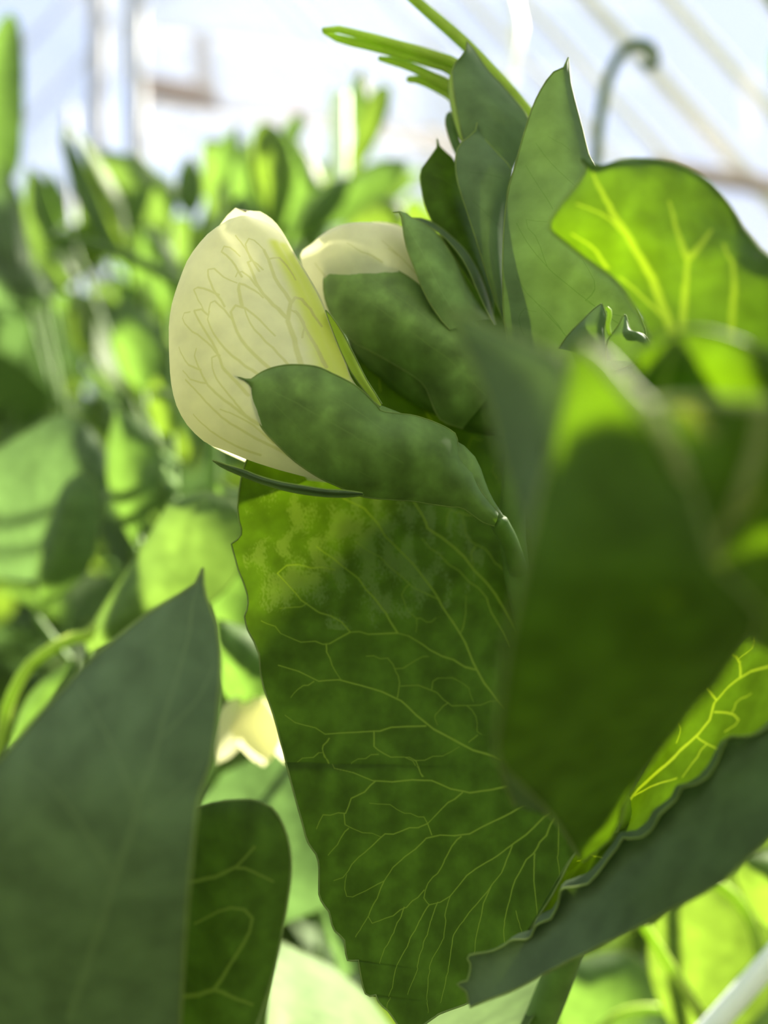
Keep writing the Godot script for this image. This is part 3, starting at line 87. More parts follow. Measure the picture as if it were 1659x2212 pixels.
	"bright": {"a": [18.49,7.7,32,18.77,8.36,30.92,19.05,9.03,29.85,19.33,9.72,28.77,19.61,10.43,27.69,19.88,11.16,26.62,20.08,11.88,25.69,20.19,12.56,24.97,20.25,13.25,24.26,20.26,13.94,23.54,20.21,14.61,22.82,20.13,15.28,22.1,19.98,15.92,21.54,19.83,16.56,21,19.67,17.21,20.46,19.49,17.86,19.92,19.28,18.49,19.38,19,19.08,18.95,18.59,19.55,18.77,18.13,19.97,18.59,17.68,20.4,18.41,17.24,20.85,18.23,16.8,21.3,18.05,16.33,21.72,18,15.85,22.12,18,15.36,22.52,18,14.84,22.88,18,14.32,23.23,18,13.89,23.68,18,13.91,24.29,18,14.21,24.84,18,14.58,25.35,18,14.94,25.86,18,15.36,26.33,18,15.78,26.85,17.9,16.21,27.41,17.72,16.64,27.98,17.54,17.02,28.58,17.36,17.05,29.25,17.18,16.66,29.79,17], "b": [18.49,7.7,32,19.38,7.4,32,20.25,7.06,32,21.12,6.74,32,22.03,6.51,32,23.08,6.49,31.69,24.2,6.62,31.23,25.33,6.82,30.77,26.45,7.1,30.31,27.63,7.5,29.69,28.91,8.07,28.77,30.06,8.86,27.85,30.98,9.88,26.92,31.72,11,26,32.14,12.09,25.54,32.47,13.21,25.08,32.72,14.35,24.62,32.79,15.5,24.15,32.64,16.59,23.69,32.33,17.64,23.23,31.88,18.61,22.77,31.17,19.29,22.31,30.43,19.95,21.85,29.88,20.89,21.38,29.45,21.93,20.92,29.05,23.02,20.46,28.67,24.14,20,28.11,25.14,19.77,27.48,26.09,19.54,26.72,26.92,19.31,25.85,27.63,19.08,24.94,28.27,18.85,23.97,28.81,18.62,22.93,29.18,18.38,21.87,29.43,18.15,20.78,29.53,17.92,19.7,29.45,17.69,18.68,29.13,17.46,17.6,29.1,17.23,16.66,29.79,17], "bulge": [0,2,3,2.5,1.5,0.5], "crease": [0.5,0], "dir": [0,0,1], "ns": 24, "veins": [[0.55,0.25,0.245,0.175,0.18,0.225,0.16,0.287,0.15,0.342,0.155,0.404,0.175,0.467,0.225,0.542,0.27,0.608,0.305,0.671,0.335,0.729,0.31,0.8,0.25,0.912], [0.3,0.15,0.155,0.287,0.12,0.312,0.09,0.342,0.065,0.375,0.045,0.408,0.03,0.446], [0.45,0.22,0.245,0.175,0.23,0.225,0.23,0.275,0.245,0.325,0.27,0.371,0.295,0.412,0.35,0.462,0.43,0.517], [0.35,0.18,0.43,0.517,0.495,0.567,0.535,0.604,0.57,0.642,0.61,0.675,0.65,0.708], [0.35,0.18,0.43,0.517,0.5,0.542,0.585,0.571,0.65,0.592,0.715,0.613,0.77,0.629], [0.35,0.2,0.515,0.296,0.505,0.329,0.5,0.362,0.51,0.396,0.545,0.438,0.59,0.479,0.66,0.529,0.765,0.588], [0.2,0.12,0.27,0.604,0.275,0.646,0.285,0.683,0.27,0.717,0.22,0.742,0.135,0.779], [0.2,0.12,0.03,0.496,0.05,0.537,0.075,0.579,0.08,0.617,0.07,0.646,0.065,0.675]]},
	"folded_far": {"a": [37.39,-6.01,12,37.01,-6.58,11.85,36.63,-7.15,11.69,36.25,-7.73,11.54,35.87,-8.3,11.39,35.49,-8.88,11.24,35.1,-9.46,11.08,34.67,-10,10.93,34.22,-10.54,10.78,33.78,-11.07,10.63,33.33,-11.61,10.47,32.88,-12.16,10.32,32.38,-12.64,10.17,31.87,-13.12,10.02,31.35,-13.6,9.86,30.84,-14.09,9.71,30.34,-14.6,9.56,29.84,-15.11,9.41,29.35,-15.63,9.25,28.97,-16.26,9.1,28.62,-16.91,8.95,28.26,-17.56,8.8,27.92,-18.23,8.64,27.62,-18.92,8.49,27.32,-19.61,8.34,27.01,-20.3,8.19,26.65,-20.97,8.03,26.28,-21.63,7.88,25.91,-22.3,7.73,25.56,-22.98,7.58,25.25,-23.68,7.42,24.93,-24.39,7.27,24.6,-25.09,7.12,24.25,-25.78,7,23.86,-26.43,7,23.44,-27.07,7,23.04,-27.7,7,22.93,-28.45,7,22.82,-29.2,7,22.69,-29.95,7,22.46,-30.62,7,21.78,-30.96,7,21.21,-31.44,7,20.73,-32.02,7,20.06,-32.3,7,19.32,-32.43,7,18.57,-32.56,7.02,18.11,-33.13,7.17,17.67,-33.71,7.32,17.28,-34.31,7.47,16.89,-34.91,7.63,16.5,-35.51,7.78,16.1,-36.1,7.93,15.72,-36.73,8,15.32,-37.35,8,14.89,-37.97,8,14.47,-38.6,8,14.07,-39.23,8,13.68,-39.87,8,13.28,-40.5,8], "b": [31.25,-22.87,25.5,30.98,-23.25,25.23,30.71,-23.63,24.96,30.43,-24,24.69,30.14,-24.39,24.42,29.86,-24.77,24.14,29.57,-25.16,23.87,29.3,-25.58,23.6,29.03,-26.01,23.33,28.76,-26.44,23.06,28.49,-26.87,22.79,28.22,-27.31,22.52,27.94,-27.75,22.25,27.66,-28.19,21.97,27.37,-28.64,21.7,27.09,-29.09,21.43,26.77,-29.49,21.16,26.41,-29.86,20.89,26.06,-30.23,20.62,25.7,-30.6,20.35,25.34,-30.98,20.08,24.97,-31.35,19.81,24.6,-31.73,19.53,24.24,-32.13,19.26,23.88,-32.54,18.99,23.51,-32.94,18.72,23.14,-33.35,18.45,22.77,-33.76,18.18,22.39,-34.17,17.91,22,-34.57,17.64,21.59,-34.95,17.36,21.18,-35.32,17.09,20.76,-35.69,16.82,20.34,-36.07,16.55,19.92,-36.45,16.28,19.49,-36.82,16.01,19.05,-37.19,15.74,18.61,-37.57,15.47,18.17,-37.94,15.19,17.73,-38.32,14.92,17.28,-38.7,14.65,16.82,-39.08,14.38,16.37,-39.46,14.11,15.91,-39.85,13.84,15.44,-40.23,13.57,14.97,-40.6,13.35,14.49,-40.96,13.14,14.01,-41.33,12.94,13.52,-41.69,12.74,13.04,-42.06,12.53,12.55,-42.43,12.33,12.05,-42.8,12.13,11.55,-43.14,11.97,11.03,-43.42,11.91,10.49,-43.67,11.84,9.95,-43.93,11.77,9.41,-44.19,11.7,8.88,-44.44,11.64,8.33,-44.7,11.57,7.79,-44.96,11.5], "bulge": [-2,-5,-6,-7,-6,-3,0], "crease": [0.5,0], "dir": [0,0,1], "ns": 24, "veins": [[0.34,0.14,0.47,0.496,0.45,0.458,0.46,0.412,0.47,0.367,0.475,0.321,0.46,0.283,0.44,0.25,0.405,0.221,0.325,0.212,0.3,0.183,0.295,0.146,0.305,0.108,0.355,0.058,0.4,0.013], [0.16,0.1,0.29,0.138,0.245,0.142,0.19,0.15,0.12,0.171,0.025,0.208,0,0.225], [0.12,0.08,0.155,0.158,0.155,0.146,0.16,0.133,0.16,0.121,0.13,0.121,0.08,0.129], [0.12,0.08,0.31,0.208,0.24,0.229,0.145,0.258,0.065,0.275,0.035,0.267,0.01,0.258], [0.12,0.08,0.16,0.254,0.175,0.263,0.195,0.267,0.195,0.279,0.165,0.3,0.085,0.333], [0.12,0.08,0.38,0.208,0.41,0.188,0.45,0.163,0.48,0.146,0.52,0.133,0.535,0.142,0.535,0.154,0.535,0.171], [0.1,0.06,0.465,0.154,0.45,0.146,0.425,0.142,0.42,0.129,0.43,0.113,0.43,0.1], [0.1,0.06,0.445,0.258,0.48,0.246,0.51,0.233,0.545,0.217,0.57,0.204,0.595,0.192], [0.12,0.07,0.53,0.225,0.54,0.242,0.56,0.254,0.57,0.271,0.585,0.287,0.6,0.304], [0.14,0.08,0.47,0.467,0.495,0.438,0.515,0.408,0.54,0.379,0.565,0.35,0.585,0.321], [0.1,0.06,0.405,0.317,0.385,0.312,0.365,0.308,0.335,0.308,0.29,0.317,0.225,0.333], [0.12,0.07,0.65,0.554,0.655,0.575,0.67,0.592,0.68,0.613,0.685,0.633,0.69,0.654], [0.1,0.06,0.24,0.746,0.35,0.708,0.435,0.675,0.58,0.621,0.635,0.592,0.665,0.571]]},
	"folded_near": {"a": [33.55,-14.23,21,33.31,-14.62,20.82,33.07,-15.01,20.64,32.82,-15.41,20.46,32.57,-15.8,20.28,32.32,-16.2,20.1,32.07,-16.6,19.92,31.82,-17,19.74,31.56,-17.4,19.56,31.26,-17.75,19.38,30.9,-18.03,19.2,30.54,-18.3,19.02,30.14,-18.47,18.84,29.72,-18.59,18.66,29.3,-18.66,18.48,28.87,-18.66,18.3,28.59,-18.92,18.12,28.45,-19.42,17.94,28.31,-19.93,17.76,28.21,-20.45,17.58,28.1,-20.97,17.4,27.92,-21.47,17.22,27.7,-21.93,17.04,27.47,-22.4,16.87,27.11,-22.73,16.69,26.73,-23.03,16.51,26.32,-23.28,16.33,25.88,-23.39,16.15,25.49,-23.58,15.97,25.36,-24.12,15.79,25.24,-24.66,15.61,24.88,-25.04,15.43,24.52,-25.41,15.25,24.16,-25.77,15.07,23.84,-26.18,14.89,23.69,-26.72,14.71,23.53,-27.27,14.53,23.29,-27.75,14.35,22.96,-28.17,14.17,22.62,-28.6,13.99,22.16,-28.76,13.81,21.68,-28.9,13.63,21.21,-28.85,13.45,20.99,-29.31,13.27,20.82,-29.86,13.09,20.56,-30.36,12.93,20.28,-30.86,12.8,20.01,-31.35,12.66,19.73,-31.84,12.53,19.41,-32.3,12.39,19.08,-32.76,12.26,18.75,-33.22,12.12,18.38,-33.61,11.99,17.88,-33.75,11.85,17.37,-33.89,11.72,16.85,-34.01,11.58,16.33,-34.12,11.47,16.01,-34.43,11.38,15.93,-35.01,11.29,15.86,-35.59,11.2,15.71,-36.14,11.11,15.48,-36.67,11.02,15.23,-37.19,10.93,14.73,-37.42,10.84,14.23,-37.66,10.75,13.85,-38.01,10.66,13.68,-38.57,10.57,13.5,-39.12,10.5,13.02,-39.38,10.5,12.47,-39.35,10.5,11.92,-39.32,10.5,11.44,-39.49,10.5,11.01,-39.84,10.5,10.51,-40.07,10.5,10.01,-40.3,10.5,9.47,-40.43,10.5,8.93,-40.53,10.5,8.38,-40.63,10.5,7.85,-40.76,10.51,7.67,-41.02,10.6,7.93,-41.45,10.69,7.9,-41.94,10.78,7.79,-42.43,10.87,7.62,-42.86,10.96,7.07,-42.95,11.05,6.67,-43.07,11.14,7.08,-43.37,11.23,7.5,-43.66,11.32,7.61,-44.13,11.41,7.67,-44.62,11.5], "b": [31.02,-22.7,26,30.84,-22.95,25.82,30.66,-23.2,25.64,30.48,-23.44,25.46,30.3,-23.69,25.28,30.11,-23.95,25.1,29.93,-24.2,24.92,29.74,-24.45,24.74,29.55,-24.71,24.56,29.36,-24.96,24.38,29.18,-25.23,24.2,29.01,-25.52,24.02,28.83,-25.8,23.84,28.66,-26.08,23.66,28.48,-26.37,23.48,28.3,-26.66,23.3,28.12,-26.94,23.12,27.94,-27.23,22.94,27.76,-27.52,22.76,27.57,-27.81,22.58,27.39,-28.11,22.4,27.2,-28.4,22.22,27.01,-28.7,22.04,26.82,-28.99,21.87,26.61,-29.25,21.69,26.38,-29.49,21.51,26.15,-29.74,21.33,25.91,-29.98,21.15,25.68,-30.23,20.97,25.44,-30.47,20.79,25.2,-30.72,20.61,24.96,-30.97,20.43,24.72,-31.22,20.25,24.48,-31.47,20.07,24.24,-31.73,19.89,24,-31.99,19.71,23.76,-32.26,19.53,23.52,-32.53,19.35,23.28,-32.8,19.17,23.04,-33.07,18.99,22.79,-33.34,18.81,22.55,-33.61,18.63,22.3,-33.88,18.45,22.05,-34.15,18.27,21.79,-34.4,18.09,21.52,-34.65,17.91,21.25,-34.89,17.73,20.97,-35.14,17.55,20.7,-35.39,17.37,20.42,-35.64,17.19,20.15,-35.88,17.01,19.87,-36.13,16.83,19.59,-36.38,16.65,19.3,-36.63,16.47,19.02,-36.87,16.29,18.73,-37.12,16.11,18.44,-37.37,15.93,18.15,-37.61,15.75,17.85,-37.86,15.57,17.56,-38.11,15.39,17.26,-38.36,15.21,16.97,-38.61,15.03,16.67,-38.87,14.85,16.37,-39.12,14.67,16.07,-39.37,14.49,15.76,-39.62,14.31,15.46,-39.88,14.13,15.15,-40.13,13.97,14.83,-40.37,13.83,14.52,-40.61,13.7,14.2,-40.85,13.56,13.89,-41.09,13.43,13.57,-41.33,13.29,13.25,-41.57,13.16,12.93,-41.82,13.02,12.6,-42.06,12.89,12.28,-42.3,12.75,11.96,-42.55,12.62,11.63,-42.79,12.49,11.29,-42.98,12.45,10.94,-43.16,12.4,10.59,-43.33,12.36,10.23,-43.49,12.31,9.88,-43.66,12.27,9.52,-43.83,12.22,9.17,-44,12.18,8.81,-44.17,12.13,8.46,-44.34,12.09,8.1,-44.51,12.04,7.75,-44.68,12], "bulge": [-3,-4,-4.5,-4.5,-4,-3,-1.5,-0.2], "crease": [0.5,0], "dir": [0,-0.33,0.94], "ns": 20, "veins": []},
	"near_wing": {"a": [3.79,11.8,40,4.08,10.76,40.24,4.53,9.8,40.48,4.96,8.83,40.72,5.37,7.87,40.97,5.73,6.9,41.21,6.05,5.92,41.45,6.25,4.92,41.69,6.4,3.91,41.93,6.62,2.94,42,6.93,1.99,42,7.25,1.05,42,7.58,0.11,42,7.9,-0.86,41.72,8.09,-1.87,41.24,8.08,-2.9,40.76,8,-3.95,40.28,7.94,-5.03,39.59,7.91,-6.18,38.62,7.85,-7.35,37.66,7.8,-8.57,36.69,7.8,-9.85,35.59,7.85,-11.25,34.14,7.92,-12.71,32.69,7.99,-14.22,31.24,8.07,-15.81,29.72,8.3,-17.58,27.79,8.78,-19.41,25.86,9.49,-21.25,23.93,10.25,-23.16,22], "b": [3.79,11.8,40,4.89,11.44,40.55,5.88,10.79,41.1,6.86,10.2,41.66,7.86,9.68,42.1,8.84,9.12,42.38,9.77,8.5,42.66,10.28,7.5,42.93,10.13,6.35,43.21,9.81,5.24,43.48,9.46,4.14,43.76,9.11,3.06,44.03,8.8,1.98,44.31,8.52,0.91,44.59,8.28,-0.16,44.86,8.11,-1.23,44.86,7.98,-2.31,44.59,7.85,-3.4,44.31,7.73,-4.51,44.03,7.74,-5.72,43.03,7.79,-6.99,41.93,7.85,-8.31,40.83,7.99,-9.74,39.45,8.29,-11.4,37.24,8.69,-13.16,35.03,9.24,-15.01,32.83,9.96,-17.04,30.28,10.82,-19.22,27.52,11.79,-21.5,24.76,12.81,-23.89,22], "bulge": [0,1,1.5,1,0.5,0], "crease": [0.5,0], "dir": [0,0,1], "ns": 10, "veins": []},
	"near_main": {"a": [10.71,9.04,45,9.94,8.55,45.23,9.7,7.72,45.46,9.52,6.86,45.69,9.32,6,45.91,9.15,5.18,46,8.97,4.36,46,8.79,3.55,46,8.59,2.74,46,8.37,1.94,46,8.14,1.14,46,7.93,0.33,46,7.73,-0.48,46,7.54,-1.29,46,7.39,-2.11,45.8,7.26,-2.94,45.57,7.13,-3.79,45.34,7.01,-4.64,45.11,6.92,-5.53,44.66,6.88,-6.47,43.97,6.83,-7.43,43.29,6.78,-8.41,42.6,6.74,-9.44,41.83,6.8,-10.62,40.46,6.87,-11.86,39.09,6.94,-13.14,37.71,7.04,-14.48,36.34,7.34,-15.96,34.63,8.12,-17.37,32.8,9.23,-18.6,30.97,10.33,-19.95,29.14,11.51,-21.39,27.14,12.77,-23.01,24.86,13.95,-24.8,22.57,15.08,-26.73,20.29,16.24,-28.73,18], "b": [10.49,8.84,46,11.2,8.39,46.46,11.65,7.56,46.91,12.04,6.71,47.37,12.46,5.9,47.83,12.95,5.16,48.14,13.5,4.47,48.37,13.96,3.72,48.6,14.3,2.91,48.83,14.59,2.08,49.06,14.83,1.25,49.29,15.03,0.4,49.51,15.2,-0.44,49.74,15.35,-1.28,49.97,15.63,-2.15,49.6,16.31,-2.89,49.14,17.15,-3.53,48.69,17.99,-4.18,48.23,18.91,-5.01,47.31,19.42,-6.09,45.94,19.45,-7.09,44.57,19.41,-8.11,43.2,19.35,-9.16,41.66,19.68,-10.49,38.91,19.93,-11.9,36.17,20.12,-13.41,33.43,20.25,-15.01,30.69,20.2,-16.62,28.29,20.08,-18.29,26,19.93,-20.06,23.71,19.77,-21.94,21.43,19.59,-23.86,19.49,19.66,-25.81,18.11,19.33,-27.65,16.74,18.47,-29.18,15.37,17.53,-30.7,14], "bulge": [0,1.2,2.2,2.4,2,1,0], "crease": [0.45,1.2], "dir": [0,0,1], "ns": 20, "veins": [[0.6,0.3,0.3,0.946,0.24,0.858,0.24,0.762,0.15,0.679,0.09,0.6,0.06,0.517,0.06,0.438,0.06,0.358,0.06,0.279,0.085,0.2,0.18,0.125,0.395,0.042], [0.4,0.2,0.7,0.896,0.665,0.792,0.58,0.692,0.52,0.596,0.515,0.508,0.63,0.412,0.66,0.329,0.72,0.246]]},
	"near_right": {"a": [12.68,4.86,49,13.09,4.5,49.09,13.47,4.11,49.17,13.77,3.65,49.26,14,3.15,49.35,14.21,2.64,49.43,14.42,2.13,49.48,14.65,1.62,49.39,14.88,1.1,49.3,15.09,0.57,49.22,15.28,0.04,49.13,15.47,-0.5,49.04,15.73,-1.05,48.74,16.06,-1.62,48.22,16.39,-2.2,47.7,16.77,-2.78,47.17,17.17,-3.37,46.65,17.59,-3.96,46.13,18.37,-4.66,44.7,19.31,-5.41,42.96,20.3,-6.19,41.22,21.38,-6.98,39.48,22.52,-7.76,37.74,23.69,-8.59,36], "b": [13.37,5.64,47,14.12,5.62,47.52,14.86,5.55,48.04,15.57,5.45,48.57,16.24,5.32,49.13,16.8,5.18,49.91,17.34,5.08,50.7,17.84,4.92,51.48,18.43,4.68,51.91,19.16,4.16,51.65,19.83,3.56,51.39,20.43,2.9,51.13,21,2.15,50.61,21.45,1.33,49.83,21.77,0.48,49.04,22.02,-0.4,48.26,22.54,-1.32,46.96,23.17,-2.31,45.39,23.75,-3.35,43.83,24.26,-4.44,42.26,24.88,-5.62,40.26,25.43,-6.85,38.17,25.91,-8.14,36.09,26.35,-9.51,34], "bulge": [0,-0.5,-1,-1,0], "crease": [0.5,0], "dir": [0,0,1], "ns": 18, "veins": [[0.7,0.5,0,0.642,0.06,0.596,0.12,0.558,0.21,0.529,0.3,0.508,0.38,0.483,0.46,0.454,0.535,0.425,0.615,0.396,0.695,0.367,0.785,0.338,0.91,0.304], [0.5,0.35,0.125,0.554,0.225,0.546,0.32,0.537,0.405,0.525,0.495,0.517,0.58,0.508], [0.4,0.3,0.73,0.058,0.725,0.092,0.695,0.125,0.605,0.167,0.545,0.204,0.495,0.25]]},
	"near_back": {"a": [16.38,10.22,28,15.46,8.03,28,14.54,5.85,28,13.73,3.61,28,13.28,1.33,27.31,13.03,-1.05,26.38,12.83,-3.5,25.46,12.59,-6.04,24.23,12.57,-8.72,22.69,13.07,-11.53,21.15,14.03,-14.44,19.38,15.34,-17.59,16.92,16.76,-20.89,14.46,18.18,-24.38,12], "b": [33.02,11.68,30,34.21,8.97,30,34.58,6.08,30,33.9,3.2,30,33.31,0.45,29.08,32.37,-2.14,27.85,30.85,-4.45,26.62,29.31,-6.8,25.08,27.69,-9.2,23.23,25.99,-11.77,21.38,24.44,-14.7,19.38,23.06,-18.03,16.92,21.77,-21.71,14.46,19.65,-24.47,12], "bulge": [0,-1,-1,0], "crease": [0.5,0], "dir": [0,0,1], "ns": 8, "veins": []},
	"near_back_second": {"a": [18.38,9.94,23,17.34,7.73,23,16.3,5.52,23,15.43,3.24,23,14.97,0.88,22.31,14.7,-1.56,21.38,14.48,-4.08,20.46,14.21,-6.67,19.38,14.2,-9.38,18.15,14.67,-12.18,16.92,15.52,-15.09,15.38,16.73,-18.28,12.92,18.02,-21.63,10.46,19.31,-25.16,8], "b": [35.86,11.57,24,36.93,8.68,24,37.2,5.65,24,36.35,2.7,24,35.39,-0.09,23.31,34.05,-2.67,22.38,32.31,-5.02,21.46,30.57,-7.4,20.23,28.76,-9.79,18.69,26.91,-12.33,17.15,25.23,-15.21,15.38,23.82,-18.51,12.92,22.53,-22.18,10.46,20.63,-25.25,8], "bulge": [0,-1,-1,0], "crease": [0.5,0], "dir": [0,0,1], "ns": 8, "veins": []},
	"near_side": {"a": [28.17,23.49,34,27.42,22.36,34,26.78,21.17,34,26.46,19.85,34,26.31,18.5,34,26.31,17.15,34,26.42,15.79,34,26.54,14.43,34.08,26.67,13.05,34.23,26.89,11.7,34.38,27.29,10.42,34.54,28.11,9.41,34.69,29.23,8.8,34.85,30.36,8.21,35], "b": [29.77,24.61,32,32.31,24.58,32,34.86,24.61,32,37.38,24.29,32,39.61,23.11,32,41.4,21.3,32,42.67,19.1,32,42.98,16.55,32.23,42.35,13.93,32.69,40.9,11.61,33.15,38.55,10.14,33.62,35.91,9.3,34.08,33.25,8.64,34.54,30.66,7.91,35], "bulge": [0,1,1,0], "crease": [0.5,0], "dir": [0,0,1], "ns": 8, "veins": []},
	"bud_rear": {"a": [7.49,36.51,-18,7.25,34.72,-17.85,7.13,32.92,-17.69,7.47,31.17,-17.54,8.08,29.49,-17.38,8.79,27.86,-17.23,9.54,26.25,-17.08,10.33,24.66,-16.92,11.18,23.12,-16.77,12.11,21.63,-16.62,13.13,20.2,-16.46,14.21,18.83,-16.31,15.3,17.48,-16.15,16.37,16.12,-16], "b": [7.78,36.8,-18,9.88,36.83,-17.85,11.93,36.47,-17.69,13.53,35.09,-17.54,14.78,33.36,-17.38,15.87,31.53,-17.23,16.89,29.67,-17.08,17.72,27.71,-16.92,18.23,25.66,-16.77,18.41,23.54,-16.62,18.41,21.42,-16.46,18.3,19.31,-16.31,18.08,17.21,-16.15,16.66,16.01,-16], "bulge": [0,-1,-1,0], "crease": [0.5,0], "dir": [0,0,1], "ns": 8, "veins": []},
	"near_pale": {"a": [14.53,8.98,40,14.95,9.4,40.08,15.43,9.72,40.16,15.93,10.01,40.24,16.44,10.29,40.32,16.99,10.49,40.39,17.56,10.58,40.47,18.13,10.57,40.55,18.71,10.49,40.63,19.27,10.35,40.71,19.82,10.17,40.79,20.35,9.94,40.87,20.88,9.69,40.95,21.41,9.46,41.03,21.93,9.24,41.11,22.46,9.02,41.18,22.98,8.79,41.26,23.5,8.55,41.34,24.01,8.31,41.42,24.53,8.07,41.5], "b": [15.65,9.38,36,15.79,8.63,36.16,15.95,7.88,36.32,16.24,7.19,36.47,16.65,6.58,36.63,17.15,6.05,36.79,17.73,5.64,36.95,18.35,5.33,37.11,19,5.08,37.26,19.66,4.87,37.42,20.32,4.75,37.58,21,4.68,37.74,21.66,4.65,37.89,22.33,4.68,38.05,22.98,4.75,38.21,23.62,4.88,38.37,24.25,5.07,38.53,24.84,5.33,38.68,25.34,5.73,38.84,25.74,6.25,39], "bulge": [1,1.5,1], "crease": [0.5,0], "dir": [0,0,1], "ns": 10, "veins": []},
	"near_shade": {"a": [14.95,7.08,39,15.02,7.33,39.13,15.08,7.57,39.27,15.15,7.81,39.4,15.25,8.03,39.53,15.37,8.24,39.67,15.5,8.45,39.8,15.63,8.64,39.93,15.76,8.84,40.07,15.9,9.03,40.2,16.03,9.23,40.33,16.16,9.41,40.47,16.3,9.6,40.6,16.45,9.77,40.73,16.61,9.92,40.87,16.78,10.06,41], "b": [20.76,5.7,39,20.54,6.03,39.13,20.32,6.36,39.27,20.09,6.68,39.4,19.84,6.99,39.53,19.59,7.3,39.67,19.32,7.59,39.8,19.05,7.88,39.93,18.79,8.17,40.07,18.51,8.45,40.2,18.24,8.73,40.33,17.96,9,40.47,17.68,9.27,40.6,17.4,9.54,40.73,17.11,9.8,40.87,16.84,10.06,41], "bulge": [0.5,0.8,0.3], "crease": [0.5,0], "dir": [0,0,1], "ns": 8, "veins": [[0.4,0.2,0.255,0.071,0.265,0.221,0.265,0.379,0.26,0.546,0.27,0.729,0.265,0.921]]},
	"young_curl": {"a": [17.31,16.23,4,17.55,16.59,4.15,17.78,16.96,4.31,18.03,17.31,4.46,18.3,17.63,4.62,18.59,17.94,4.77,18.89,18.23,4.92,19.21,18.54,5,19.55,18.87,5,19.87,19.2,5,20.2,19.54,5,20.53,19.86,5,20.9,20.16,5,21.29,20.41,5], "b": [22.02,14.47,4,21.99,14.92,4.15,21.96,15.38,4.31,21.92,15.83,4.46,21.86,16.28,4.62,21.76,16.72,4.77,21.65,17.17,4.92,21.58,17.63,5,21.6,18.1,5,21.7,18.57,5,21.77,19.04,5,21.71,19.51,5,21.57,19.96,5,21.42,20.41,5], "bulge": [1,1.5,0], "crease": [0.5,0], "dir": [0,0,1], "ns": 8, "veins": []},
	"young_curl_side": {"a": [21.83,15.06,4,21.85,15.41,4.15,21.87,15.77,4.31,21.89,16.13,4.46,21.93,16.48,4.62,22.01,16.82,4.77,22.14,17.14,4.92,22.34,17.44,5,22.59,17.74,5,22.83,18.04,5,23.04,18.36,5,23.21,18.71,5,23.37,19.06,5,23.61,19.35,5], "b": [26.34,14.47,4,26.37,14.93,4.15,26.42,15.4,4.31,26.42,15.87,4.46,26.3,16.33,4.62,26.06,16.76,4.77,25.75,17.14,4.92,25.37,17.46,5,24.88,17.48,5,24.39,17.52,5,24.11,17.92,5,23.96,18.39,5,23.84,18.87,5,23.71,19.35,5], "bulge": [1,1.5,0], "crease": [0.5,0], "dir": [0,0,1], "ns": 8, "veins": []},
	"lower_cream": {"a": [0.03,-74.04,-32,0.99,-72.69,-31.76,2.04,-71.44,-31.53,3.28,-70.4,-31.29,4.64,-69.58,-31.06,6.08,-68.98,-30.82,7.54,-68.45,-30.59,8.98,-67.86,-30.35,10.39,-67.22,-30.12,11.78,-66.46,-29.65,13.12,-65.56,-28.94,14.45,-64.66,-28.24,15.76,-63.75,-27.53,17.04,-62.85,-26.82,18.32,-61.97,-26.12,19.6,-61.14,-25.41,20.87,-60.35,-24.71,22.13,-59.57,-24], "b": [3.61,-62.61,-6,4.88,-62.46,-6,6.15,-62.32,-6,7.41,-62.14,-6,8.67,-61.91,-6,9.92,-61.66,-6,11.15,-61.32,-6,12.32,-60.8,-6,13.35,-60.04,-6,14.37,-59.63,-6.82,15.42,-59.6,-8.47,16.4,-59.46,-10.12,17.35,-59.26,-11.76,18.28,-58.98,-13.41,19.17,-58.65,-15.06,20.08,-58.27,-16.71,21.01,-57.86,-18.35,21.95,-57.4,-20], "bulge": [0,2,1,0], "crease": [0.5,0], "dir": [0,0,1], "ns": 8, "veins": []},
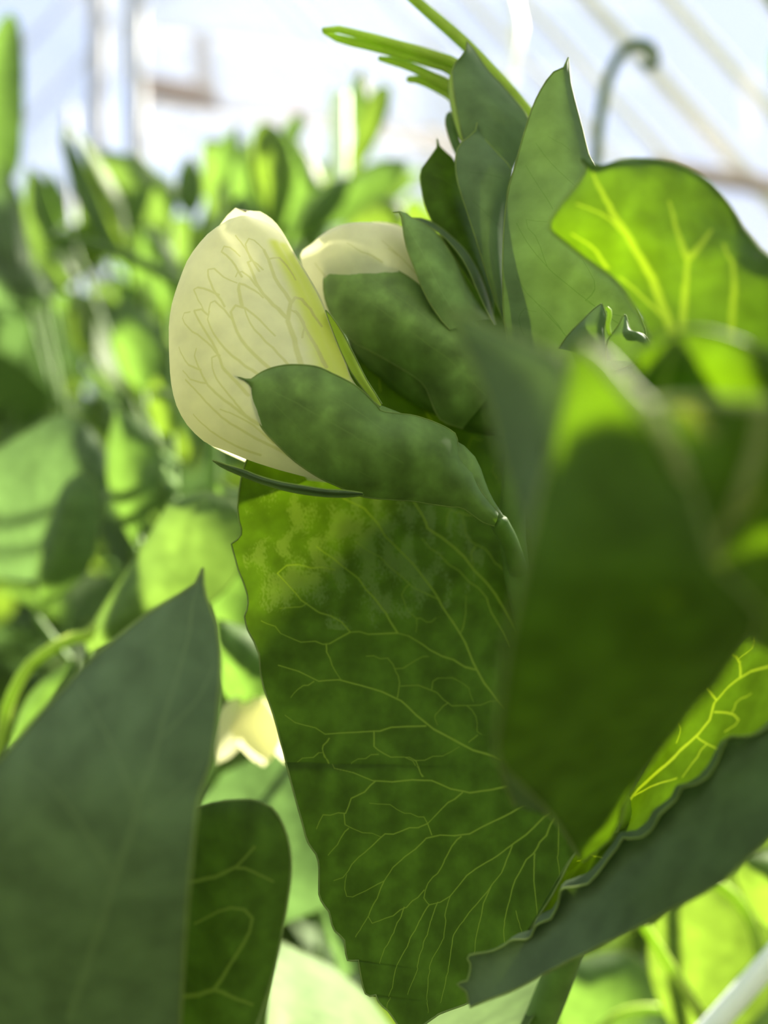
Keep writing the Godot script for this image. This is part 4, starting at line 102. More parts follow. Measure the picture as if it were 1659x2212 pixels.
	"left_big": {"a": [-15.94,-4.97,14,-16.4,-6.25,14.86,-17.45,-7.02,15.71,-18.54,-7.69,16.57,-19.58,-8.36,17.43,-20.53,-9.11,18.29,-21.4,-9.9,19.14,-22.24,-10.67,20,-23.06,-11.43,20.86,-23.8,-12.22,21.71,-24.44,-13.07,22.57,-25.04,-13.91,23.43,-25.64,-14.76,24.17,-26.33,-15.63,24.69,-27,-16.49,25.2,-27.67,-17.33,25.71,-28.31,-18.15,26.23,-28.99,-18.92,26.74,-29.86,-19.73,26.91,-30.73,-20.79,26.74,-31.35,-22,26.57,-31.84,-23.28,26.4,-32.23,-24.59,26.23,-32.54,-25.93,26.06,-32.87,-27.39,25.66,-33.15,-28.91,25.14,-33.34,-30.45,24.63,-33.46,-32.01,24.11,-33.53,-33.58,23.6,-33.55,-35.16,23.09,-33.66,-36.91,22.29,-33.71,-38.7,21.43,-33.71,-40.51,20.57,-33.68,-42.35,19.71,-33.62,-44.21,18.86,-33.58,-46.11,18], "b": [-15.94,-4.97,14,-15.76,-6.17,14.69,-15.39,-7.33,15.37,-14.8,-8.41,16.06,-14.25,-9.47,16.74,-13.89,-10.55,17.57,-13.62,-11.61,18.49,-13.44,-12.64,19.4,-13.29,-13.64,20.31,-13.18,-14.62,21.17,-13.13,-15.61,21.86,-13.12,-16.58,22.54,-13.11,-17.52,23.23,-13.13,-18.44,23.91,-13.26,-19.38,24.4,-13.54,-20.27,24.86,-13.84,-21.13,25.31,-13.98,-22.04,25.77,-14.07,-23.02,26,-14.19,-24.08,26,-14.29,-25.14,26,-14.37,-26.21,26,-14.46,-27.3,25.94,-14.65,-28.56,25.49,-14.84,-29.83,25.03,-15.02,-31.13,24.57,-15.2,-32.43,24.11,-15.4,-33.84,23.49,-15.62,-35.3,22.8,-15.84,-36.78,22.11,-16.06,-38.28,21.43,-16.28,-39.8,20.74,-16.5,-41.35,20.06,-16.72,-42.91,19.37,-16.94,-44.5,18.69,-17.17,-46.11,18], "bulge": [0,1,2,2.5,2.5,2,2], "crease": [0.62,0], "dir": [0,0,1], "ns": 20, "veins": [[0.4,0.2,0.53,0.887,0.615,0.8,0.685,0.708,0.725,0.617,0.75,0.525,0.725,0.429,0.695,0.333,0.685,0.242,0.66,0.142,0.545,0.029], [0.22,0.1,0.725,0.629,0.645,0.583,0.555,0.537,0.43,0.496,0.27,0.462,0.09,0.45], [0.2,0.1,0.76,0.496,0.66,0.446,0.545,0.4,0.42,0.358,0.27,0.321,0.075,0.292], [0.2,0.1,0.755,0.521,0.805,0.5,0.855,0.479,0.9,0.454,0.935,0.429,0.945,0.396], [0.2,0.1,0.7,0.358,0.75,0.329,0.805,0.3,0.86,0.271,0.9,0.237,0.945,0.2]]},
	"left_dark": {"a": [-17.69,-48.2,14,-17.81,-47.18,13.88,-17.94,-46.15,13.76,-18.07,-45.12,13.64,-18.19,-44.09,13.52,-18.31,-43.06,13.4,-18.41,-42.02,13.28,-18.49,-40.97,13.16,-18.54,-39.92,13.04,-18.55,-38.87,12.92,-18.54,-37.81,12.8,-18.51,-36.75,12.68,-18.47,-35.69,12.56,-18.44,-34.63,12.44,-18.41,-33.56,12.32,-18.37,-32.49,12.2,-18.33,-31.41,12.08,-18.27,-30.32,12,-18.17,-29.2,12,-18,-28.08,12,-17.5,-27.08,12,-16.54,-26.55,12,-15.45,-26.27,12,-14.34,-26.07,12,-13.21,-25.99,12,-12.09,-25.97,12], "b": [-12.28,-46.96,16,-11.9,-46.22,15.76,-11.51,-45.47,15.52,-11.14,-44.7,15.28,-10.81,-43.91,15.04,-10.53,-43.1,14.8,-10.27,-42.27,14.56,-10.02,-41.43,14.32,-9.79,-40.58,14.08,-9.55,-39.69,13.92,-9.34,-38.76,13.8,-9.14,-37.83,13.68,-8.97,-36.88,13.56,-8.81,-35.94,13.44,-8.66,-34.98,13.32,-8.52,-34.02,13.2,-8.4,-33.06,13.08,-8.32,-32.09,12.96,-8.33,-31.11,12.84,-8.47,-30.14,12.72,-8.69,-29.18,12.6,-9.02,-28.24,12.48,-9.47,-27.35,12.36,-10.13,-26.59,12.24,-11.06,-26.17,12.12,-12.09,-25.97,12], "bulge": [0,1,1.5,1.5,0], "crease": [0.5,0], "dir": [0,0,1], "ns": 16, "veins": [[0.3,0.16,0.075,0.208,0.18,0.221,0.275,0.233,0.36,0.25,0.44,0.263,0.525,0.258,0.605,0.246,0.695,0.233,0.78,0.225,0.875,0.212], [0.22,0.12,0.44,0.263,0.51,0.304,0.565,0.35,0.62,0.392,0.67,0.433,0.71,0.475,0.72,0.521,0.64,0.55,0.52,0.55,0.405,0.529,0.295,0.496,0.185,0.462], [0.22,0.12,0.06,0.579,0.16,0.6,0.26,0.621,0.355,0.637,0.435,0.658,0.515,0.679,0.605,0.683,0.69,0.675,0.775,0.662,0.86,0.646], [0.14,0.1,0.53,0.683,0.69,0.758]]},
	"column_0": {"a": [-139.42,186.18,-238,-143.22,182.69,-238,-145.54,178.05,-238,-147.58,173.27,-238,-149.48,168.43,-238,-151.2,163.52,-238,-152.65,158.53,-238,-153.64,153.43,-238,-154.23,148.27,-238,-154.37,143.08,-238,-153.99,137.9,-238,-152.95,132.81,-238,-151,128,-238,-148.39,123.51,-238,-145.56,119.15,-238,-142.87,114.71,-238], "b": [-138.56,186.18,-238,-135.74,182.13,-238,-134.65,177.31,-238,-134.21,172.38,-238,-133.99,167.43,-238,-133.88,162.47,-238,-133.86,157.51,-238,-133.92,152.56,-238,-134.03,147.6,-238,-134.24,142.65,-238,-134.5,137.7,-238,-134.97,132.77,-238,-136.16,127.96,-238,-138.14,123.42,-238,-140.51,119.07,-238,-142.87,114.71,-238], "bulge": [0,6,7.2,6,0], "crease": [0.5,0], "dir": [0,0,1], "ns": 8, "veins": []},
	"column_1": {"a": [-141.88,129.6,-228,-140.09,128.06,-228,-138.33,126.48,-228,-136.88,124.61,-228,-135.62,122.61,-228,-134.44,120.56,-228,-133.33,118.47,-228,-132.32,116.33,-228,-131.44,114.14,-228,-130.73,111.88,-228,-130.2,109.58,-228,-129.8,107.25,-228,-129.47,104.9,-228,-129.17,102.56,-228,-128.87,100.21,-228,-128.52,97.87,-228], "b": [-145.22,114.57,-228,-144.19,113.29,-228,-143.16,112.01,-228,-142.12,110.72,-228,-141.09,109.44,-228,-140.06,108.15,-228,-139.04,106.86,-228,-138.04,105.56,-228,-137.09,104.21,-228,-136.16,102.85,-228,-135.21,101.5,-228,-134.19,100.22,-228,-132.99,99.1,-228,-131.57,98.26,-228,-130.04,97.66,-228,-128.52,97.04,-228], "bulge": [0,4,4.8,4,0], "crease": [0.5,0], "dir": [0,0,1], "ns": 8, "veins": []},
	"column_2": {"a": [-132.53,128.49,-238,-133.13,125.52,-238,-133.75,122.57,-238,-134.16,119.57,-238,-134.28,116.56,-238,-134.21,113.53,-238,-134.03,110.52,-238,-133.76,107.51,-238,-133.41,104.51,-238,-132.99,101.51,-238,-132.49,98.53,-238,-131.85,95.58,-238,-130.96,92.7,-238,-129.56,90.03,-238,-127.62,87.71,-238,-125.64,85.43,-238], "b": [-132.19,128.83,-238,-129.54,126.91,-238,-126.97,124.88,-238,-125,122.29,-238,-123.53,119.36,-238,-122.35,116.3,-238,-121.39,113.17,-238,-120.5,110.02,-238,-119.75,106.84,-238,-119.43,103.58,-238,-119.73,100.33,-238,-120.6,97.17,-238,-121.78,94.12,-238,-123.08,91.11,-238,-124.4,88.11,-238,-125.64,85.08,-238], "bulge": [0,6,7.2,6,0], "crease": [0.5,0], "dir": [0,0,1], "ns": 8, "veins": []},
	"column_3": {"a": [-134.58,107.41,-208,-132.48,109.41,-208,-129.95,110.55,-208,-127.45,109.1,-208,-125.42,107.03,-208,-123.8,104.62,-208,-122.67,101.95,-208,-121.89,99.15,-208,-121.28,96.3,-208,-120.77,93.44,-208,-120.3,90.57,-208,-119.94,87.68,-208,-119.66,84.79,-208,-119.42,81.89,-208,-119.18,78.99,-208,-118.92,76.1,-208], "b": [-134.58,85.49,-208,-133.52,84.79,-208,-132.47,84.09,-208,-131.42,83.38,-208,-130.36,82.68,-208,-129.31,81.98,-208,-128.24,81.31,-208,-127.17,80.63,-208,-126.12,79.92,-208,-125.11,79.16,-208,-124.2,78.29,-208,-123.36,77.33,-208,-122.49,76.42,-208,-121.4,75.78,-208,-120.17,75.51,-208,-118.92,75.31,-208], "bulge": [0,5,6,5,0], "crease": [0.5,0], "dir": [0,0,1], "ns": 8, "veins": []},
	"column_4": {"a": [-118.84,88.34,-218,-117.95,89.19,-218,-117.12,90.09,-218,-116.24,90.94,-218,-115.18,91.53,-218,-113.97,91.43,-218,-112.86,90.92,-218,-111.85,90.23,-218,-110.93,89.42,-218,-110.09,88.52,-218,-109.39,87.52,-218,-108.83,86.43,-218,-108.36,85.3,-218,-107.93,84.15,-218,-107.5,83,-218,-107.03,81.87,-218], "b": [-118.84,87.53,-218,-118.19,86.6,-218,-117.56,85.66,-218,-116.93,84.72,-218,-116.29,83.79,-218,-115.62,82.88,-218,-114.91,82,-218,-114.15,81.16,-218,-113.38,80.33,-218,-112.55,79.56,-218,-111.63,78.91,-218,-110.55,78.64,-218,-109.52,79.08,-218,-108.67,79.83,-218,-107.87,80.63,-218,-107.03,81.38,-218], "bulge": [0,4,4.8,4,0], "crease": [0.5,0], "dir": [0,0,1], "ns": 8, "veins": []},
	"column_5": {"a": [-133.01,91.75,-208,-131.02,91.18,-208,-129.01,90.69,-208,-127.02,90.14,-208,-125.08,89.41,-208,-123.28,88.4,-208,-121.62,87.17,-208,-120.06,85.82,-208,-118.59,84.35,-208,-117.24,82.79,-208,-116.01,81.13,-208,-115,79.33,-208,-114.27,77.39,-208,-113.72,75.4,-208,-113.23,73.39,-208,-112.66,71.4,-208], "b": [-133.01,69.83,-208,-131.6,69.85,-208,-130.19,69.88,-208,-128.77,69.92,-208,-127.36,69.94,-208,-125.95,69.94,-208,-124.54,69.9,-208,-123.13,69.77,-208,-121.75,69.45,-208,-120.42,68.99,-208,-119.08,68.52,-208,-117.7,68.27,-208,-116.31,68.49,-208,-115.05,69.11,-208,-113.87,69.89,-208,-112.66,70.62,-208], "bulge": [0,4,4.8,4,0], "crease": [0.5,0], "dir": [0,0,1], "ns": 8, "veins": []},
	"blade_6": {"a": [-107.96,132.15,-208,-108.95,128.91,-208,-109.17,125.54,-208,-108.69,122.19,-208,-108.01,118.86,-208,-107.25,115.56,-208,-106.48,112.25,-208,-105.64,108.97,-208,-104.61,105.73,-208,-103.27,102.62,-208,-101.61,99.67,-208,-99.79,96.8,-208,-97.97,93.94,-208,-96.1,91.11,-208,-94.2,88.3,-208,-92.3,85.49,-208], "b": [-107.96,132.15,-208,-106.66,129.07,-208,-105.35,125.98,-208,-103.98,122.93,-208,-102.49,119.93,-208,-100.96,116.96,-208,-99.48,113.95,-208,-98.11,110.9,-208,-96.81,107.81,-208,-95.59,104.69,-208,-94.38,101.57,-208,-93.22,98.43,-208,-92.36,95.2,-208,-92.07,91.87,-208,-92.18,88.52,-208,-92.3,85.18,-208], "bulge": [0,5,6,5,0], "crease": [0.5,0], "dir": [0,0,1], "ns": 8, "veins": []},
	"blade_7": {"a": [-108.49,133.08,-213,-106.39,130.7,-213,-104.84,127.95,-213,-103.89,124.92,-213,-103.1,121.85,-213,-102.28,118.78,-213,-101.34,115.75,-213,-100.34,112.74,-213,-99.29,109.75,-213,-98.14,106.79,-213,-96.87,103.89,-213,-95.48,101.04,-213,-94,98.23,-213,-92.47,95.45,-213,-90.79,92.76,-213,-89.06,90.1,-213], "b": [-108.17,133.4,-213,-105.84,131.08,-213,-103.53,128.74,-213,-101.42,126.22,-213,-99.5,123.56,-213,-97.68,120.83,-213,-95.95,118.03,-213,-94.3,115.19,-213,-92.75,112.3,-213,-91.35,109.33,-213,-90.18,106.26,-213,-89.23,103.11,-213,-88.53,99.9,-213,-88.18,96.64,-213,-88.4,93.37,-213,-88.75,90.1,-213], "bulge": [0,6,7.2,6,0], "crease": [0.5,0], "dir": [0,0,1], "ns": 8, "veins": []},
	"blade_8": {"a": [-111.71,138.59,-248,-112.85,136.22,-248,-113.6,133.72,-248,-113.17,131.13,-248,-112.32,128.63,-248,-111.31,126.19,-248,-110.2,123.8,-248,-108.99,121.46,-248,-107.68,119.17,-248,-106.23,116.97,-248,-104.64,114.87,-248,-102.9,112.88,-248,-101.01,111.04,-248,-98.82,109.58,-248,-96.4,108.55,-248,-93.96,107.54,-248], "b": [-110.82,139.12,-248,-107.59,138.7,-248,-104.35,138.28,-248,-101.14,137.72,-248,-97.93,137.18,-248,-94.74,136.51,-248,-91.99,134.83,-248,-90.06,132.22,-248,-88.92,129.18,-248,-88.62,125.94,-248,-89.02,122.71,-248,-89.85,119.56,-248,-90.85,116.45,-248,-91.91,113.37,-248,-92.97,110.29,-248,-93.96,107.18,-248], "bulge": [0,6,7.2,6,0], "crease": [0.5,0], "dir": [0,0,1], "ns": 8, "veins": []},
	"blade_9": {"a": [-98.55,141.75,-258,-98.28,139.53,-258,-98.07,137.31,-258,-97.85,135.08,-258,-97.57,132.87,-258,-97.17,130.67,-258,-96.58,128.51,-258,-95.84,126.4,-258,-94.99,124.34,-258,-94.02,122.32,-258,-92.93,120.37,-258,-91.67,118.53,-258,-90.09,116.95,-258,-88.13,115.89,-258,-86.02,115.16,-258,-83.94,114.35,-258], "b": [-98.19,142.12,-258,-96.36,140.52,-258,-94.54,138.93,-258,-92.71,137.34,-258,-90.89,135.74,-258,-89.06,134.15,-258,-87.09,132.74,-258,-85.05,131.43,-258,-83.12,129.98,-258,-81.6,128.11,-258,-81,125.78,-258,-81.18,123.37,-258,-81.7,121.01,-258,-82.36,118.68,-258,-83.03,116.35,-258,-83.57,113.99,-258], "bulge": [0,6,7.2,6,0], "crease": [0.5,0], "dir": [0,0,1], "ns": 8, "veins": []},
	"blade_10": {"a": [-125.64,128.49,-238,-125.51,126.74,-238,-125.42,124.98,-238,-125.29,123.23,-238,-125.09,121.49,-238,-124.76,119.76,-238,-124.33,118.06,-238,-123.86,116.37,-238,-123.34,114.69,-238,-122.77,113.03,-238,-122.15,111.39,-238,-121.45,109.78,-238,-120.58,108.25,-238,-119.48,106.89,-238,-118.24,105.65,-238,-117.03,104.37,-238], "b": [-125.3,128.83,-238,-124.27,127.35,-238,-123.22,125.89,-238,-122.19,124.42,-238,-121.22,122.91,-238,-120.34,121.34,-238,-119.53,119.73,-238,-118.76,118.1,-238,-118.07,116.44,-238,-117.48,114.74,-238,-117.04,113,-238,-116.82,111.22,-238,-116.79,109.42,-238,-116.87,107.62,-238,-116.98,105.83,-238,-117.03,104.03,-238], "bulge": [0,4,4.8,4,0], "crease": [0.5,0], "dir": [0,0,1], "ns": 8, "veins": []},
	"blade_11": {"a": [-88.43,104.55,-228,-88.51,102.07,-228,-88.65,99.59,-228,-88.78,97.12,-228,-88.79,94.63,-228,-88.59,92.16,-228,-88.12,89.73,-228,-87.46,87.33,-228,-86.67,84.98,-228,-85.78,82.67,-228,-84.77,80.4,-228,-83.63,78.2,-228,-82.25,76.14,-228,-80.52,74.36,-228,-78.61,72.79,-228,-76.74,71.15,-228], "b": [-88.1,104.89,-228,-85.8,103.4,-228,-83.43,102.02,-228,-81.14,100.51,-228,-79.1,98.69,-228,-77.44,96.51,-228,-75.99,94.19,-228,-74.72,91.76,-228,-73.66,89.23,-228,-72.89,86.6,-228,-72.56,83.89,-228,-72.84,81.17,-228,-73.58,78.53,-228,-74.54,75.97,-228,-75.54,73.41,-228,-76.41,70.81,-228], "bulge": [0,5,6,5,0], "crease": [0.5,0], "dir": [0,0,1], "ns": 8, "veins": []},
	"blade_12": {"a": [-71.15,147.23,-258,-71.41,145.12,-258,-71.7,143.02,-258,-71.94,140.91,-258,-72.05,138.78,-258,-72.06,136.66,-258,-72.01,134.53,-258,-71.93,132.41,-258,-71.8,130.29,-258,-71.59,128.17,-258,-71.29,126.07,-258,-70.82,124,-258,-70.13,121.99,-258,-69.27,120.04,-258,-68.36,118.12,-258,-67.5,116.18,-258], "b": [-70.79,147.23,-258,-68.09,147.03,-258,-65.38,146.96,-258,-62.82,146.17,-258,-61.24,144.02,-258,-60.41,141.44,-258,-59.98,138.77,-258,-59.88,136.06,-258,-60.09,133.36,-258,-60.65,130.71,-258,-61.53,128.15,-258,-62.58,125.65,-258,-63.72,123.19,-258,-64.89,120.75,-258,-66.04,118.29,-258,-67.13,115.81,-258], "bulge": [0,5,6,5,0], "crease": [0.5,0], "dir": [0,0,1], "ns": 8, "veins": []},
	"blade_13": {"a": [-68.2,124.74,-218,-69.17,123.41,-218,-70.2,122.12,-218,-71.13,120.76,-218,-71.84,119.28,-218,-72.29,117.69,-218,-72.58,116.07,-218,-72.76,114.43,-218,-72.82,112.78,-218,-72.74,111.13,-218,-72.43,109.52,-218,-71.87,107.97,-218,-71.12,106.5,-218,-70.15,105.17,-218,-68.69,104.47,-218,-67.06,104.2,-218], "b": [-67.87,124.74,-218,-66.99,123.5,-218,-66.08,122.26,-218,-65.23,120.99,-218,-64.52,119.63,-218,-63.94,118.22,-218,-63.46,116.76,-218,-63.14,115.27,-218,-63,113.75,-218,-63.02,112.21,-218,-63.16,110.69,-218,-63.42,109.18,-218,-63.85,107.71,-218,-64.61,106.39,-218,-65.67,105.29,-218,-66.74,104.2,-218], "bulge": [0,3,3.6,3,0], "crease": [0.5,0], "dir": [0,0,1], "ns": 8, "veins": []},
	"blade_14": {"a": [-56.34,148.35,-248,-57.68,147.23,-248,-59.07,146.17,-248,-60.41,145.05,-248,-61.56,143.74,-248,-62.42,142.22,-248,-63.06,140.6,-248,-63.54,138.92,-248,-63.89,137.21,-248,-64.09,135.48,-248,-64.13,133.73,-248,-63.93,132,-248,-63.52,130.3,-248,-63.01,128.63,-248,-62.49,126.96,-248,-62.02,125.28,-248], "b": [-55.99,148.35,-248,-55.9,146.71,-248,-55.79,145.07,-248,-55.72,143.42,-248,-55.77,141.78,-248,-55.93,140.14,-248,-56.15,138.51,-248,-56.42,136.88,-248,-56.76,135.27,-248,-57.17,133.68,-248,-57.69,132.12,-248,-58.35,130.61,-248,-59.13,129.16,-248,-59.98,127.75,-248,-60.84,126.35,-248,-61.66,124.93,-248], "bulge": [0,3,3.6,3,0], "crease": [0.5,0], "dir": [0,0,1], "ns": 8, "veins": []},
	"fan_15": {"a": [-44.18,140.96,-228,-46.26,138.73,-228,-47.57,136.01,-228,-47.91,132.98,-228,-47.88,129.93,-228,-47.6,126.89,-228,-47.11,123.87,-228,-46.46,120.89,-228,-45.69,117.93,-228,-44.83,115,-228,-43.9,112.09,-228,-42.87,109.21,-228,-41.76,106.37,-228,-40.61,103.54,-228,-39.46,100.71,-228,-38.33,97.87,-228], "b": [-43.84,140.96,-228,-40.66,140.11,-228,-37.93,138.37,-228,-35.99,135.71,-228,-34.62,132.72,-228,-33.68,129.57,-228,-32.9,126.37,-228,-32.42,123.12,-228,-32.35,119.83,-228,-32.68,116.55,-228,-33.35,113.33,-228,-34.21,110.15,-228,-35.15,106.99,-228,-36.12,103.85,-228,-37.09,100.7,-228,-38,97.54,-228], "bulge": [0,6,7.2,6,0], "crease": [0.55,4], "dir": [0,0,1], "ns": 8, "veins": []},
	"fan_16": {"a": [-37.23,141.81,-233,-36.19,139.22,-233,-35.07,136.67,-233,-34.21,134.02,-233,-33.83,131.26,-233,-33.85,128.48,-233,-34.09,125.7,-233,-34.46,122.94,-233,-34.89,120.18,-233,-35.36,117.43,-233,-35.84,114.69,-233,-36.39,111.96,-233,-37.01,109.24,-233,-37.65,106.52,-233,-38.3,103.81,-233,-38.93,101.1,-233], "b": [-36.89,142.15,-233,-34.42,139.61,-233,-31.92,137.09,-233,-29.58,134.42,-233,-27.53,131.53,-233,-25.66,128.52,-233,-24.01,125.38,-233,-22.75,122.07,-233,-21.94,118.63,-233,-23.18,115.37,-233,-25.42,112.63,-233,-27.97,110.16,-233,-30.61,107.79,-233,-33.28,105.46,-233,-35.96,103.13,-233,-38.59,100.76,-233], "bulge": [0,6,7.2,6,0], "crease": [0.5,0], "dir": [0,0,1], "ns": 8, "veins": []},
	"fan_17": {"a": [-30.92,149.15,-238,-31.91,148.42,-238,-32.93,147.72,-238,-33.92,146.98,-238,-34.83,146.15,-238,-35.62,145.2,-238,-36.35,144.2,-238,-36.99,143.15,-238,-37.49,142.02,-238,-37.77,140.82,-238,-37.78,139.59,-238,-37.55,138.37,-238,-37.21,137.19,-238,-36.82,136.01,-238,-36.43,134.84,-238,-36.08,133.65,-238], "b": [-30.05,149.15,-238,-29.88,147.99,-238,-29.67,146.83,-238,-29.5,145.67,-238,-29.48,144.49,-238,-29.68,143.33,-238,-30.04,142.21,-238,-30.52,141.13,-238,-31.06,140.09,-238,-31.64,139.06,-238,-32.25,138.05,-238,-32.92,137.08,-238,-33.61,136.13,-238,-34.33,135.2,-238,-35.04,134.26,-238,-35.74,133.31,-238], "bulge": [0,3,3.6,3,0], "crease": [0.5,0], "dir": [0,0,1], "ns": 8, "veins": []},
	"fan_18": {"a": [-51.58,138.82,-238,-52.86,136.46,-238,-54.18,134.12,-238,-55.43,131.75,-238,-56.48,129.28,-238,-57.31,126.73,-238,-58.1,124.16,-238,-58.68,121.54,-238,-58.83,118.87,-238,-58.41,116.23,-238,-57.38,113.75,-238,-56.03,111.44,-238,-54.51,109.22,-238,-52.93,107.05,-238,-51.36,104.88,-238,-49.86,102.65,-238], "b": [-51.07,139.16,-238,-49.76,136.91,-238,-48.39,134.7,-238,-47.2,132.39,-238,-46.34,129.93,-238,-45.7,127.41,-238,-45.17,124.86,-238,-44.78,122.28,-238,-44.59,119.69,-238,-44.64,117.09,-238,-45.03,114.51,-238,-45.73,112.01,-238,-46.63,109.56,-238,-47.61,107.15,-238,-48.6,104.75,-238,-49.52,102.31,-238], "bulge": [0,5,6,5,0], "crease": [0.5,0], "dir": [0,0,1], "ns": 8, "veins": []},
	"fan_19": {"a": [1.64,144.21,-208,-0.76,144.46,-208,-2.92,143.56,-208,-4.33,141.58,-208,-5.49,139.44,-208,-6.54,137.25,-208,-7.52,135.02,-208,-8.42,132.76,-208,-9.21,130.46,-208,-9.86,128.11,-208,-10.41,125.74,-208,-10.87,123.36,-208,-11.28,120.96,-208,-11.52,118.54,-208,-11.59,116.11,-208,-11.66,113.67,-208], "b": [2.43,143.42,-208,2.38,141.17,-208,2.28,138.91,-208,1.84,136.7,-208,1.19,134.54,-208,0.45,132.4,-208,-0.37,130.3,-208,-1.27,128.23,-208,-2.27,126.2,-208,-3.35,124.22,-208,-4.48,122.27,-208,-5.67,120.35,-208,-6.91,118.46,-208,-8.27,116.66,-208,-9.8,115,-208,-11.35,113.36,-208], "bulge": [0,5,6,5,0], "crease": [0.5,3], "dir": [0,0,1], "ns": 8, "veins": []},
	"fan_20": {"a": [-8.01,154.68,-218,-9.08,153.36,-218,-10.18,152.07,-218,-10.99,150.59,-218,-11.43,148.95,-218,-11.65,147.27,-218,-11.76,145.58,-218,-11.8,143.88,-218,-11.79,142.19,-218,-11.74,140.49,-218,-11.64,138.8,-218,-11.46,137.11,-218,-11.22,135.43,-218,-10.95,133.76,-218,-10.68,132.09,-218,-10.44,130.41,-218], "b": [-7.52,154.68,-218,-6.76,153.1,-218,-5.93,151.56,-218,-5.22,149.96,-218,-4.78,148.26,-218,-4.64,146.52,-218,-4.69,144.77,-218,-4.9,143.03,-218,-5.26,141.32,-218,-5.74,139.63,-218,-6.35,137.99,-218,-7.06,136.39,-218,-7.82,134.81,-218,-8.59,133.24,-218,-9.37,131.67,-218,-10.11,130.08,-218], "bulge": [0,4,4.8,4,0], "crease": [0.5,0], "dir": [0,0,1], "ns": 8, "veins": []},
	"fan_21": {"a": [7.64,115.18,-198,5,115.34,-198,2.35,115.45,-198,-0.28,115.1,-198,-2.83,114.36,-198,-5.3,113.41,-198,-7.68,112.23,-198,-9.89,110.77,-198,-11.95,109.09,-198,-13.85,107.24,-198,-15.57,105.22,-198,-17.07,103.04,-198,-18.25,100.66,-198,-19.23,98.2,-198,-20.14,95.71,-198,-21.11,93.24,-198], "b": [7.95,114.73,-198,7.13,112.33,-198,6.37,109.91,-198,5.23,107.66,-198,3.51,105.81,-198,1.45,104.34,-198,-0.72,103.04,-198,-2.92,101.77,-198,-5.05,100.41,-198,-7.12,98.95,-198,-9.18,97.47,-198,-11.27,96.05,-198,-13.47,94.79,-198,-15.84,93.9,-198,-18.32,93.4,-198,-20.81,92.93,-198], "bulge": [0,5,6,5,0], "crease": [0.5,0], "dir": [0,0,1], "ns": 8, "veins": []},
	"fan_22": {"a": [5.92,97.33,-188,4.48,98.02,-188,3.08,98.79,-188,1.6,99.39,-188,0.02,99.51,-188,-1.54,99.15,-188,-3.02,98.56,-188,-4.44,97.81,-188,-5.79,96.96,-188,-7.07,96,-188,-8.24,94.91,-188,-9.29,93.71,-188,-10.25,92.43,-188,-11.18,91.13,-188,-12.11,89.83,-188,-13.08,88.56,-188], "b": [6.65,95.87,-188,6.64,94.1,-188,6.69,92.34,-188,6.29,90.63,-188,5.23,89.23,-188,3.93,88.04,-188,2.48,87.02,-188,0.91,86.22,-188,-0.78,85.73,-188,-2.54,85.63,-188,-4.29,85.87,-188,-6.01,86.28,-188,-7.7,86.78,-188,-9.39,87.3,-188,-11.08,87.82,-188,-12.79,88.27,-188], "bulge": [0,5,6,5,0], "crease": [0.5,0], "dir": [0,0,1], "ns": 8, "veins": []},
	"fan_23": {"a": [-10.34,107.99,-193,-12.44,107.39,-193,-14.56,106.87,-193,-16.66,106.25,-193,-18.66,105.37,-193,-20.49,104.18,-193,-22.2,102.82,-193,-23.79,101.32,-193,-25.22,99.68,-193,-26.49,97.9,-193,-27.55,95.99,-193,-28.4,93.97,-193,-29.12,91.91,-193,-29.78,89.83,-193,-30.44,87.74,-193,-31.16,85.68,-193], "b": [-10.04,107.69,-193,-10.72,105.66,-193,-11.35,103.61,-193,-12.06,101.59,-193,-12.97,99.66,-193,-14.1,97.83,-193,-15.31,96.07,-193,-16.61,94.36,-193,-18,92.73,-193,-19.51,91.21,-193,-21.16,89.85,-193,-22.98,88.72,-193,-24.91,87.8,-193,-26.9,87,-193,-28.9,86.23,-193,-30.87,85.38,-193], "bulge": [0,5,6,5,0], "crease": [0.5,0], "dir": [0,0,1], "ns": 8, "veins": []},
	"fan_24": {"a": [-48.46,107.41,-208,-49.93,106.12,-208,-51.47,104.91,-208,-52.94,103.62,-208,-54.18,102.12,-208,-55.05,100.37,-208,-55.63,98.5,-208,-56.05,96.59,-208,-56.33,94.65,-208,-56.45,92.7,-208,-56.36,90.75,-208,-55.92,88.85,-208,-55.04,87.11,-208,-53.9,85.51,-208,-52.7,83.97,-208,-51.59,82.36,-208], "b": [-47.68,107.41,-208,-46.03,105.73,-208,-44.33,104.1,-208,-42.68,102.42,-208,-41.22,100.58,-208,-40.1,98.51,-208,-39.13,96.36,-208,-38.47,94.11,-208,-38.46,91.77,-208,-39.45,89.66,-208,-41.16,88.05,-208,-43.12,86.74,-208,-45.16,85.56,-208,-47.22,84.43,-208,-49.27,83.28,-208,-51.28,82.05,-208], "bulge": [0,4,4.8,4,0], "crease": [0.5,0], "dir": [0,0,1], "ns": 8, "veins": []},
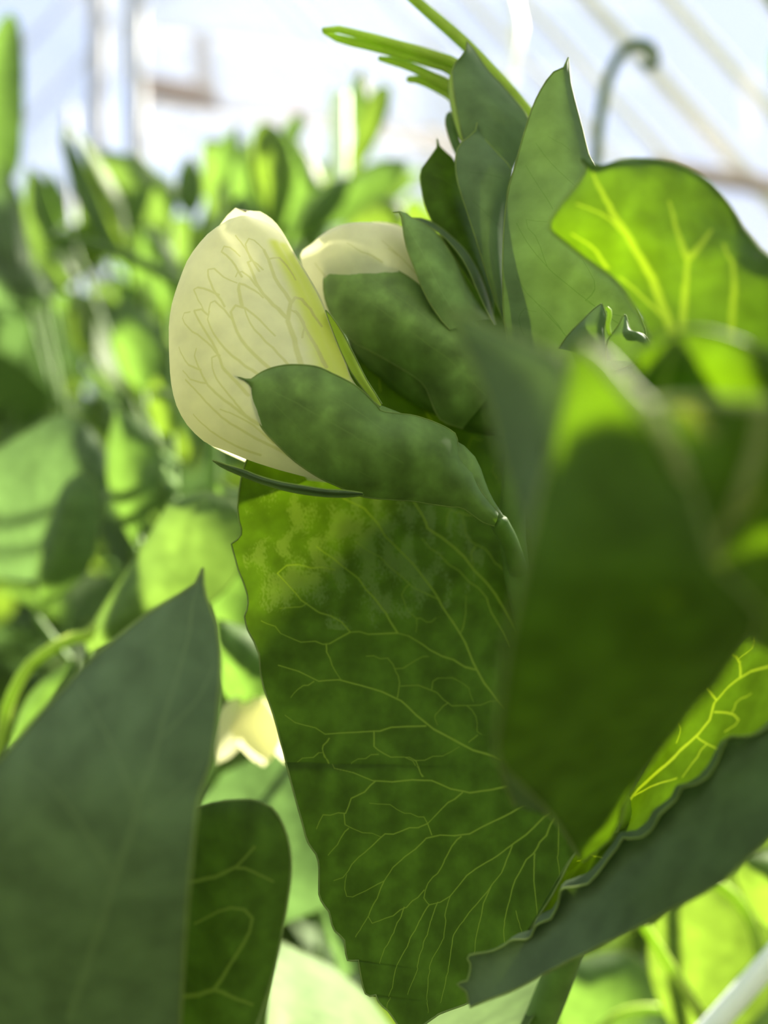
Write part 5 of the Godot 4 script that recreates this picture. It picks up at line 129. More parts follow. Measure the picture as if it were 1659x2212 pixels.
	"broad_25": {"a": [-90.76,12.11,-108,-88.6,13.49,-108,-86.41,14.82,-108,-84.19,16.11,-108,-81.96,17.39,-108,-79.73,18.65,-108,-77.53,19.97,-108,-75.35,21.33,-108,-72.97,22.24,-108,-70.44,21.94,-108,-68.19,20.74,-108,-66.29,19.02,-108,-64.74,16.98,-108,-63.38,14.81,-108,-62.38,12.44,-108,-61.53,10.02,-108], "b": [-90.76,-13.99,-108,-87.84,-14.79,-108,-84.85,-15.29,-108,-81.83,-15.58,-108,-78.81,-15.42,-108,-75.85,-14.81,-108,-73.16,-13.43,-108,-70.71,-11.64,-108,-68.46,-9.62,-108,-66.46,-7.34,-108,-64.83,-4.78,-108,-63.54,-2.05,-108,-62.53,0.81,-108,-61.93,3.78,-108,-61.63,6.8,-108,-61.33,9.81,-108], "bulge": [0,5,6,5,0], "crease": [0.5,0], "dir": [0,0,1], "ns": 8, "veins": []},
	"broad_26": {"a": [-61.96,8.08,-88,-63.57,6.73,-88,-65.07,5.28,-88,-66.16,3.49,-88,-67.03,1.58,-88,-67.79,-0.38,-88,-68.47,-2.37,-88,-69.07,-4.38,-88,-69.54,-6.42,-88,-69.9,-8.49,-88,-70.18,-10.57,-88,-70.42,-12.66,-88,-70.6,-14.75,-88,-70.71,-16.85,-88,-70.79,-18.95,-88,-70.88,-21.04,-88], "b": [-61.77,8.08,-88,-59.51,7.22,-88,-58.31,5.18,-88,-57.84,2.8,-88,-57.67,0.38,-88,-57.78,-2.04,-88,-57.96,-4.47,-88,-58.28,-6.87,-88,-58.9,-9.21,-88,-59.93,-11.4,-88,-61.4,-13.33,-88,-63.13,-15.03,-88,-64.98,-16.61,-88,-66.87,-18.13,-88,-68.76,-19.65,-88,-70.6,-21.23,-88], "bulge": [0,5,6,5,0], "crease": [0.5,0], "dir": [0,0,1], "ns": 8, "veins": []},
	"broad_27": {"a": [-36.36,1.64,-58,-37.43,-0.02,-58,-38.49,-1.69,-58,-39.54,-3.36,-58,-40.59,-5.03,-58,-41.64,-6.71,-58,-42.68,-8.39,-58,-43.73,-10.06,-58,-44.77,-11.74,-58,-45.82,-13.42,-58,-46.87,-15.09,-58,-47.98,-16.73,-58,-49.11,-18.34,-58,-50.16,-20.02,-58,-50.61,-21.91,-58,-50.07,-23.8,-58], "b": [-36.13,1.64,-58,-32.78,2.97,-58,-29.28,3.55,-58,-25.9,2.41,-58,-23.91,-0.48,-58,-23.32,-4.02,-58,-23.54,-7.6,-58,-24.93,-10.89,-58,-27.23,-13.65,-58,-29.97,-15.98,-58,-32.98,-17.95,-58,-36.21,-19.54,-58,-39.59,-20.77,-58,-43.03,-21.83,-58,-46.48,-22.86,-58,-49.91,-23.96,-58], "bulge": [0,5,6,5,0], "crease": [0.5,0], "dir": [0,0,1], "ns": 8, "veins": []},
	"broad_28": {"a": [-30.96,5.68,-73,-31.4,3.51,-73,-31.89,1.35,-73,-32.31,-0.82,-73,-32.61,-3.02,-73,-32.78,-5.23,-73,-32.89,-7.44,-73,-32.94,-9.66,-73,-32.94,-11.87,-73,-32.88,-14.09,-73,-32.72,-16.3,-73,-32.42,-18.49,-73,-31.93,-20.65,-73,-31.33,-22.78,-73,-30.69,-24.91,-73,-30.1,-27.04,-73], "b": [-30.7,5.68,-73,-28.34,4.56,-73,-25.91,3.58,-73,-23.92,1.91,-73,-22.93,-0.49,-73,-22.53,-3.08,-73,-22.36,-5.7,-73,-22.34,-8.32,-73,-22.44,-10.94,-73,-22.68,-13.55,-73,-23.09,-16.14,-73,-23.85,-18.64,-73,-25.09,-20.95,-73,-26.65,-23.06,-73,-28.3,-25.09,-73,-29.84,-27.21,-73], "bulge": [0,4,4.8,4,0], "crease": [0.5,0], "dir": [0,0,1], "ns": 8, "veins": []},
	"broad_29": {"a": [-52.41,-24.58,-58,-53.52,-25.33,-58,-54.64,-26.05,-58,-55.75,-26.78,-58,-56.83,-27.56,-58,-57.83,-28.44,-58,-58.75,-29.41,-58,-59.6,-30.43,-58,-60.39,-31.51,-58,-61.1,-32.63,-58,-61.72,-33.81,-58,-62.23,-35.04,-58,-62.58,-36.32,-58,-62.85,-37.63,-58,-63.09,-38.94,-58,-63.37,-40.24,-58], "b": [-52.26,-24.58,-58,-51.65,-25.92,-58,-51,-27.23,-58,-50.74,-28.66,-58,-51.16,-30.06,-58,-51.88,-31.34,-58,-52.73,-32.53,-58,-53.68,-33.66,-58,-54.68,-34.73,-58,-55.76,-35.72,-58,-56.92,-36.62,-58,-58.15,-37.43,-58,-59.41,-38.18,-58,-60.69,-38.91,-58,-61.96,-39.64,-58,-63.22,-40.4,-58], "bulge": [0,3,3.6,3,0], "crease": [0.5,0], "dir": [0,0,1], "ns": 8, "veins": []},
	"broad_30": {"a": [-28.14,-18.32,-58,-28.48,-19.43,-58,-28.86,-20.53,-58,-29.17,-21.65,-58,-29.31,-22.8,-58,-29.29,-23.96,-58,-29.19,-25.12,-58,-29.03,-26.26,-58,-28.79,-27.4,-58,-28.45,-28.51,-58,-27.99,-29.58,-58,-27.37,-30.55,-58,-26.62,-31.44,-58,-25.82,-32.28,-58,-25.01,-33.11,-58,-24.23,-33.98,-58], "b": [-27.91,-18.16,-58,-26.31,-18.69,-58,-24.68,-19.14,-58,-23.06,-19.6,-58,-21.48,-20.17,-58,-20.02,-21,-58,-18.94,-22.28,-58,-18.23,-23.81,-58,-17.82,-25.44,-58,-17.66,-27.12,-58,-17.83,-28.79,-58,-18.56,-30.29,-58,-19.82,-31.4,-58,-21.24,-32.32,-58,-22.68,-33.18,-58,-24.07,-34.13,-58], "bulge": [0,4,4.8,4,0], "crease": [0.5,0], "dir": [0,0,1], "ns": 8, "veins": []},
	"broad_31": {"a": [-35.45,-52.7,-78,-34.25,-51.99,-78,-33.06,-51.27,-78,-31.87,-50.55,-78,-30.65,-49.87,-78,-29.41,-49.24,-78,-28.15,-48.64,-78,-26.89,-48.06,-78,-25.62,-47.48,-78,-24.34,-46.93,-78,-23.05,-46.41,-78,-21.74,-45.95,-78,-20.39,-45.61,-78,-19.02,-45.71,-78,-17.89,-46.5,-78,-16.81,-47.38,-78], "b": [-35.45,-81.1,-78,-33.36,-80.98,-78,-31.27,-80.92,-78,-29.18,-80.85,-78,-27.1,-80.7,-78,-25.02,-80.43,-78,-22.98,-79.99,-78,-20.96,-79.45,-78,-18.96,-78.85,-78,-16.98,-78.19,-78,-15.02,-77.45,-78,-13.1,-76.62,-78,-11.27,-75.62,-78,-9.75,-74.2,-78,-8.83,-72.34,-78,-7.94,-70.45,-78], "bulge": [0,4,4.8,4,0], "crease": [0.5,0], "dir": [0,0,1], "ns": 8, "veins": []},
	"broad_32": {"a": [-57.47,22.41,-98,-57.92,20.38,-98,-58.42,18.36,-98,-58.9,16.33,-98,-59.27,14.28,-98,-59.46,12.21,-98,-59.5,10.12,-98,-59.42,8.04,-98,-59.2,5.97,-98,-58.81,3.93,-98,-58.24,1.92,-98,-57.45,-0,-98,-56.51,-1.86,-98,-55.5,-3.68,-98,-54.48,-5.5,-98,-53.5,-7.34,-98], "b": [-57.17,22.41,-98,-55.07,21.28,-98,-52.92,20.26,-98,-50.9,18.99,-98,-49.38,17.18,-98,-48.39,15.01,-98,-47.74,12.72,-98,-47.41,10.36,-98,-47.4,7.98,-98,-47.73,5.62,-98,-48.41,3.34,-98,-49.3,1.12,-98,-50.29,-1.05,-98,-51.32,-3.2,-98,-52.34,-5.35,-98,-53.3,-7.54,-98], "bulge": [0,4,4.8,4,0], "crease": [0.5,0], "dir": [0,0,1], "ns": 8, "veins": []},
	"broad_33": {"a": [-77.28,63.24,-168,-77.88,61.18,-168,-78.55,59.14,-168,-79.19,57.09,-168,-79.71,55.01,-168,-79.97,52.89,-168,-79.92,50.74,-168,-79.64,48.62,-168,-79.18,46.52,-168,-78.56,44.47,-168,-77.76,42.49,-168,-76.71,40.61,-168,-75.33,38.98,-168,-73.74,37.54,-168,-72.09,36.17,-168,-70.5,34.74,-168], "b": [-76.87,63.24,-168,-74.91,61.94,-168,-72.88,60.75,-168,-70.89,59.5,-168,-69.06,58.02,-168,-67.62,56.17,-168,-66.61,54.06,-168,-65.86,51.83,-168,-65.34,49.53,-168,-65.04,47.2,-168,-65.02,44.85,-168,-65.45,42.55,-168,-66.42,40.41,-168,-67.67,38.42,-168,-69,36.48,-168,-70.22,34.47,-168], "bulge": [0,4,4.8,4,0], "crease": [0.5,0], "dir": [0,0,1], "ns": 8, "veins": []},
	"broad_34": {"a": [-99.3,68.1,-188,-99.62,66.75,-188,-100,65.4,-188,-100.36,64.06,-188,-100.64,62.7,-188,-100.77,61.31,-188,-100.68,59.92,-188,-100.43,58.55,-188,-100.06,57.21,-188,-99.61,55.89,-188,-99.09,54.6,-188,-98.49,53.34,-188,-97.75,52.17,-188,-96.84,51.12,-188,-95.86,50.13,-188,-94.92,49.1,-188], "b": [-99.01,68.39,-188,-97.6,67.75,-188,-96.14,67.21,-188,-94.75,66.53,-188,-93.64,65.47,-188,-93.03,64.05,-188,-92.75,62.52,-188,-92.62,60.97,-188,-92.6,59.42,-188,-92.64,57.87,-188,-92.73,56.32,-188,-92.95,54.78,-188,-93.3,53.27,-188,-93.74,51.79,-188,-94.2,50.3,-188,-94.62,48.81,-188], "bulge": [0,3,3.6,3,0], "crease": [0.5,0], "dir": [0,0,1], "ns": 8, "veins": []},
	"broad_35": {"a": [-54.75,29.15,-118,-55.03,28.26,-118,-55.37,27.39,-118,-55.67,26.5,-118,-55.85,25.58,-118,-55.82,24.64,-118,-55.64,23.72,-118,-55.38,22.82,-118,-55.06,21.94,-118,-54.7,21.07,-118,-54.27,20.24,-118,-53.77,19.45,-118,-53.09,18.81,-118,-52.21,18.49,-118,-51.28,18.37,-118,-50.36,18.19,-118], "b": [-54.53,29.37,-118,-53.46,29.19,-118,-52.38,29.06,-118,-51.31,28.92,-118,-50.26,28.67,-118,-49.33,28.12,-118,-48.74,27.22,-118,-48.4,26.19,-118,-48.21,25.12,-118,-48.13,24.04,-118,-48.15,22.96,-118,-48.29,21.89,-118,-48.65,20.86,-118,-49.14,19.9,-118,-49.66,18.95,-118,-50.14,17.97,-118], "bulge": [0,3,3.6,3,0], "crease": [0.5,0], "dir": [0,0,1], "ns": 8, "veins": []},
	"broad_36": {"a": [-18.75,-72.34,-58,-17,-72.86,-58,-15.33,-73.6,-58,-13.67,-74.35,-58,-12.01,-75.13,-58,-10.38,-75.96,-58,-8.81,-76.89,-58,-7.31,-77.93,-58,-5.88,-79.08,-58,-4.52,-80.29,-58,-3.21,-81.57,-58,-1.96,-82.9,-58,-0.8,-84.32,-58,0.28,-85.79,-58,1.32,-87.29,-58,2.39,-88.78,-58], "b": [-15.17,-69.21,-20,-14.54,-70.39,-20,-13.7,-71.41,-20,-12.41,-71.73,-20,-11.07,-71.72,-20,-9.73,-71.62,-20,-8.4,-71.54,-20,-7.06,-71.54,-20,-5.71,-71.54,-20,-4.38,-71.42,-20,-3.09,-71.05,-20,-1.96,-70.35,-20,-0.98,-69.43,-20,-0.1,-68.42,-20,0.76,-67.4,-20,1.67,-66.41,-20], "bulge": [0,1,1.2,1,0], "crease": [0.5,0], "dir": [0,0,1], "ns": 8, "veins": []},
	"broad_37": {"a": [-12.74,-75.26,-83,-12.56,-76.45,-83,-12.39,-77.63,-83,-12.2,-78.82,-83,-11.99,-80,-83,-11.73,-81.17,-83,-11.43,-82.33,-83,-11.1,-83.48,-83,-10.77,-84.63,-83,-10.42,-85.78,-83,-10.07,-86.93,-83,-9.71,-88.07,-83,-9.33,-89.21,-83,-8.95,-90.34,-83,-8.56,-91.48,-83,-8.17,-92.61,-83], "b": [-12.56,-75.08,-83,-11.3,-75.96,-83,-10,-76.79,-83,-8.72,-77.64,-83,-7.51,-78.59,-83,-6.45,-79.7,-83,-5.58,-80.97,-83,-4.83,-82.31,-83,-4.2,-83.72,-83,-3.75,-85.19,-83,-3.58,-86.71,-83,-3.94,-88.2,-83,-4.81,-89.46,-83,-5.86,-90.58,-83,-6.96,-91.66,-83,-7.99,-92.8,-83], "bulge": [0,3,3.6,3,0], "crease": [0.5,0], "dir": [0,0,1], "ns": 8, "veins": []},
	"right_38": {"a": [57.72,-67.79,-78,56.03,-70.07,-78,54.31,-72.32,-78,52.85,-74.74,-78,51.83,-77.39,-78,51.11,-80.13,-78,50.67,-82.93,-78,50.58,-85.76,-78,50.93,-88.57,-78,51.64,-91.31,-78,52.63,-93.97,-78,53.87,-96.52,-78,55.41,-98.89,-78,57.29,-101.01,-78,59.3,-103.01,-78,61.27,-105.05,-78], "b": [58.16,-67.61,-78,62.34,-65.68,-78,66.68,-64.23,-78,71.25,-64.72,-78,75.68,-65.97,-78,79.73,-68.13,-78,82.14,-71.92,-78,82.48,-76.5,-78,81.8,-81.05,-78,80.38,-85.43,-78,78.18,-89.47,-78,75.2,-92.97,-78,71.85,-96.14,-78,68.36,-99.15,-78,64.85,-102.13,-78,61.44,-105.23,-78], "bulge": [0,6,7.2,6,0], "crease": [0.5,0], "dir": [0,0,1], "ns": 8, "veins": [[0.4,0.2,0.27,0.958,0.27,0.708,0.275,0.558,0.26,0.425,0.255,0.279,0.29,0.108]]},
	"right_39": {"a": [60.32,-58.25,-58,59.93,-59.34,-58,59.5,-60.43,-58,59.42,-61.58,-58,59.72,-62.71,-58,60.16,-63.79,-58,60.66,-64.84,-58,61.21,-65.88,-58,61.79,-66.88,-58,62.42,-67.87,-58,63.11,-68.81,-58,63.92,-69.65,-58,64.89,-70.3,-58,65.96,-70.75,-58,67.07,-71.12,-58,68.15,-71.56,-58], "b": [60.48,-58.09,-58,62,-57.82,-58,63.51,-57.47,-58,65.04,-57.25,-58,66.57,-57.46,-58,67.97,-58.11,-58,69.25,-58.98,-58,70.35,-60.06,-58,71.1,-61.41,-58,71.29,-62.94,-58,71.01,-64.46,-58,70.54,-65.93,-58,69.98,-67.38,-58,69.39,-68.81,-58,68.82,-70.25,-58,68.31,-71.71,-58], "bulge": [0,4,4.8,4,0], "crease": [0.5,0], "dir": [0,0,1], "ns": 8, "veins": []},
	"right_40": {"a": [37.73,-96.59,-98,37.16,-98.18,-98,36.51,-99.74,-98,35.97,-101.34,-98,35.74,-103.01,-98,35.88,-104.7,-98,36.19,-106.36,-98,36.64,-107.99,-98,37.21,-109.58,-98,37.92,-111.12,-98,38.81,-112.56,-98,39.96,-113.78,-98,41.32,-114.79,-98,42.77,-115.66,-98,44.24,-116.5,-98,45.67,-117.41,-98], "b": [38.03,-96.39,-98,41.03,-95.84,-98,44.01,-95.13,-98,46.99,-94.48,-98,50.02,-94.16,-98,52.97,-94.8,-98,55.37,-96.66,-98,57.22,-99.09,-98,58.43,-101.88,-98,58.67,-104.89,-98,57.38,-107.62,-98,55.29,-109.84,-98,52.96,-111.82,-98,50.56,-113.71,-98,48.17,-115.6,-98,45.86,-117.61,-98], "bulge": [0,5,6,5,0], "crease": [0.5,0], "dir": [0,0,1], "ns": 8, "veins": []},
}
# Stems and tendrils: x, y, z, radius in millimetres from HEART.
const STALKS := {
	"calyx_front": [-8.56,10.11,-2,2.45,-7.79,9.61,-2.18,3.04,-7.01,9.11,-2.37,3.62,-6.11,8.66,-2.56,4.04,-5.11,8.29,-2.76,4.28,-4.07,7.95,-2.93,4.41,-3.02,7.58,-3.02,4.49,-1.97,7.21,-3.03,4.52,-0.92,6.83,-3.01,4.5,0.13,6.46,-3,4.46,1.18,6.08,-3,4.36,2.22,5.7,-3,4.24,3.27,5.33,-3,4.1,4.32,4.99,-3,3.95,5.38,4.68,-3,3.79,6.43,4.39,-3,3.55,7.46,4.11,-3,3.2,8.32,3.68,-3,2.65,9.04,3.11,-3.01,2.02,9.72,2.44,-3.03,1.44,10.35,1.61,-2.78,1.07,10.96,0.71,-2.5,0.89,11.63,-0.18,-2.69,0.82,12.32,-1.09,-3,0.79],
	"calyx_rear": [-3.32,25.47,-15,3.35,-2.19,24.68,-15,4.23,-1.03,23.87,-15,5.05,0.21,22.96,-15,5.57,1.5,22,-15,5.86,2.79,21.02,-15,6.03,4.1,20.04,-15.04,6.11,5.4,19.06,-15.07,6.08,6.72,18.08,-14.89,5.98,8.04,17.12,-14.5,5.77,9.35,16.16,-14.03,5.55,10.63,15.18,-13.58,5.42,11.89,14.19,-13.08,5.26,13.06,13.22,-12.56,4.79,14.13,12.28,-12.01,4.08,15.05,11.44,-11.43,3.11,15.85,10.49,-10.79,2.16,16.5,9.22,-10.05,1.52,16.75,7.68,-9.5,1.33,16.89,6.11,-9,1.27],
	"tendril_long": [2,64.03,-16,0.56,3.54,62.55,-16,0.6,5.14,61.13,-16,0.64,6.77,59.75,-16,0.69,8.39,58.35,-16,0.72,9.97,56.91,-16,0.73,11.46,55.39,-16,0.74,12.94,53.83,-16,0.73,14.41,52.29,-16,0.72,15.85,50.71,-16.01,0.7,17.24,49.11,-16.07,0.68,18.54,47.3,-15.69,0.67,19.52,45.21,-15.04,0.67,19.98,43.03,-14.71,0.69,20.27,40.84,-14.45,0.72,20.46,38.63,-14.12,0.76,20.54,36.38,-13.67,0.81,20.51,34.12,-13.13,0.86,20.44,31.86,-12.56,0.92,20.38,29.64,-12,0.98],
	"tendril_a": [-7.45,58.72,-16,0.28,-5.51,58.78,-16,0.42,-3.57,58.32,-16,0.46,-1.63,57.81,-16,0.49,0.3,57.29,-16,0.51,2.22,56.76,-16,0.53,4.15,56.21,-16,0.54,6.06,55.65,-16,0.54,7.97,55.06,-16,0.54,9.73,54.13,-16,0.54,11.07,52.67,-16,0.54,12.05,50.92,-16,0.54,12.92,49.12,-16,0.54,13.75,47.3,-16,0.54,14.5,45.45,-16,0.54,15.22,43.59,-16,0.54],
	"tendril_b": [-7.48,59.05,-17,0.23,-5.74,58.24,-17,0.45,-3.85,57.77,-17,0.53,-1.95,57.35,-17,0.56,-0.06,56.91,-17,0.58,1.83,56.43,-17,0.6,3.7,55.9,-17,0.6,5.56,55.32,-17,0.6,7.43,54.78,-17,0.62,9.09,53.78,-17,0.61,10.43,52.38,-17,0.57,11.46,50.72,-17,0.54,12.38,49.01,-17,0.52,13.36,47.33,-17,0.51,14.36,45.66,-17,0.51,15.36,43.99,-17,0.51],
	"tendril_c": [-0.61,56.27,-18,0.29,0.74,56.02,-18,0.46,2.07,55.65,-18,0.5,3.37,55.19,-18,0.54,4.64,54.64,-18,0.57,5.85,53.98,-18,0.62,7.1,53.4,-18,0.64,8.32,52.77,-18,0.63,9.32,51.81,-18,0.56,10.26,50.8,-18,0.52,11.19,49.79,-18,0.51,12.12,48.76,-18,0.51,13.02,47.71,-18,0.52,13.87,46.62,-18,0.52,14.69,45.51,-18,0.52,15.5,44.39,-18,0.52],
	"tendril_d": [2.99,54.18,-19,0.35,4.06,54.15,-19,0.46,5.08,53.81,-19,0.51,6.07,53.37,-19,0.53,7.03,52.88,-19,0.55,7.98,52.38,-19,0.58,8.82,51.7,-19,0.57,9.61,50.96,-19,0.54,10.4,50.22,-19,0.52,11.19,49.49,-19,0.52,11.99,48.76,-19,0.52,12.77,48.01,-19,0.52,13.52,47.24,-19,0.52,14.24,46.43,-19,0.52,14.94,45.61,-19,0.52,15.65,44.8,-19,0.52],
	"near_rib": [10.16,8.31,47,0.28,10.68,7.77,47.79,0.33,11.04,7.06,48.59,0.36,11.38,6.34,49.19,0.36,11.78,5.69,49.59,0.37,12.24,5.1,49.86,0.38,12.73,4.51,50,0.37,13.14,3.87,50.09,0.36,13.56,3.21,49.96,0.35,14.02,2.53,49.55,0.34,14.48,1.83,49.08,0.34,14.9,1.11,48.7,0.33,15.3,0.36,48.33,0.32,15.78,-0.4,47.72,0.32,16.35,-1.2,46.86,0.32,17.07,-2.06,45.51,0.31,17.97,-3,43.61,0.3,18.94,-4.07,41.33,0.28,19.93,-5.25,38.7,0.26,20.91,-6.55,36,0.23],
	"near_rib_side": [17.23,4.72,52,0.29,17.28,4.15,51.65,0.3,17.33,3.58,51.29,0.31,17.34,3,50.92,0.32,17.29,2.43,50.58,0.33,17.23,1.86,50.17,0.33,17.21,1.29,49.61,0.33,17.21,0.71,48.95,0.33,17.23,0.11,48.24,0.32,17.25,-0.52,47.53,0.32,17.3,-1.17,46.8,0.32,17.45,-1.87,45.86,0.31,17.78,-2.62,44.51,0.29,18.17,-3.43,43,0.26],
	"near_top_edge": [12.51,4.95,50,0.18,13.14,5.19,49.6,0.21,13.71,5.3,49.51,0.22,14.22,5.33,49.62,0.22,14.71,5.33,49.8,0.22,15.17,5.3,50.02,0.22,15.6,5.23,50.34,0.22,15.99,5.12,50.72,0.22,16.37,5.03,51.1,0.21,16.71,4.96,51.55,0.21,17.08,4.91,51.93,0.21,17.59,4.87,51.94,0.21,18.3,4.85,51.51,0.2,19.06,4.84,51,0.19],
	"young_hook": [21.9,17.21,6,0.18,21.81,17.58,6,0.2,21.73,17.96,6,0.22,21.73,18.35,6,0.23,21.81,18.73,6,0.23,21.89,19.11,6,0.23,21.86,19.5,6,0.22,21.62,19.8,6,0.18],
	"stem": [20.38,29.64,-12,0.98,19.89,25.64,-10.73,1.16,19.31,21.85,-9.9,1.31,18.6,18.31,-9.94,1.4,17.74,14.8,-10,1.45,16.75,11.32,-10,1.48,15.89,7.8,-10,1.49,15.22,4.24,-9.94,1.52,14.84,0.64,-9.98,1.54,14.89,-2.99,-10.36,1.57,15.39,-6.63,-10.87,1.6,16.27,-10.23,-11.29,1.64,17.39,-13.8,-11.71,1.69,18.59,-17.34,-11.97,1.73,19.75,-20.84,-11.94,1.75,20.95,-24.25,-11.68,1.76,22.1,-27.61,-11.26,1.77,23.1,-30.9,-10.64,1.78,23.95,-34.05,-9.64,1.79,24.27,-37.33,-8.9,1.79,23.73,-40.79,-8.7,1.79,22.89,-44.46,-9.2,1.8,21.95,-48.34,-10.21,1.81,20.94,-52.34,-11.38,1.83,19.88,-56.41,-12.55,1.86,18.73,-60.59,-13.83,1.88,17.56,-64.77,-14.94,1.9,16.37,-68.99,-16,1.92],
	"petiole_joint": [22.43,-25.91,7,0.71,22.61,-26.76,7.1,0.77,22.79,-27.64,7.13,0.82,22.93,-28.65,6.79,0.86,23,-29.77,6.19,0.89,23.09,-31.09,4.97,0.91,23.18,-32.66,2.88,0.93,23.27,-34.39,0.22,0.96,23.47,-36.44,-3.33,1,23.77,-38.83,-8,1.04],
	"peduncle": [12.26,-1.09,-2.5,0.99,12.74,-1.78,-3.31,0.99,13.24,-2.49,-4.12,1,13.7,-3.24,-5,1.01,14.11,-4.03,-5.97,1.04,14.51,-4.85,-6.97,1.08,14.91,-5.69,-7.99,1.12,15.31,-6.54,-9,1.16],
	"left_stem": [-19.9,-43.37,20,1.13,-21.54,-47.78,16.99,1.22,-23.06,-52.26,14.23,1.3,-24.23,-56.62,12,1.34,-25.24,-60.99,10,1.37,-26.28,-65.5,8,1.4],
	"tendril_mid": [-87.57,71.3,-138,1.08,-82.24,70.19,-135.14,1.21,-77.17,68.76,-132.6,1.3,-72.46,66.97,-130.55,1.35,-67.92,65.04,-128.62,1.37,-63.48,62.95,-126.57,1.38,-59.15,60.73,-124.48,1.36,-55,58.41,-122.51,1.34,-51.11,55.91,-120.73,1.34,-47.37,53.55,-119.39,1.3,-43.71,51.33,-118.38,1.23,-40.29,49.09,-117.88,1.2,-37.09,46.8,-117.9,1.2,-33.92,44.5,-118,1.21],
	"petiole_low": [-62.8,-43.4,-48,0.95,-62.05,-40.93,-48,0.95,-61.29,-38.45,-48,0.95,-60.58,-35.96,-48,0.95,-60,-33.41,-47.9,0.95,-59.45,-30.88,-47.88,0.95,-58.69,-28.55,-48.3,0.95,-57.83,-26.37,-49.04,0.96,-56.69,-24.42,-49.98,0.96,-55.08,-22.9,-50.99,0.97,-53.24,-21.7,-52.14,0.97,-51.46,-20.84,-53.92,1.01,-49.82,-20.72,-56.88,1.09,-48.11,-19.1,-58,0.94],
	"tendril_curl": [61.81,93.09,-168,1.63,61.9,95.85,-168,1.63,61.98,98.61,-168,1.63,62.08,101.37,-168,1.63,62.23,104.13,-168,1.63,62.45,106.88,-168,1.63,62.7,109.63,-168,1.63,63,112.37,-168,1.63,63.34,115.11,-168,1.63,63.7,117.85,-168,1.63,64.1,120.58,-168,1.63,64.66,123.28,-168,1.63,65.44,125.93,-168,1.63,66.37,128.53,-168,1.63,67.46,131.07,-168,1.63,68.83,133.46,-168,1.63,70.66,135.52,-168,1.63,72.96,137.03,-168,1.63,75.65,137.3,-168,1.63,78.16,136.19,-168,1.63,79.73,133.95,-168,1.64,79.43,131.31,-168,1.54,77.05,130.21,-168,1.3,75.25,131.9,-168,0.95],
	"stalk_right": [42.91,-68.28,-56,0.85,45.46,-72.26,-58.25,0.91,47.97,-76.21,-60.23,0.96,50.33,-79.99,-61.71,1.01,52.69,-83.75,-63.04,1.05,55.16,-87.58,-64.47,1.1,57.61,-91.39,-65.75,1.15,59.91,-95.05,-66.65,1.17,62.12,-98.62,-67.33,1.17,64.34,-102.21,-68,1.17],
	"arc_right": [59.75,-66.72,-68,1.09,61.43,-67.92,-68,1.09,63.05,-69.19,-68,1.09,64.4,-70.74,-68,1.06,65.5,-72.48,-68,1.02,66.39,-74.34,-68,1,67,-76.31,-68,1,67.52,-78.3,-68,1.01,68.19,-80.25,-68,0.98,68.94,-82.17,-68,0.92],
	"loop_right": [43.26,-105.59,-88,0.85,45.05,-103.96,-88,0.85,46.91,-102.42,-88,0.85,49.11,-101.42,-88,0.85,51.47,-100.89,-88,0.85,53.88,-100.7,-88,0.85,56.29,-100.87,-88,0.85,58.66,-101.38,-88,0.85,60.93,-102.22,-88,0.85,62.99,-103.47,-88,0.85,64.87,-105,-88,0.85,66.75,-106.53,-88,0.85],
	"grey_twine": [36.59,-97.49,-108,1.46,39.59,-101.59,-108,1.46,42.82,-105.52,-108,1.46,46.27,-109.24,-108,1.46,49.62,-113.07,-108,1.46,52.94,-116.92,-108,1.46,56.25,-120.77,-108,1.46,59.55,-124.63,-108,1.46],
	"white_cane": [43.88,-89.44,-48,1.75,48.93,-84.39,-48,1.75,53.93,-79.43,-48.62,1.76,58.97,-74.42,-49.28,1.77,64.06,-69.36,-49.93,1.78,69.45,-64.48,-51,1.79],
	"twine_white": [59.3,255.59,-328,2.63,60.35,242.76,-328,2.63,63.19,230.21,-328,2.85,61.31,217.52,-328,2.65,59.06,204.84,-328,2.63,57.72,192.03,-328,2.63,57.17,179.16,-328,2.63,56.89,166.28,-328,2.63,56.71,153.4,-328,2.63,56.56,140.52,-328,2.63,56.42,127.64,-328,2.63,56.29,114.76,-328,2.63,56.16,101.88,-328,2.63,56.01,89,-328,2.63],
}
# Leaves of the plants behind: plant, tone, blade.
const BEHIND := [["column","green","column_0"], ["column","green","column_1"], ["column","pale","column_2"], ["column","wax","column_3"], ["column","pale","column_4"], ["column","wax","column_5"], ["blade","green","blade_6"], ["blade","lime","blade_7"], ["blade","pale","blade_8"], ["blade","pale","blade_9"], ["blade","green","blade_10"], ["blade","green","blade_11"], ["blade","pale","blade_12"], ["blade","green","blade_13"], ["blade","green","blade_14"], ["fan","lime","fan_15"], ["fan","green","fan_16"], ["fan","green","fan_17"], ["fan","green","fan_18"], ["fan","lime","fan_19"], ["fan","green","fan_20"], ["fan","green","fan_21"], ["fan","lime","fan_22"], ["fan","green","fan_23"], ["fan","green","fan_24"], ["broad","wax","broad_25"], ["broad","green","broad_26"], ["broad","pale","broad_27"], ["broad","green","broad_28"], ["broad","green","broad_29"], ["broad","green","broad_30"], ["broad","wax","broad_31"], ["broad","green","broad_32"], ["broad","green","broad_33"], ["broad","lime","broad_34"], ["broad","lime","broad_35"], ["broad","pale","broad_36"], ["broad","wax","broad_37"], ["right","lime","right_38"], ["right","lime","right_39"], ["right","green","right_40"]]

# ------------------------------------------------------------------ naming
func numbered(called: String) -> String:
	var n: int = counts.get(called, 0)
	counts[called] = n + 1
	return called if n == 0 else "%s_%03d" % [called, n]

func tag(o: Node, label: String, category: String, group := "", kind := "") -> void:
	if label != "":
		o.set_meta("label", label)
	if category != "":
		o.set_meta("category", category)
	if group != "":
		o.set_meta("group", group)
	if kind != "":
		o.set_meta("kind", kind)

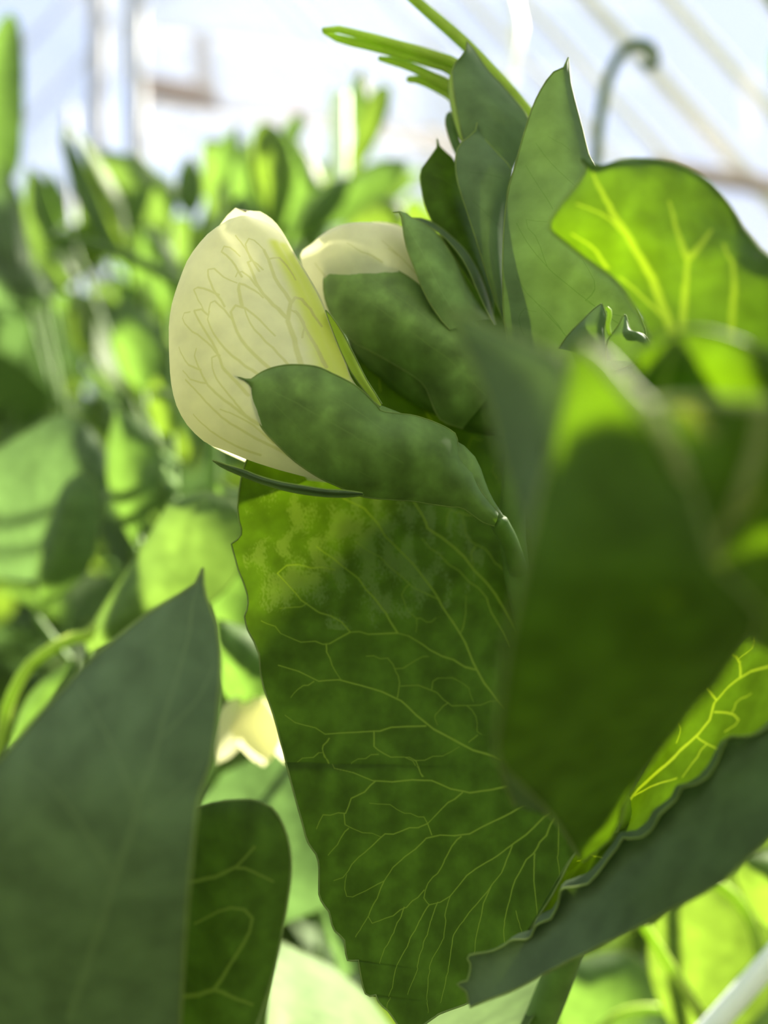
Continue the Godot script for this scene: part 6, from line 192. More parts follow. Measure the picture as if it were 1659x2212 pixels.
func thing(called: String, at: Vector3, label: String, category: String, group := "") -> Node3D:
	var o := Node3D.new()
	o.name = numbered(called)
	add_child(o)
	o.position = at
	tag(o, label, category, group)
	return o

func holder(called: String, parent: Node3D) -> Node3D:
	var o := Node3D.new()
	o.name = called
	parent.add_child(o, true)
	return o

func put(called: String, mesh: Mesh, parent: Node3D, label := "") -> MeshInstance3D:
	var o := MeshInstance3D.new()
	o.name = called
	o.mesh = mesh
	o.cast_shadow = GeometryInstance3D.SHADOW_CASTING_SETTING_DOUBLE_SIDED
	parent.add_child(o, true)
	if label != "":
		o.set_meta("label", label)
	return o

# ------------------------------------------------------------------ materials
var tone := {}

func mottle(seed_value: int, low: float, frequency: float) -> ImageTexture:
	var key := "%d_%f_%f" % [seed_value, low, frequency]
	if noise_cache.has(key):
		return noise_cache[key]
	var n := FastNoiseLite.new()
	n.seed = seed_value
	n.noise_type = FastNoiseLite.TYPE_SIMPLEX_SMOOTH
	n.frequency = frequency
	n.fractal_octaves = 5
	var im := n.get_seamless_image(256, 256)
	im.convert(Image.FORMAT_RGB8)
	for y in 256:
		for x in 256:
			var g := lerpf(low, 1.0, im.get_pixel(x, y).r)
			im.set_pixel(x, y, Color(g, minf(1.0, g * 1.01), g * 0.97))
	var t := ImageTexture.create_from_image(im)
	noise_cache[key] = t
	return t

# body: linear base colour; through: linear tint of the light that passes, its largest value the share that passes.
func leaf_tone(body: Color, through: Color, rough := 0.5, shine := 0.5, low := 0.75) -> StandardMaterial3D:
	var m := StandardMaterial3D.new()
	m.albedo_color = body.linear_to_srgb()
	m.albedo_texture = mottle(7, low, 0.02)
	m.uv1_triplanar = true
	m.uv1_scale = Vector3.ONE * 40.0
	m.roughness = rough
	m.metallic_specular = shine
	m.backlight_enabled = true
	m.backlight = through.linear_to_srgb()
	m.cull_mode = BaseMaterial3D.CULL_DISABLED
	m.texture_filter = BaseMaterial3D.TEXTURE_FILTER_LINEAR_WITH_MIPMAPS_ANISOTROPIC
	return m

func make_tones() -> void:
	tone.leaf = leaf_tone(Color(0.122, 0.225, 0.036), Color(0.95, 1.0, 0.08), 0.6, 0.3, 0.62)
	tone.bloomed = leaf_tone(Color(0.15, 0.215, 0.125), Color(0.4, 0.5, 0.08), 0.7, 0.22)
	tone.young = leaf_tone(Color(0.175, 0.255, 0.145), Color(0.4, 0.5, 0.08), 0.7, 0.2)
	tone.green = leaf_tone(Color(0.155, 0.245, 0.095), Color(0.85, 1.0, 0.35), 0.6, 0.3)
	tone.lime = leaf_tone(Color(0.165, 0.255, 0.07), Color(0.95, 1.0, 0.3), 0.6, 0.3)
	tone.pale = leaf_tone(Color(0.16, 0.25, 0.09), Color(0.92, 1.0, 0.4), 0.6, 0.3)
	tone.wax = leaf_tone(Color(0.15, 0.215, 0.125), Color(0.7, 0.9, 0.4), 0.7, 0.22)
	tone.sepal = leaf_tone(Color(0.29, 0.45, 0.14), Color(0.4, 0.5, 0.06), 0.6, 0.35, 0.55)
	tone.petal = leaf_tone(Color(0.80, 0.78, 0.65), Color(0.85, 0.85, 0.62), 0.65, 0.3, 0.88)
	tone.stem = leaf_tone(Color(0.17, 0.30, 0.07), Color(0.2, 0.25, 0.04), 0.55, 0.35)
	tone.tendril = leaf_tone(Color(0.52, 0.66, 0.13), Color(0.8, 0.9, 0.15), 0.55, 0.35, 0.9)
	tone.margin = leaf_tone(Color(0.30, 0.40, 0.13), Color(0.5, 0.6, 0.15), 0.6, 0.35)

func plain(body: Color, rough := 0.6, shine := 0.4) -> StandardMaterial3D:
	var m := StandardMaterial3D.new()
	m.albedo_color = body.linear_to_srgb()
	m.roughness = rough
	m.metallic_specular = shine
	return m

# ------------------------------------------------------------------ shapes
func row(list: Array, k: int) -> Vector3:
	return Vector3(list[3 * k], list[3 * k + 1], list[3 * k + 2])

func along(list: Array, t: float) -> float:
	var x := t * (list.size() - 1)
	var k := mini(int(x), list.size() - 2)
	return lerpf(list[k], list[k + 1], x - k)

func add_tube(st: SurfaceTool, centres: PackedVector3Array, radii: PackedFloat32Array, sides := 8) -> void:
	var n := centres.size()
	var rings := []
	var side := Vector3.ZERO
	for i in n:
		var ahead := (centres[mini(i + 1, n - 1)] - centres[maxi(i - 1, 0)]).normalized()
		if side == Vector3.ZERO:
			side = ahead.cross(Vector3.UP if absf(ahead.y) < 0.9 else Vector3.RIGHT).normalized()
		side = (side - ahead * side.dot(ahead)).normalized()
		var up := ahead.cross(side)
		var ring := []
		for j in sides + 1:
			var w := TAU * j / sides
			ring.append([side * cos(w) + up * sin(w), centres[i], radii[i], Vector2(float(j) / sides, float(i) / (n - 1))])
		rings.append(ring)
	for i in n - 1:
		for j in sides:
			for c in [[i, j], [i + 1, j], [i + 1, j + 1], [i, j], [i + 1, j + 1], [i, j + 1]]:
				var q: Array = rings[c[0]][c[1]]
				st.set_normal(q[0])
				st.set_uv(q[3])
				st.add_vertex(q[1] + q[0] * q[2])
	for e in [0, n - 1]:
		var out := (centres[e] - centres[1 if e == 0 else n - 2]).normalized()
		var tip: Vector3 = centres[e] + out * radii[e] * 0.7
		for j in sides:
			var a: Array = rings[e][j]
			var b: Array = rings[e][j + 1]
			var tri := [a, b] if e == 0 else [b, a]
			for q in tri:
				st.set_normal(q[0])
				st.set_uv(q[3])
				st.add_vertex(q[1] + q[0] * q[2])
			st.set_normal(out)
			st.set_uv(Vector2(0.5, 0.0 if e == 0 else 1.0))
			st.add_vertex(tip)

func stalk(key: String, m: Material, at: Vector3, sides := 10) -> ArrayMesh:
	var d: Array = STALKS[key]
	var c := PackedVector3Array()
	var r := PackedFloat32Array()
	for i in d.size() / 4:
		c.append(HEART + Vector3(d[4 * i], d[4 * i + 1], d[4 * i + 2]) * 0.001 - at)
		r.append(d[4 * i + 3] * 0.001)
	return tube_mesh(c, r, m, sides)

func tube_mesh(c: PackedVector3Array, r: PackedFloat32Array, m: Material, sides := 8) -> ArrayMesh:
	var st := SurfaceTool.new()
	st.begin(Mesh.PRIMITIVE_TRIANGLES)
	add_tube(st, c, r, sides)
	st.set_material(m)
	st.index()
	return st.commit()

# A blade swept between two edges, swollen along its direction, with a thickened rim.
func blade(key: String, m: Material, at: Vector3, rim := 0.0, rim_tone: Material = null, ripple := 0.0) -> ArrayMesh:
	var d: Dictionary = BLADES[key]
	var nt: int = d.a.size() / 3
	var ns: int = d.ns
	var dir := Vector3(d.dir[0], d.dir[1], d.dir[2])
	var mid: float = d.crease[0]
	var fold: float = d.crease[1]
	var n := FastNoiseLite.new()
	n.seed = hash(key) % 1000
	n.frequency = 0.09
	var p := []
	for i in nt:
		var t := float(i) / (nt - 1)
		var a := row(d.a, i)
		var b := row(d.b, i)
		var swell := along(d.bulge, t)
		var line := PackedVector3Array()
		for j in ns + 1:
			var s := float(j) / ns
			var off: float = swell * 4.0 * s * (1.0 - s) - fold * sin(PI * t) * (1.0 - ((mid - s) / mid if s < mid else (s - mid) / (1.0 - mid)))
			var q := a.lerp(b, s)
			off += ripple * n.get_noise_3dv(q) * sin(PI * t)
			line.append(HEART + (q + dir * off) * 0.001 - at)
		p.append(line)
	var span := maxi(1, nt / 12)
	var c0 := nt / 2
	var j0 := ns / 2
	var facing := 1.0 if (p[c0][j0 + 1] - p[c0][j0 - 1]).cross(p[c0 + 1][j0] - p[c0 - 1][j0]).dot(dir) > 0.0 else -1.0
	var st := SurfaceTool.new()
	st.begin(Mesh.PRIMITIVE_TRIANGLES)
	for i in nt:
		for j in ns + 1:
			var du: Vector3 = p[i][mini(j + 1, ns)] - p[i][maxi(j - 1, 0)]
			var dv: Vector3 = p[mini(i + span, nt - 1)][j] - p[maxi(i - span, 0)][j]
			if du.length() < 1e-7:
				var k := clampi(i, 2, nt - 3)
				du = p[k][mini(j + 1, ns)] - p[k][maxi(j - 1, 0)]
			var nn := du.cross(dv).normalized() * facing
			if nn.length() < 0.5:
				nn = dir
			st.set_normal(nn)
			st.set_uv(Vector2(float(j) / ns, float(i) / (nt - 1)))
			st.set_uv2(Vector2(float(j) / ns, float(i) / (nt - 1)))
			st.add_vertex(p[i][j])
	for i in nt - 1:
		for j in ns:
			var k := i * (ns + 1) + j
			for c in [k, k + ns + 2, k + 1, k, k + ns + 1, k + ns + 2] if facing > 0.0 else [k, k + 1, k + ns + 2, k, k + ns + 2, k + ns + 1]:
				st.add_index(c)
	st.set_material(m)
	var mesh := st.commit()
	if rim > 0.0:
		var rs := SurfaceTool.new()
		rs.begin(Mesh.PRIMITIVE_TRIANGLES)
		for j in [0, ns]:
			var c := PackedVector3Array()
			var r := PackedFloat32Array()
			for i in nt:
				if c.is_empty() or c[c.size() - 1].distance_to(p[i][j]) > 1e-5:
					c.append(p[i][j])
					r.append(rim * 0.001)
			add_tube(rs, c, r, 5)
		rs.set_material(rim_tone if rim_tone else tone.margin)
		rs.commit(mesh)
	return mesh

# Veins of a blade: a picture of their colour (clear between them) and one of their relief.
func veined(base: StandardMaterial3D, key: String, w: int, h: int, color: Color, strength: float, patches := false) -> StandardMaterial3D:
	var d: Dictionary = BLADES[key]
	var nt: int = d.a.size() / 3
	var long := 0.0
	for i in nt - 1:
		long += 0.5 * (row(d.a, i).distance_to(row(d.a, i + 1)) + row(d.b, i).distance_to(row(d.b, i + 1)))
	var sc := color.linear_to_srgb()
	var keel := Color(0.60, 0.68, 0.05).linear_to_srgb()  # yellow-green along the petal fold: pigment, plus passing light painted into it
	var im := Image.create(w, h, false, Image.FORMAT_RGBA8)
	im.fill(Color(sc.r, sc.g, sc.b, 0.0))
	if patches:
		bloom(im, w, h)
	for vein in d.veins:
		var count: int = (vein.size() - 2) / 2
		for i in count - 1:
			var p0 := Vector2(vein[2 + 2 * i], vein[3 + 2 * i])
			var p1 := Vector2(vein[4 + 2 * i], vein[5 + 2 * i])
			var k := clampi(int(p0.y * (nt - 1)), 0, nt - 1)
			var scale := Vector2(maxf(1.0, row(d.a, k).distance_to(row(d.b, k))), long)
			var width := lerpf(vein[0], vein[1], float(i) / maxf(1.0, count - 2))
			var reach := Vector2(width / scale.x * w, width / scale.y * h) * 1.3 + Vector2(1.5, 1.5)
			var lo := Vector2(minf(p0.x, p1.x) * w, minf(p0.y, p1.y) * h) - reach
			var up := Vector2(maxf(p0.x, p1.x) * w, maxf(p0.y, p1.y) * h) + reach
			var a := p0 * scale
			var b := p1 * scale
			for y in range(maxi(0, int(lo.y)), mini(h - 1, int(up.y)) + 1):
				for x in range(maxi(0, int(lo.x)), mini(w - 1, int(up.x)) + 1):
					var q := Vector2((x + 0.5) / w, (y + 0.5) / h) * scale
					var near := Geometry2D.get_closest_point_to_segment(q, a, b).distance_to(q)
					var f := 1.0 - smoothstep(width * 0.35, width * 1.0, near)
					if f > 0.02:
						var was := im.get_pixel(x, y)
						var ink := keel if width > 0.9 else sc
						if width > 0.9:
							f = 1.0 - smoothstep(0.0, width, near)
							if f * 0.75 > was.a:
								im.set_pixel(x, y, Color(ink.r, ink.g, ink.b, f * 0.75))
						elif f * strength > was.a:
							im.set_pixel(x, y, Color(ink.r, ink.g, ink.b, f * strength))
						else:
							im.set_pixel(x, y, Color(lerpf(was.r, ink.r, f), lerpf(was.g, ink.g, f), lerpf(was.b, ink.b, f), was.a))
	var m: StandardMaterial3D = base.duplicate()
	m.detail_enabled = true
	m.detail_blend_mode = BaseMaterial3D.BLEND_MODE_MIX
	m.detail_albedo = ImageTexture.create_from_image(im)
	m.detail_uv_layer = BaseMaterial3D.DETAIL_UV_2
	return m

# The powdery wax bloom on the broad stipule: grains in ragged patches.
func bloom(im: Image, w: int, h: int) -> void:
	var fine := FastNoiseLite.new()
	fine.seed = 3
	fine.frequency = 0.11
	fine.fractal_octaves = 4
	var wide := FastNoiseLite.new()
	wide.seed = 11
	wide.frequency = 0.011
	wide.fractal_octaves = 2
	for y in range(int(h * 0.24), int(h * 0.46)):
		for x in range(int(w * 0.02), int(w * 0.85)):
			var u := float(x) / w
			var t := float(y) / h
			var fall := 1.0 - Vector2((u - 0.36) / 0.42, (t - 0.345) / 0.10).length()
			if fall < 0.0:
				continue
			var f := wide.get_noise_2d(x, y) * 0.8 + fine.get_noise_2d(x, y) * 0.55 + fall * 0.55 - 0.18
			if f > 0.0:
				im.set_pixel(x, y, Color(0.50, 0.58, 0.46, minf(0.36, f * 1.2)))

# A box with its own size and place, as one mesh.
func box(called: String, size: Vector3, at: Vector3, m: Material, parent: Node3D, turn := Vector3.ZERO) -> MeshInstance3D:
	var b := BoxMesh.new()
	b.size = size
	b.material = m
	var o := put(called, b, parent)
	o.position = at
	o.rotation = turn
	return o

func structure(called: String) -> Node3D:
	var o := Node3D.new()
	o.name = called
	o.set_meta("kind", "structure")
	add_child(o)
	return o

# ------------------------------------------------------------------ the growing house
func growing_house() -> void:
	var pane := StandardMaterial3D.new()
	pane.albedo_color = Color(0.93, 0.95, 0.99, 0.02)
	pane.transparency = BaseMaterial3D.TRANSPARENCY_ALPHA
	pane.roughness = 0.06
	pane.cull_mode = BaseMaterial3D.CULL_DISABLED
	var rib := leaf_tone(Color(0.76, 0.78, 0.84), Color(0.16, 0.163, 0.17), 0.7, 0.2, 0.95)
	var metal := plain(Color(0.30, 0.32, 0.35), 0.6, 0.3)
	var white := plain(Color(0.34, 0.35, 0.38), 0.7, 0.2)
	var wood := plain(Color(0.40, 0.33, 0.29), 0.8, 0.2)
	var blocking_board := plain(Color(0.15, 0.16, 0.14), 0.8, 0.2)  # dark so the added back wall returns little light
	var earth := plain(Color(0.07, 0.055, 0.035), 0.95, 0.1)
	earth.albedo_texture = mottle(21, 0.4, 0.05)
	earth.uv1_triplanar = true
	earth.uv1_scale = Vector3(2, 2, 2)
	var floor := structure("floor")
	box("soil", Vector3(8.0, 0.2, 10.2), Vector3(-2.2, -0.1, -1.9), earth, floor)
	# right roof slope: y = 1.9 - 1.1 x from the eave at x 1.1 to the ridge at x -2.2
	var slope := atan(1.1)
	var run := 3.3 / cos(slope)
	for side in [1, -1]:
		var roof := structure("ceiling" if side == 1 else "ceiling_far_slope")
		var middle := Vector3(-2.2 + side * 1.65, 2.505, 0)
		for k in 17:
			var z := 2.9 - 0.6 * k
			box("panel", Vector3(run, 0.006, 0.594), middle + Vector3(0, 0, z - 0.3), pane, roof, Vector3(0, 0, -side * slope))
		for k in 68:
			if side == -1 and k % 4:
				continue
			var z := 2.9 - 0.15 * k
			box("rib", Vector3(run, 0.008, 0.03 if k % 4 else 0.045), middle + Vector3(0, 0.008, z), rib, roof, Vector3(0, 0, -side * slope))
	var right := structure("wall_right")
	var left := structure("wall_left")
	for k in 10:
		box("panel", Vector3(0.006, 0.68, 0.99), Vector3(1.1, 0.34, 2.4 - k), pane, right)
		box("panel", Vector3(0.006, 0.68, 0.99), Vector3(-5.5, 0.34, 2.4 - k), pane, left)
		box("post", Vector3(0.04, 0.7, 0.04), Vector3(1.1, 0.35, 2.9 - k), white, right)
		box("post", Vector3(0.04, 0.7, 0.04), Vector3(-5.5, 0.35, 2.9 - k), white, left)
	var back := structure("wall_back")  # unseen boarded wall, added solid and dark to cut the frontal light
	for k in 44:
		box("board", Vector3(6.6, 0.094, 0.03), Vector3(-2.2, 0.05 + 0.1 * k, 1.3), blocking_board, back)
	for e in [["wall_end", -7.0]]:
		var wall := structure(e[0])
		for k in 11:
			var x := -5.5 + 0.6 * k
			var x1 := x + 0.594
			var y0 := 4.32 - 1.1 * absf(x + 2.2)
			var y1 := 4.32 - 1.1 * absf(x1 + 2.2)
			var g := CSGPolygon3D.new()
			g.polygon = PackedVector2Array([Vector2(x, 0), Vector2(x1, 0), Vector2(x1, y1), Vector2(x, y0)])
			g.depth = 0.006
			g.material = pane
			g.name = "panel"
			wall.add_child(g, true)
			g.position = Vector3(0, 0, e[1])
			if k > 0:
				box("mullion", Vector3(0.05, y0 - 0.03, 0.05), Vector3(x, y0 * 0.5, e[1] + 0.03), white, wall)
	# timber across the far end, a steel post and a slim white one
	var beam := structure("trim_1")
	var from := Vector3(-1.25, 2.98, -4.55)
	var to := Vector3(1.0, 2.55, -4.55)
	to = from + (to - from) * 0.8
	box("beam", Vector3(from.distance_to(to), 0.11, 0.05), (from + to) * 0.5, wood, beam, Vector3(0, 0, -atan2(from.y - to.y, to.x - from.x)))
	box("bracket", Vector3(0.1, 0.13, 0.06), Vector3(-0.459, 2.87, -4.53), plain(Color(0.5, 0.27, 0.22)), beam)
	var batten := structure("trim_2")
	box("batten", Vector3(0.26, 0.018, 0.03), Vector3(0.545, 1.262, -1.28), wood, batten, Vector3(0, 0, -0.17))
	for q in [[Vector3(-0.835, 0, -2.9), 0.026, metal, "round grey steel roof post rising behind the pea rows"], [Vector3(-1.03, 0, -3.1), 0.03, white, "slim pale roof post beside the thicker one"]]:
		var post := thing("roof_post", q[0], q[3], "post")
		var tall: float = 1.9 - 1.1 * q[0].x - 0.05
		put("shaft", tube_mesh(PackedVector3Array([Vector3(0, 0, 0), Vector3(0, tall * 0.5, 0), Vector3(0, tall, 0)]), PackedFloat32Array([q[1], q[1], q[1]]), q[2], 14), post)
		put("foot_plate", tube_mesh(PackedVector3Array([Vector3(0, 0, 0), Vector3(0, 0.012, 0)]), PackedFloat32Array([q[1] * 2.2, q[1] * 2.2]), q[2], 14), post)

# ------------------------------------------------------------------ the flowering plant
func main_plant() -> void:
	var at := Vector3(0.03, 0, -0.02)
	var plant := thing("pea_plant", at, "flowering pea plant with two cream white flowers among broad veined leaves", "plant")
	# stem down to the soil
	var d: Array = STALKS.stem
	var c := PackedVector3Array()
	var r := PackedFloat32Array()
	for i in d.size() / 4:
		c.append(HEART + Vector3(d[4 * i], d[4 * i + 1], d[4 * i + 2]) * 0.001 - at)
		r.append(d[4 * i + 3] * 0.001)
	var last: Vector3 = c[c.size() - 1]
	for k in 8:
		var f := (k + 1) / 8.0
		c.append(last.lerp(Vector3(0, 0, 0), f) + Vector3(0.012 * sin(f * 9.0) * (1.0 - f), 0, 0.01 * sin(f * 7.0) * (1.0 - f)))
		r.append(lerpf(0.0019, 0.003, f))
	put("stem", tube_mesh(c, r, tone.stem, 14), plant)
	put("petiole", stalk("petiole_joint", tone.tendril, at), plant)
	# broad stipule behind the flowers
	var centre := veined(tone.leaf, "central", 1024, 1536, Color(0.30, 0.40, 0.08), 0.7, true)
	put("stipule", blade("central", centre, at, 0.10, null, 0.9), plant, "broad green stipule with pale net veins and a powdery bloom")
	# flowers
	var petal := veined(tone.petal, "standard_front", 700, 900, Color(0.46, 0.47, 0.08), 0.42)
	var flower := holder("flower", plant)
	flower.set_meta("label", "front flower with folded cream petal, olive veins")
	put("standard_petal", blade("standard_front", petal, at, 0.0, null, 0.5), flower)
	put("standard_petal", blade("standard_back", tone.petal, at, 0.0, null, 0.4), flower)
	put("calyx_tube", stalk("calyx_front", tone.sepal, at, 28), flower)
	put("sepal", blade("sepal_front", veined(tone.sepal, "sepal_front", 400, 500, Color(0.20, 0.30, 0.09), 0.35), at, 0.09, null, 0.25), flower)
	put("sepal", blade("sepal_upper", tone.tendril, at, 0.08), flower)
	put("sepal", blade("sepal_lower", tone.wax, at, 0.09), flower)
	put("peduncle", stalk("peduncle", tone.stem, at), flower)
	var rear := holder("flower", plant)
	rear.set_meta("label", "rear flower half hidden by its green sepals")
	put("standard_petal", blade("standard_rear", veined(tone.petal, "standard_rear", 500, 500, Color(0.42, 0.43, 0.07), 0.4), at, 0.0, null, 0.5), rear)
	put("standard_petal", blade("standard_rear_back", tone.petal, at, 0.0, null, 0.5), rear)
	put("calyx_tube", stalk("calyx_rear", tone.sepal, at, 28), rear)
	put("sepal", blade("sepal_rear_front", veined(tone.sepal, "sepal_rear_front", 400, 400, Color(0.22, 0.33, 0.09), 0.3), at, 0.09, null, 0.25), rear)
	put("sepal", blade("sepal_rear_upper", veined(leaf_tone(Color(0.30, 0.45, 0.18), Color(0.4, 0.5, 0.1), 0.7, 0.2, 0.6), "sepal_rear_upper", 300, 300, Color(0.30, 0.42, 0.18), 0.3), at, 0.09, null, 0.2), rear)
	put("sepal", blade("sepal_rear_edge", tone.wax, at, 0.07), rear)
	# young leaflets wrapped together at the tip
	var darker := Color(0.07, 0.13, 0.04)
	put("young_leaflet", blade("bud_large", veined(tone.young, "bud_large", 500, 800, darker, 0.5), at, 0.09, null, 0.6), plant)
	put("young_leaflet", blade("bud_top", veined(tone.young, "bud_top", 300, 500, darker, 0.3), at, 0.09, null, 0.4), plant)
	put("young_leaflet", blade("bud_top_rim", tone.tendril, at, 0.06), plant)
	put("young_leaflet", blade("bud_sliver", tone.green, at, 0.06), plant)
	put("young_leaflet", blade("bud_middle", veined(tone.young, "bud_middle", 300, 500, darker, 0.4), at, 0.09, null, 0.4), plant)
	put("young_leaflet", blade("bud_left", veined(tone.leaf, "bud_left", 300, 400, Color(0.2, 0.3, 0.08), 0.3), at, 0.08, null, 0.4), plant)
	for k in ["tendril_long", "tendril_a", "tendril_b", "tendril_c", "tendril_d"]:
		put("tendril", stalk(k, tone.tendril, at), plant)
	put("young_leaflet", blade("bud_rear", tone.leaf, at, 0.06), plant)
	put("young_leaflet", blade("young_curl", tone.young, at, 0.08), plant)
	put("young_leaflet", blade("young_curl_side", tone.young, at, 0.08), plant)
	put("tendril", stalk("young_hook", tone.tendril, at), plant)
	# sunlit leaflet
	put("leaflet", blade("bright", veined(tone.leaf, "bright", 600, 700, Color(0.28, 0.39, 0.08), 0.5), at, 0.12, null, 1.0), plant, "yellow-green leaflet lit through by the sun")
	# unseen leaflets added behind the sunlit one to block sun from the stipule
	for q in [[Vector3(0.034, 0.032, -0.045), 3.3, 0.058], [Vector3(0.045, 0.030, -0.054), 3.5, 0.060], [Vector3(0.028, 0.012, -0.04), 3.3, 0.05]]:
		var o := put("leaflet", leaf_mesh(0), plant)
		o.set_surface_override_material(0, tone.green)
		o.transform = Transform3D(Basis(Vector3(0.6, 0.62, -0.8).normalized(), q[1]) * Basis.looking_at(Vector3(-0.6, -0.62, 0.8), Vector3.UP), HEART - at + q[0]).scaled_local(Vector3.ONE * q[2])
	# folded leaflet
	var fold := holder("folded_leaflet", plant)
	put("far_half", blade("folded_far", veined(tone.leaf, "folded_far", 700, 1000, Color(0.34, 0.44, 0.10), 0.75), at, 0.10, null, 0.8), fold, "glowing yellow-green inner half")
	put("near_half", blade("folded_near", tone.bloomed, at, 0.10, null, 0.6), fold, "blue-green waxy outer half")
	# leaf clasping the stem, close to the lens
	var clasp := holder("clasping_leaf", plant)
	put("wing", blade("near_wing", tone.bloomed, at, 0.15), clasp)
	put("blade", blade("near_main", tone.leaf, at, 0.15, null, 0.8), clasp)
	put("blade", blade("near_right", veined(tone.leaf, "near_right", 300, 300, Color(0.34, 0.38, 0.16), 0.7), at, 0.15, null, 0.6), clasp)
	put("blade", blade("near_pale", tone.leaf, at, 0.12), clasp)
	put("blade", blade("near_shade", veined(tone.leaf, "near_shade", 200, 200, Color(0.3, 0.36, 0.12), 0.5), at, 0.1), clasp)
	for k in ["near_rib", "near_rib_side", "near_top_edge"]:
		put("rib", stalk(k, leaf_tone(Color(0.46, 0.52, 0.24), Color(0.4, 0.45, 0.1), 0.65, 0.3), at), clasp)
	put("blade", blade("near_back", tone.leaf, at, 0.1), clasp)  # unseen blade added behind the clasping leaf to stop sun coming through
	put("blade", blade("near_back_second", tone.leaf, at, 0.1), clasp)  # second unseen layer, added to deepen that shade
	put("blade", blade("near_side", tone.leaf, at, 0.1), clasp)  # added out of frame to keep sun off the right-hand blade
	put("leaflet", blade("lower_cream", tone.pale, at, 0.1), plant)

# ------------------------------------------------------------------ the neighbour close on the left
func left_plant() -> void:
	var at := Vector3(-0.05, 0, 0.01)
	var plant := thing("pea_plant", at, "pea plant with a large waxy grey-green pointed leaf and a dark round one", "plant")
	put("leaflet", blade("left_big", veined(tone.bloomed, "left_big", 400, 600, Color(0.22, 0.30, 0.15), 0.25), at, 0.16, null, 0.8), plant, "large waxy grey-green leaflet")
	put("leaflet", blade("left_dark", veined(tone.leaf, "left_dark", 300, 500, Color(0.28, 0.38, 0.09), 0.5), at, 0.12, null, 0.6), plant)
	var d: Array = STALKS.left_stem
	var c := PackedVector3Array()
	var r := PackedFloat32Array()
	for i in d.size() / 4:
		c.append(HEART + Vector3(d[4 * i], d[4 * i + 1], d[4 * i + 2]) * 0.001 - at)
		r.append(d[4 * i + 3] * 0.001)
	var last: Vector3 = c[c.size() - 1]
	for k in 6:
		var f := (k + 1) / 6.0
		c.append(last.lerp(Vector3.ZERO, f) + Vector3(0.01 * sin(f * 8.0) * (1.0 - f), 0, 0))
		r.append(lerpf(0.0015, 0.003, f))
	put("stem", tube_mesh(c, r, tone.stem), plant)

# ------------------------------------------------------------------ plants just behind
func plants_behind() -> void:
	var info := {
		"column": ["pea plant at the row's end with one upright dark leaf", Vector3(-0.11, 0, -0.23)],
		"blade": ["pea plant with long leaning blades rising beside the steel post", Vector3(-0.08, 0, -0.24)],
		"fan": ["pea plant whose leaves spread in fans above the cream flowers", Vector3(-0.02, 0, -0.23)],
		"broad": ["pea plant with broad waxy leaves and a curved pale petiole", Vector3(-0.045, 0, -0.10)],
		"right": ["pea plant with yellow-green leaves under the folded leaf", Vector3(0.06, 0, -0.09)],
	}
	var made := {}
	for k in info:
		var plant := thing("pea_plant", info[k][1], info[k][0], "plant")
		made[k] = plant
		put("stem", stem_mesh(0.0, 0.78 if k != "right" else 0.69, 0.008, hash(k) % 97), plant)
	for b in BEHIND:
		var plant: Node3D = made[b[0]]
		var key: String = b[2]
		put("leaflet", blade(key, tone[b[1]], plant.position, 0.12, null, 1.5), plant)
		# petiole from the blade's base to the stem
		var d: Dictionary = BLADES[key]
		var last: int = d.a.size() / 3 - 1
		var p0: Vector3 = HEART + row(d.a, last) * 0.001 - plant.position
		var p2 := Vector3(0, clampf(p0.y - 0.03, 0.2, 0.76 if b[0] != "right" else 0.66), 0)
		var p1 := p0.lerp(p2, 0.5) + Vector3(0, -0.01, -0.004)
		var c := PackedVector3Array()
		var r := PackedFloat32Array()
		for i in 7:
			var f := i / 6.0
			c.append(p0.lerp(p1, f).lerp(p1.lerp(p2, f), f))
			r.append(lerpf(0.0008, 0.0012, f))
		put("petiole", tube_mesh(c, r, tone.stem, 6), plant)
	put("tendril", stalk("tendril_mid", tone.pale, made.column.position), made.column)
	put("petiole", stalk("petiole_low", tone.tendril, made.broad.position), made.broad)
	put("tendril", stalk("stalk_right", tone.tendril, made.right.position), made.right)
	put("tendril", stalk("arc_right", tone.tendril, made.right.position), made.right)
	put("tendril", stalk("loop_right", tone.tendril, made.right.position), made.right)
	put("tendril", stalk("tendril_curl", tone.wax, made.right.position), made.right)
	# unseen taller plant, added beyond the frame to shade flowers and young leaflets
	var tall := thing("pea_plant", Vector3(0.155, 0, -0.19), "unseen tall pea plant added to shade the flowers", "plant")
	put("stem", stem_mesh(0.0, 0.97, 0.004, 5), tall)
	for q in [[Vector3(-0.03, 0.905, 0.01), 0.0], [Vector3(-0.026, 0.935, 0.01), -0.2], [Vector3(-0.03, 0.95, 0.005), PI], [Vector3(-0.028, 0.905, 0.012), PI + 0.2], [Vector3(-0.03, 0.88, 0.01), 0.1]]:
		var o := put("leaflet", leaf_mesh(0), tall)
		o.set_surface_override_material(0, tone.green)
		o.transform = Transform3D(Basis(Vector3(0.6, 0.62, -0.8).normalized(), q[1]) * Basis.looking_at(Vector3(-0.6, -0.62, 0.8), Vector3.UP), q[0] + Vector3(0.008, -0.008, 0)).scaled_local(Vector3.ONE * 0.038)
	# a small pale flower low in the broad-leaved plant
	var bloom_at := HEART + Vector3(-0.022, -0.0365, -0.055)
	var f := holder("flower", made.broad)
	for s in [-1.0, 1.0, 0.3]:
		var q := put("petal", leaf_mesh(2), f)
		q.set_surface_override_material(0, tone.petal)
		q.transform = Transform3D(Basis(Vector3.FORWARD, PI - 0.25 * s) * Basis(Vector3.UP, s * 0.9), bloom_at - made.broad.position + Vector3(0.002 * s, 0.006, 0)).scaled_local(Vector3(0.011, 0.012, 0.012))

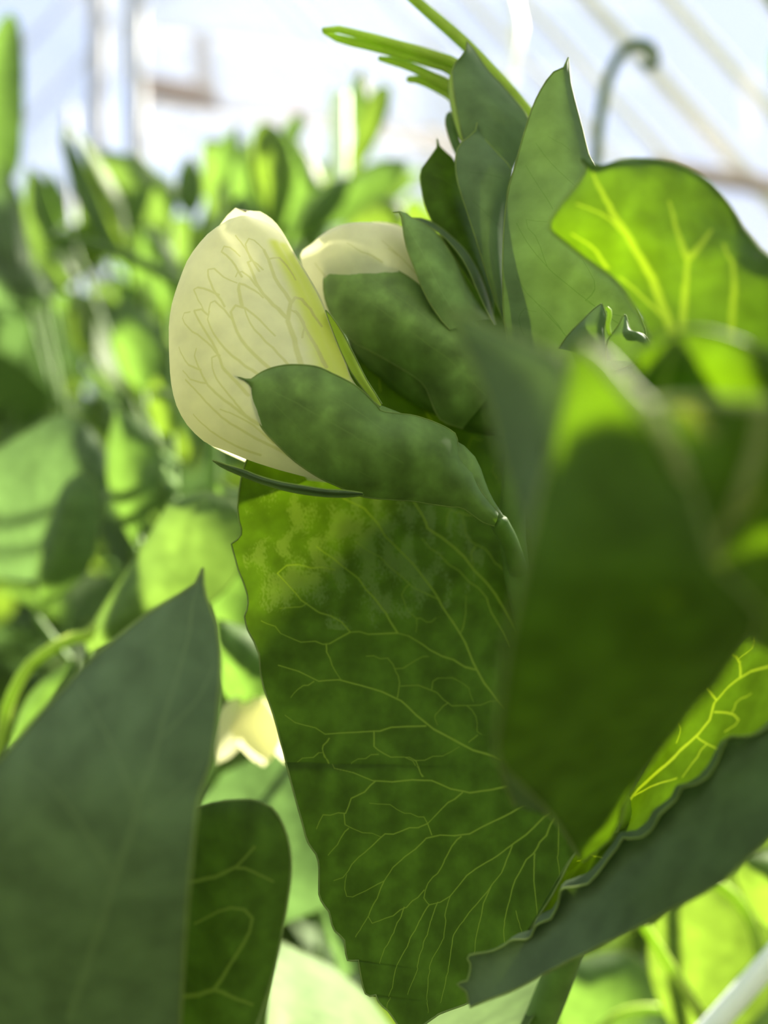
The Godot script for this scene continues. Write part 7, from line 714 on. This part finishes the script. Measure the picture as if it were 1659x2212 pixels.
func stem_mesh(y0: float, y1: float, sway: float, seed_value: int) -> ArrayMesh:
	var c := PackedVector3Array()
	var r := PackedFloat32Array()
	for i in 15:
		var f := i / 14.0
		c.append(Vector3(sway * sin(f * 11.0 + seed_value) * f, lerpf(y0, y1, f), sway * cos(f * 9.0 + seed_value * 2.0) * f))
		r.append(lerpf(0.003, 0.0014, f))
	return tube_mesh(c, r, tone.stem, 7)

# ------------------------------------------------------------------ the rows of peas
var leaf_cache := {}

# A leaf one unit long from its base at the origin along +y, facing +z.
func leaf_mesh(kind: int) -> ArrayMesh:
	if leaf_cache.has(kind):
		return leaf_cache[kind]
	var wide: float = [0.36, 0.30, 0.42, 0.33][kind]
	var droop: float = [0.16, 0.28, 0.10, -0.08][kind]
	var fold: float = [0.10, 0.14, 0.06, 0.18][kind]
	var st := SurfaceTool.new()
	st.begin(Mesh.PRIMITIVE_TRIANGLES)
	var nt := 10
	var ns := 6
	for i in nt + 1:
		var t := float(i) / nt
		var half := wide * pow(sin(PI * pow(t, 0.8)), 0.75) * (1.0 if t < 0.999 else 0.0)
		for j in ns + 1:
			var s := 2.0 * j / ns - 1.0
			var wave := 0.03 * sin(t * 9.0 + s * 2.0 + kind)
			st.set_uv(Vector2(0.5 + 0.5 * s, t))
			st.set_smooth_group(0)
			st.add_vertex(Vector3(s * half, t, fold * absf(s) * half * 2.0 - droop * t * t + wave * absf(s)))
	for i in nt:
		for j in ns:
			var k := i * (ns + 1) + j
			for c in [k, k + 1, k + ns + 2, k, k + ns + 2, k + ns + 1]:
				st.add_index(c)
	st.generate_normals()
	leaf_cache[kind] = st.commit()
	return leaf_cache[kind]

func tendril_mesh(kind: int) -> ArrayMesh:
	var key := 100 + kind
	if leaf_cache.has(key):
		return leaf_cache[key]
	var c := PackedVector3Array()
	var r := PackedFloat32Array()
	for i in 22:
		var f := i / 21.0
		var curl := maxf(0.0, f - 0.55) * 14.0
		c.append(Vector3(0.12 * sin(f * 3.0 + kind) + 0.1 * (1.0 - f) * sin(curl), f * 0.8 + 0.08 * sin(curl), 0.25 * f * f + 0.1 * (1.0 - cos(curl)) * (1.0 - f)))
		r.append(lerpf(0.016, 0.007, f))
	leaf_cache[key] = tube_mesh(c, r, tone.tendril, 6)
	return leaf_cache[key]

func rows() -> void:
	var rng := RandomNumberGenerator.new()
	rng.seed = 41
	var kinds := [tone.green, tone.pale, tone.wax, tone.lime]
	var spots := []
	var tries := 0
	while spots.size() < 40 and tries < 3000:
		tries += 1
		var depth := lerpf(0.36, 1.3, pow(rng.randf(), 0.8))
		var across := rng.randf_range(-0.52, 0.07) * depth
		if apart(spots, across, depth, 0.085):
			spots.append([across, depth, minf(0.75 + 0.34 * depth, 1.03) - 0.05 + rng.randf_range(-0.05, 0.03)])
	while spots.size() < 52 and tries < 6000:
		tries += 1
		var depth := rng.randf_range(0.30, 1.0)
		var across := rng.randf_range(0.12, 0.55) * depth
		if apart(spots, across, depth, 0.09):
			spots.append([across, depth, 0.70 + rng.randf_range(-0.06, 0.02)])
	# unseen plants added beside and behind the lens to cut the frontal light
	for q in [[-0.20, 0.02, 0.86], [-0.24, -0.10, 0.9], [-0.12, -0.17, 0.84], [0.02, -0.22, 0.88], [0.16, -0.15, 0.9], [0.24, -0.05, 0.92], [0.20, 0.07, 0.86], [-0.3, 0.14, 0.9], [-0.07, -0.10, 0.70], [0.06, -0.11, 0.70], [0.10, -0.26, 0.92], [-0.10, -0.28, 0.92], [0.0, -0.34, 0.95], [-0.2, -0.24, 0.94], [0.22, -0.26, 0.94]]:
		spots.append(q)
	for q in spots:
		var at := Vector3(q[0], 0, LENS - q[1])
		var low: bool = q[0] > 0.10 * q[1]
		var plant := thing("pea_plant", at, "short pea plant in the far rows, below the roof panels" if low and q[1] > 0.25 else ("tall leafy pea plant in the crowded rows behind" if q[1] > 0.25 else "unseen leafy pea plant added to cut the frontal light"), "plant", "pea plants in the far rows" if q[1] > 0.25 else "unseen pea plants added to cut the frontal light")
		var top: float = q[2]
		put("stem", stem_mesh(0.0, top, 0.015, rng.randi() % 90), plant)
		var y := maxf(0.25, 0.75 - 0.62 * q[1]) if q[1] > 0.25 else 0.5
		var turn := rng.randf() * TAU
		while y < top:
			turn += PI + rng.randf_range(-0.6, 0.6)
			var joint := Vector3(0, y, 0)
			for s in [-1.0, 1.0]:
				hang("stipule", joint, turn + s * 0.9, rng.randf_range(0.7, 1.25), rng.randf_range(0.05, 0.075), rng, kinds, plant)
			var out := Vector3(cos(turn), 0.9, sin(turn)).normalized()
			var reach := rng.randf_range(0.05, 0.08)
			put("petiole", tube_mesh(PackedVector3Array([joint, joint + out * reach * 0.5, joint + out * reach + Vector3(0, -0.004, 0)]), PackedFloat32Array([0.0013, 0.0011, 0.0009]), tone.stem, 6), plant)
			for f in [0.6, 1.0]:
				for s in [-1.0, 1.0]:
					hang("leaflet", joint + out * reach * f, turn + s * 1.1, rng.randf_range(0.4, 1.1), rng.randf_range(0.04, 0.058), rng, kinds, plant)
			if rng.randf() < 0.5:
				var tm := put("tendril", tendril_mesh(rng.randi() % 3), plant)
				tm.transform = Transform3D(Basis(Vector3.UP, -turn + PI / 2), joint + out * reach).scaled_local(Vector3.ONE * rng.randf_range(0.05, 0.08))
			y += rng.randf_range(0.05, 0.07)

func apart(spots: Array, across: float, depth: float, gap: float) -> bool:
	for q in spots:
		if Vector2(q[0] - across, q[1] - depth).length() < gap:
			return false
	return true

func hang(called: String, joint: Vector3, turn: float, rise: float, long: float, rng: RandomNumberGenerator, kinds: Array, plant: Node3D) -> void:
	var o := put(called, leaf_mesh(rng.randi() % 4), plant)
	var way := Vector3(cos(turn) * cos(rise), sin(rise), sin(turn) * cos(rise))
	var side := way.cross(Vector3.UP).normalized().rotated(way, rng.randf_range(-0.5, 0.5))
	var face := side.cross(way).normalized()
	o.transform = Transform3D(Basis(side * long, way * long, face * long), joint)
	o.set_surface_override_material(0, kinds[rng.randi() % kinds.size()])

# ------------------------------------------------------------------ canes and twine
func supports() -> void:
	var white := plain(Color(0.82, 0.84, 0.86), 0.5, 0.4)
	var pale := leaf_tone(Color(0.62, 0.68, 0.62), Color(0.6, 0.65, 0.6), 0.5, 0.4, 0.9)
	var cane := thing("support_cane", Vector3(-0.0195, 0, -0.29), "pale upright support cane among the fanned pea leaves", "cane")
	put("shaft", tube_mesh(PackedVector3Array([Vector3.ZERO, Vector3(0, 0.5, 0), Vector3(0.0, 0.93, 0)]), PackedFloat32Array([0.0042, 0.0042, 0.0042]), pale, 10), cane)
	var lean := thing("support_cane", HEART + Vector3(0.05, -0.085, -0.05), "glossy white cane leaning under the folded pea leaf", "cane")
	put("shaft", stalk("white_cane", white, lean.position), lean)
	var string := thing("twine", HEART + Vector3(0.05, 0.09, -0.32), "white hanging twine between the young leaf tip and curled tendril", "twine")
	put("strand", stalk("twine_white", white, string.position), string)
	var low := thing("twine", HEART + Vector3(0.045, -0.11, -0.11), "grey taut twine below the folded leaf", "twine")
	put("strand", stalk("grey_twine", plain(Color(0.36, 0.38, 0.37)), low.position), low)
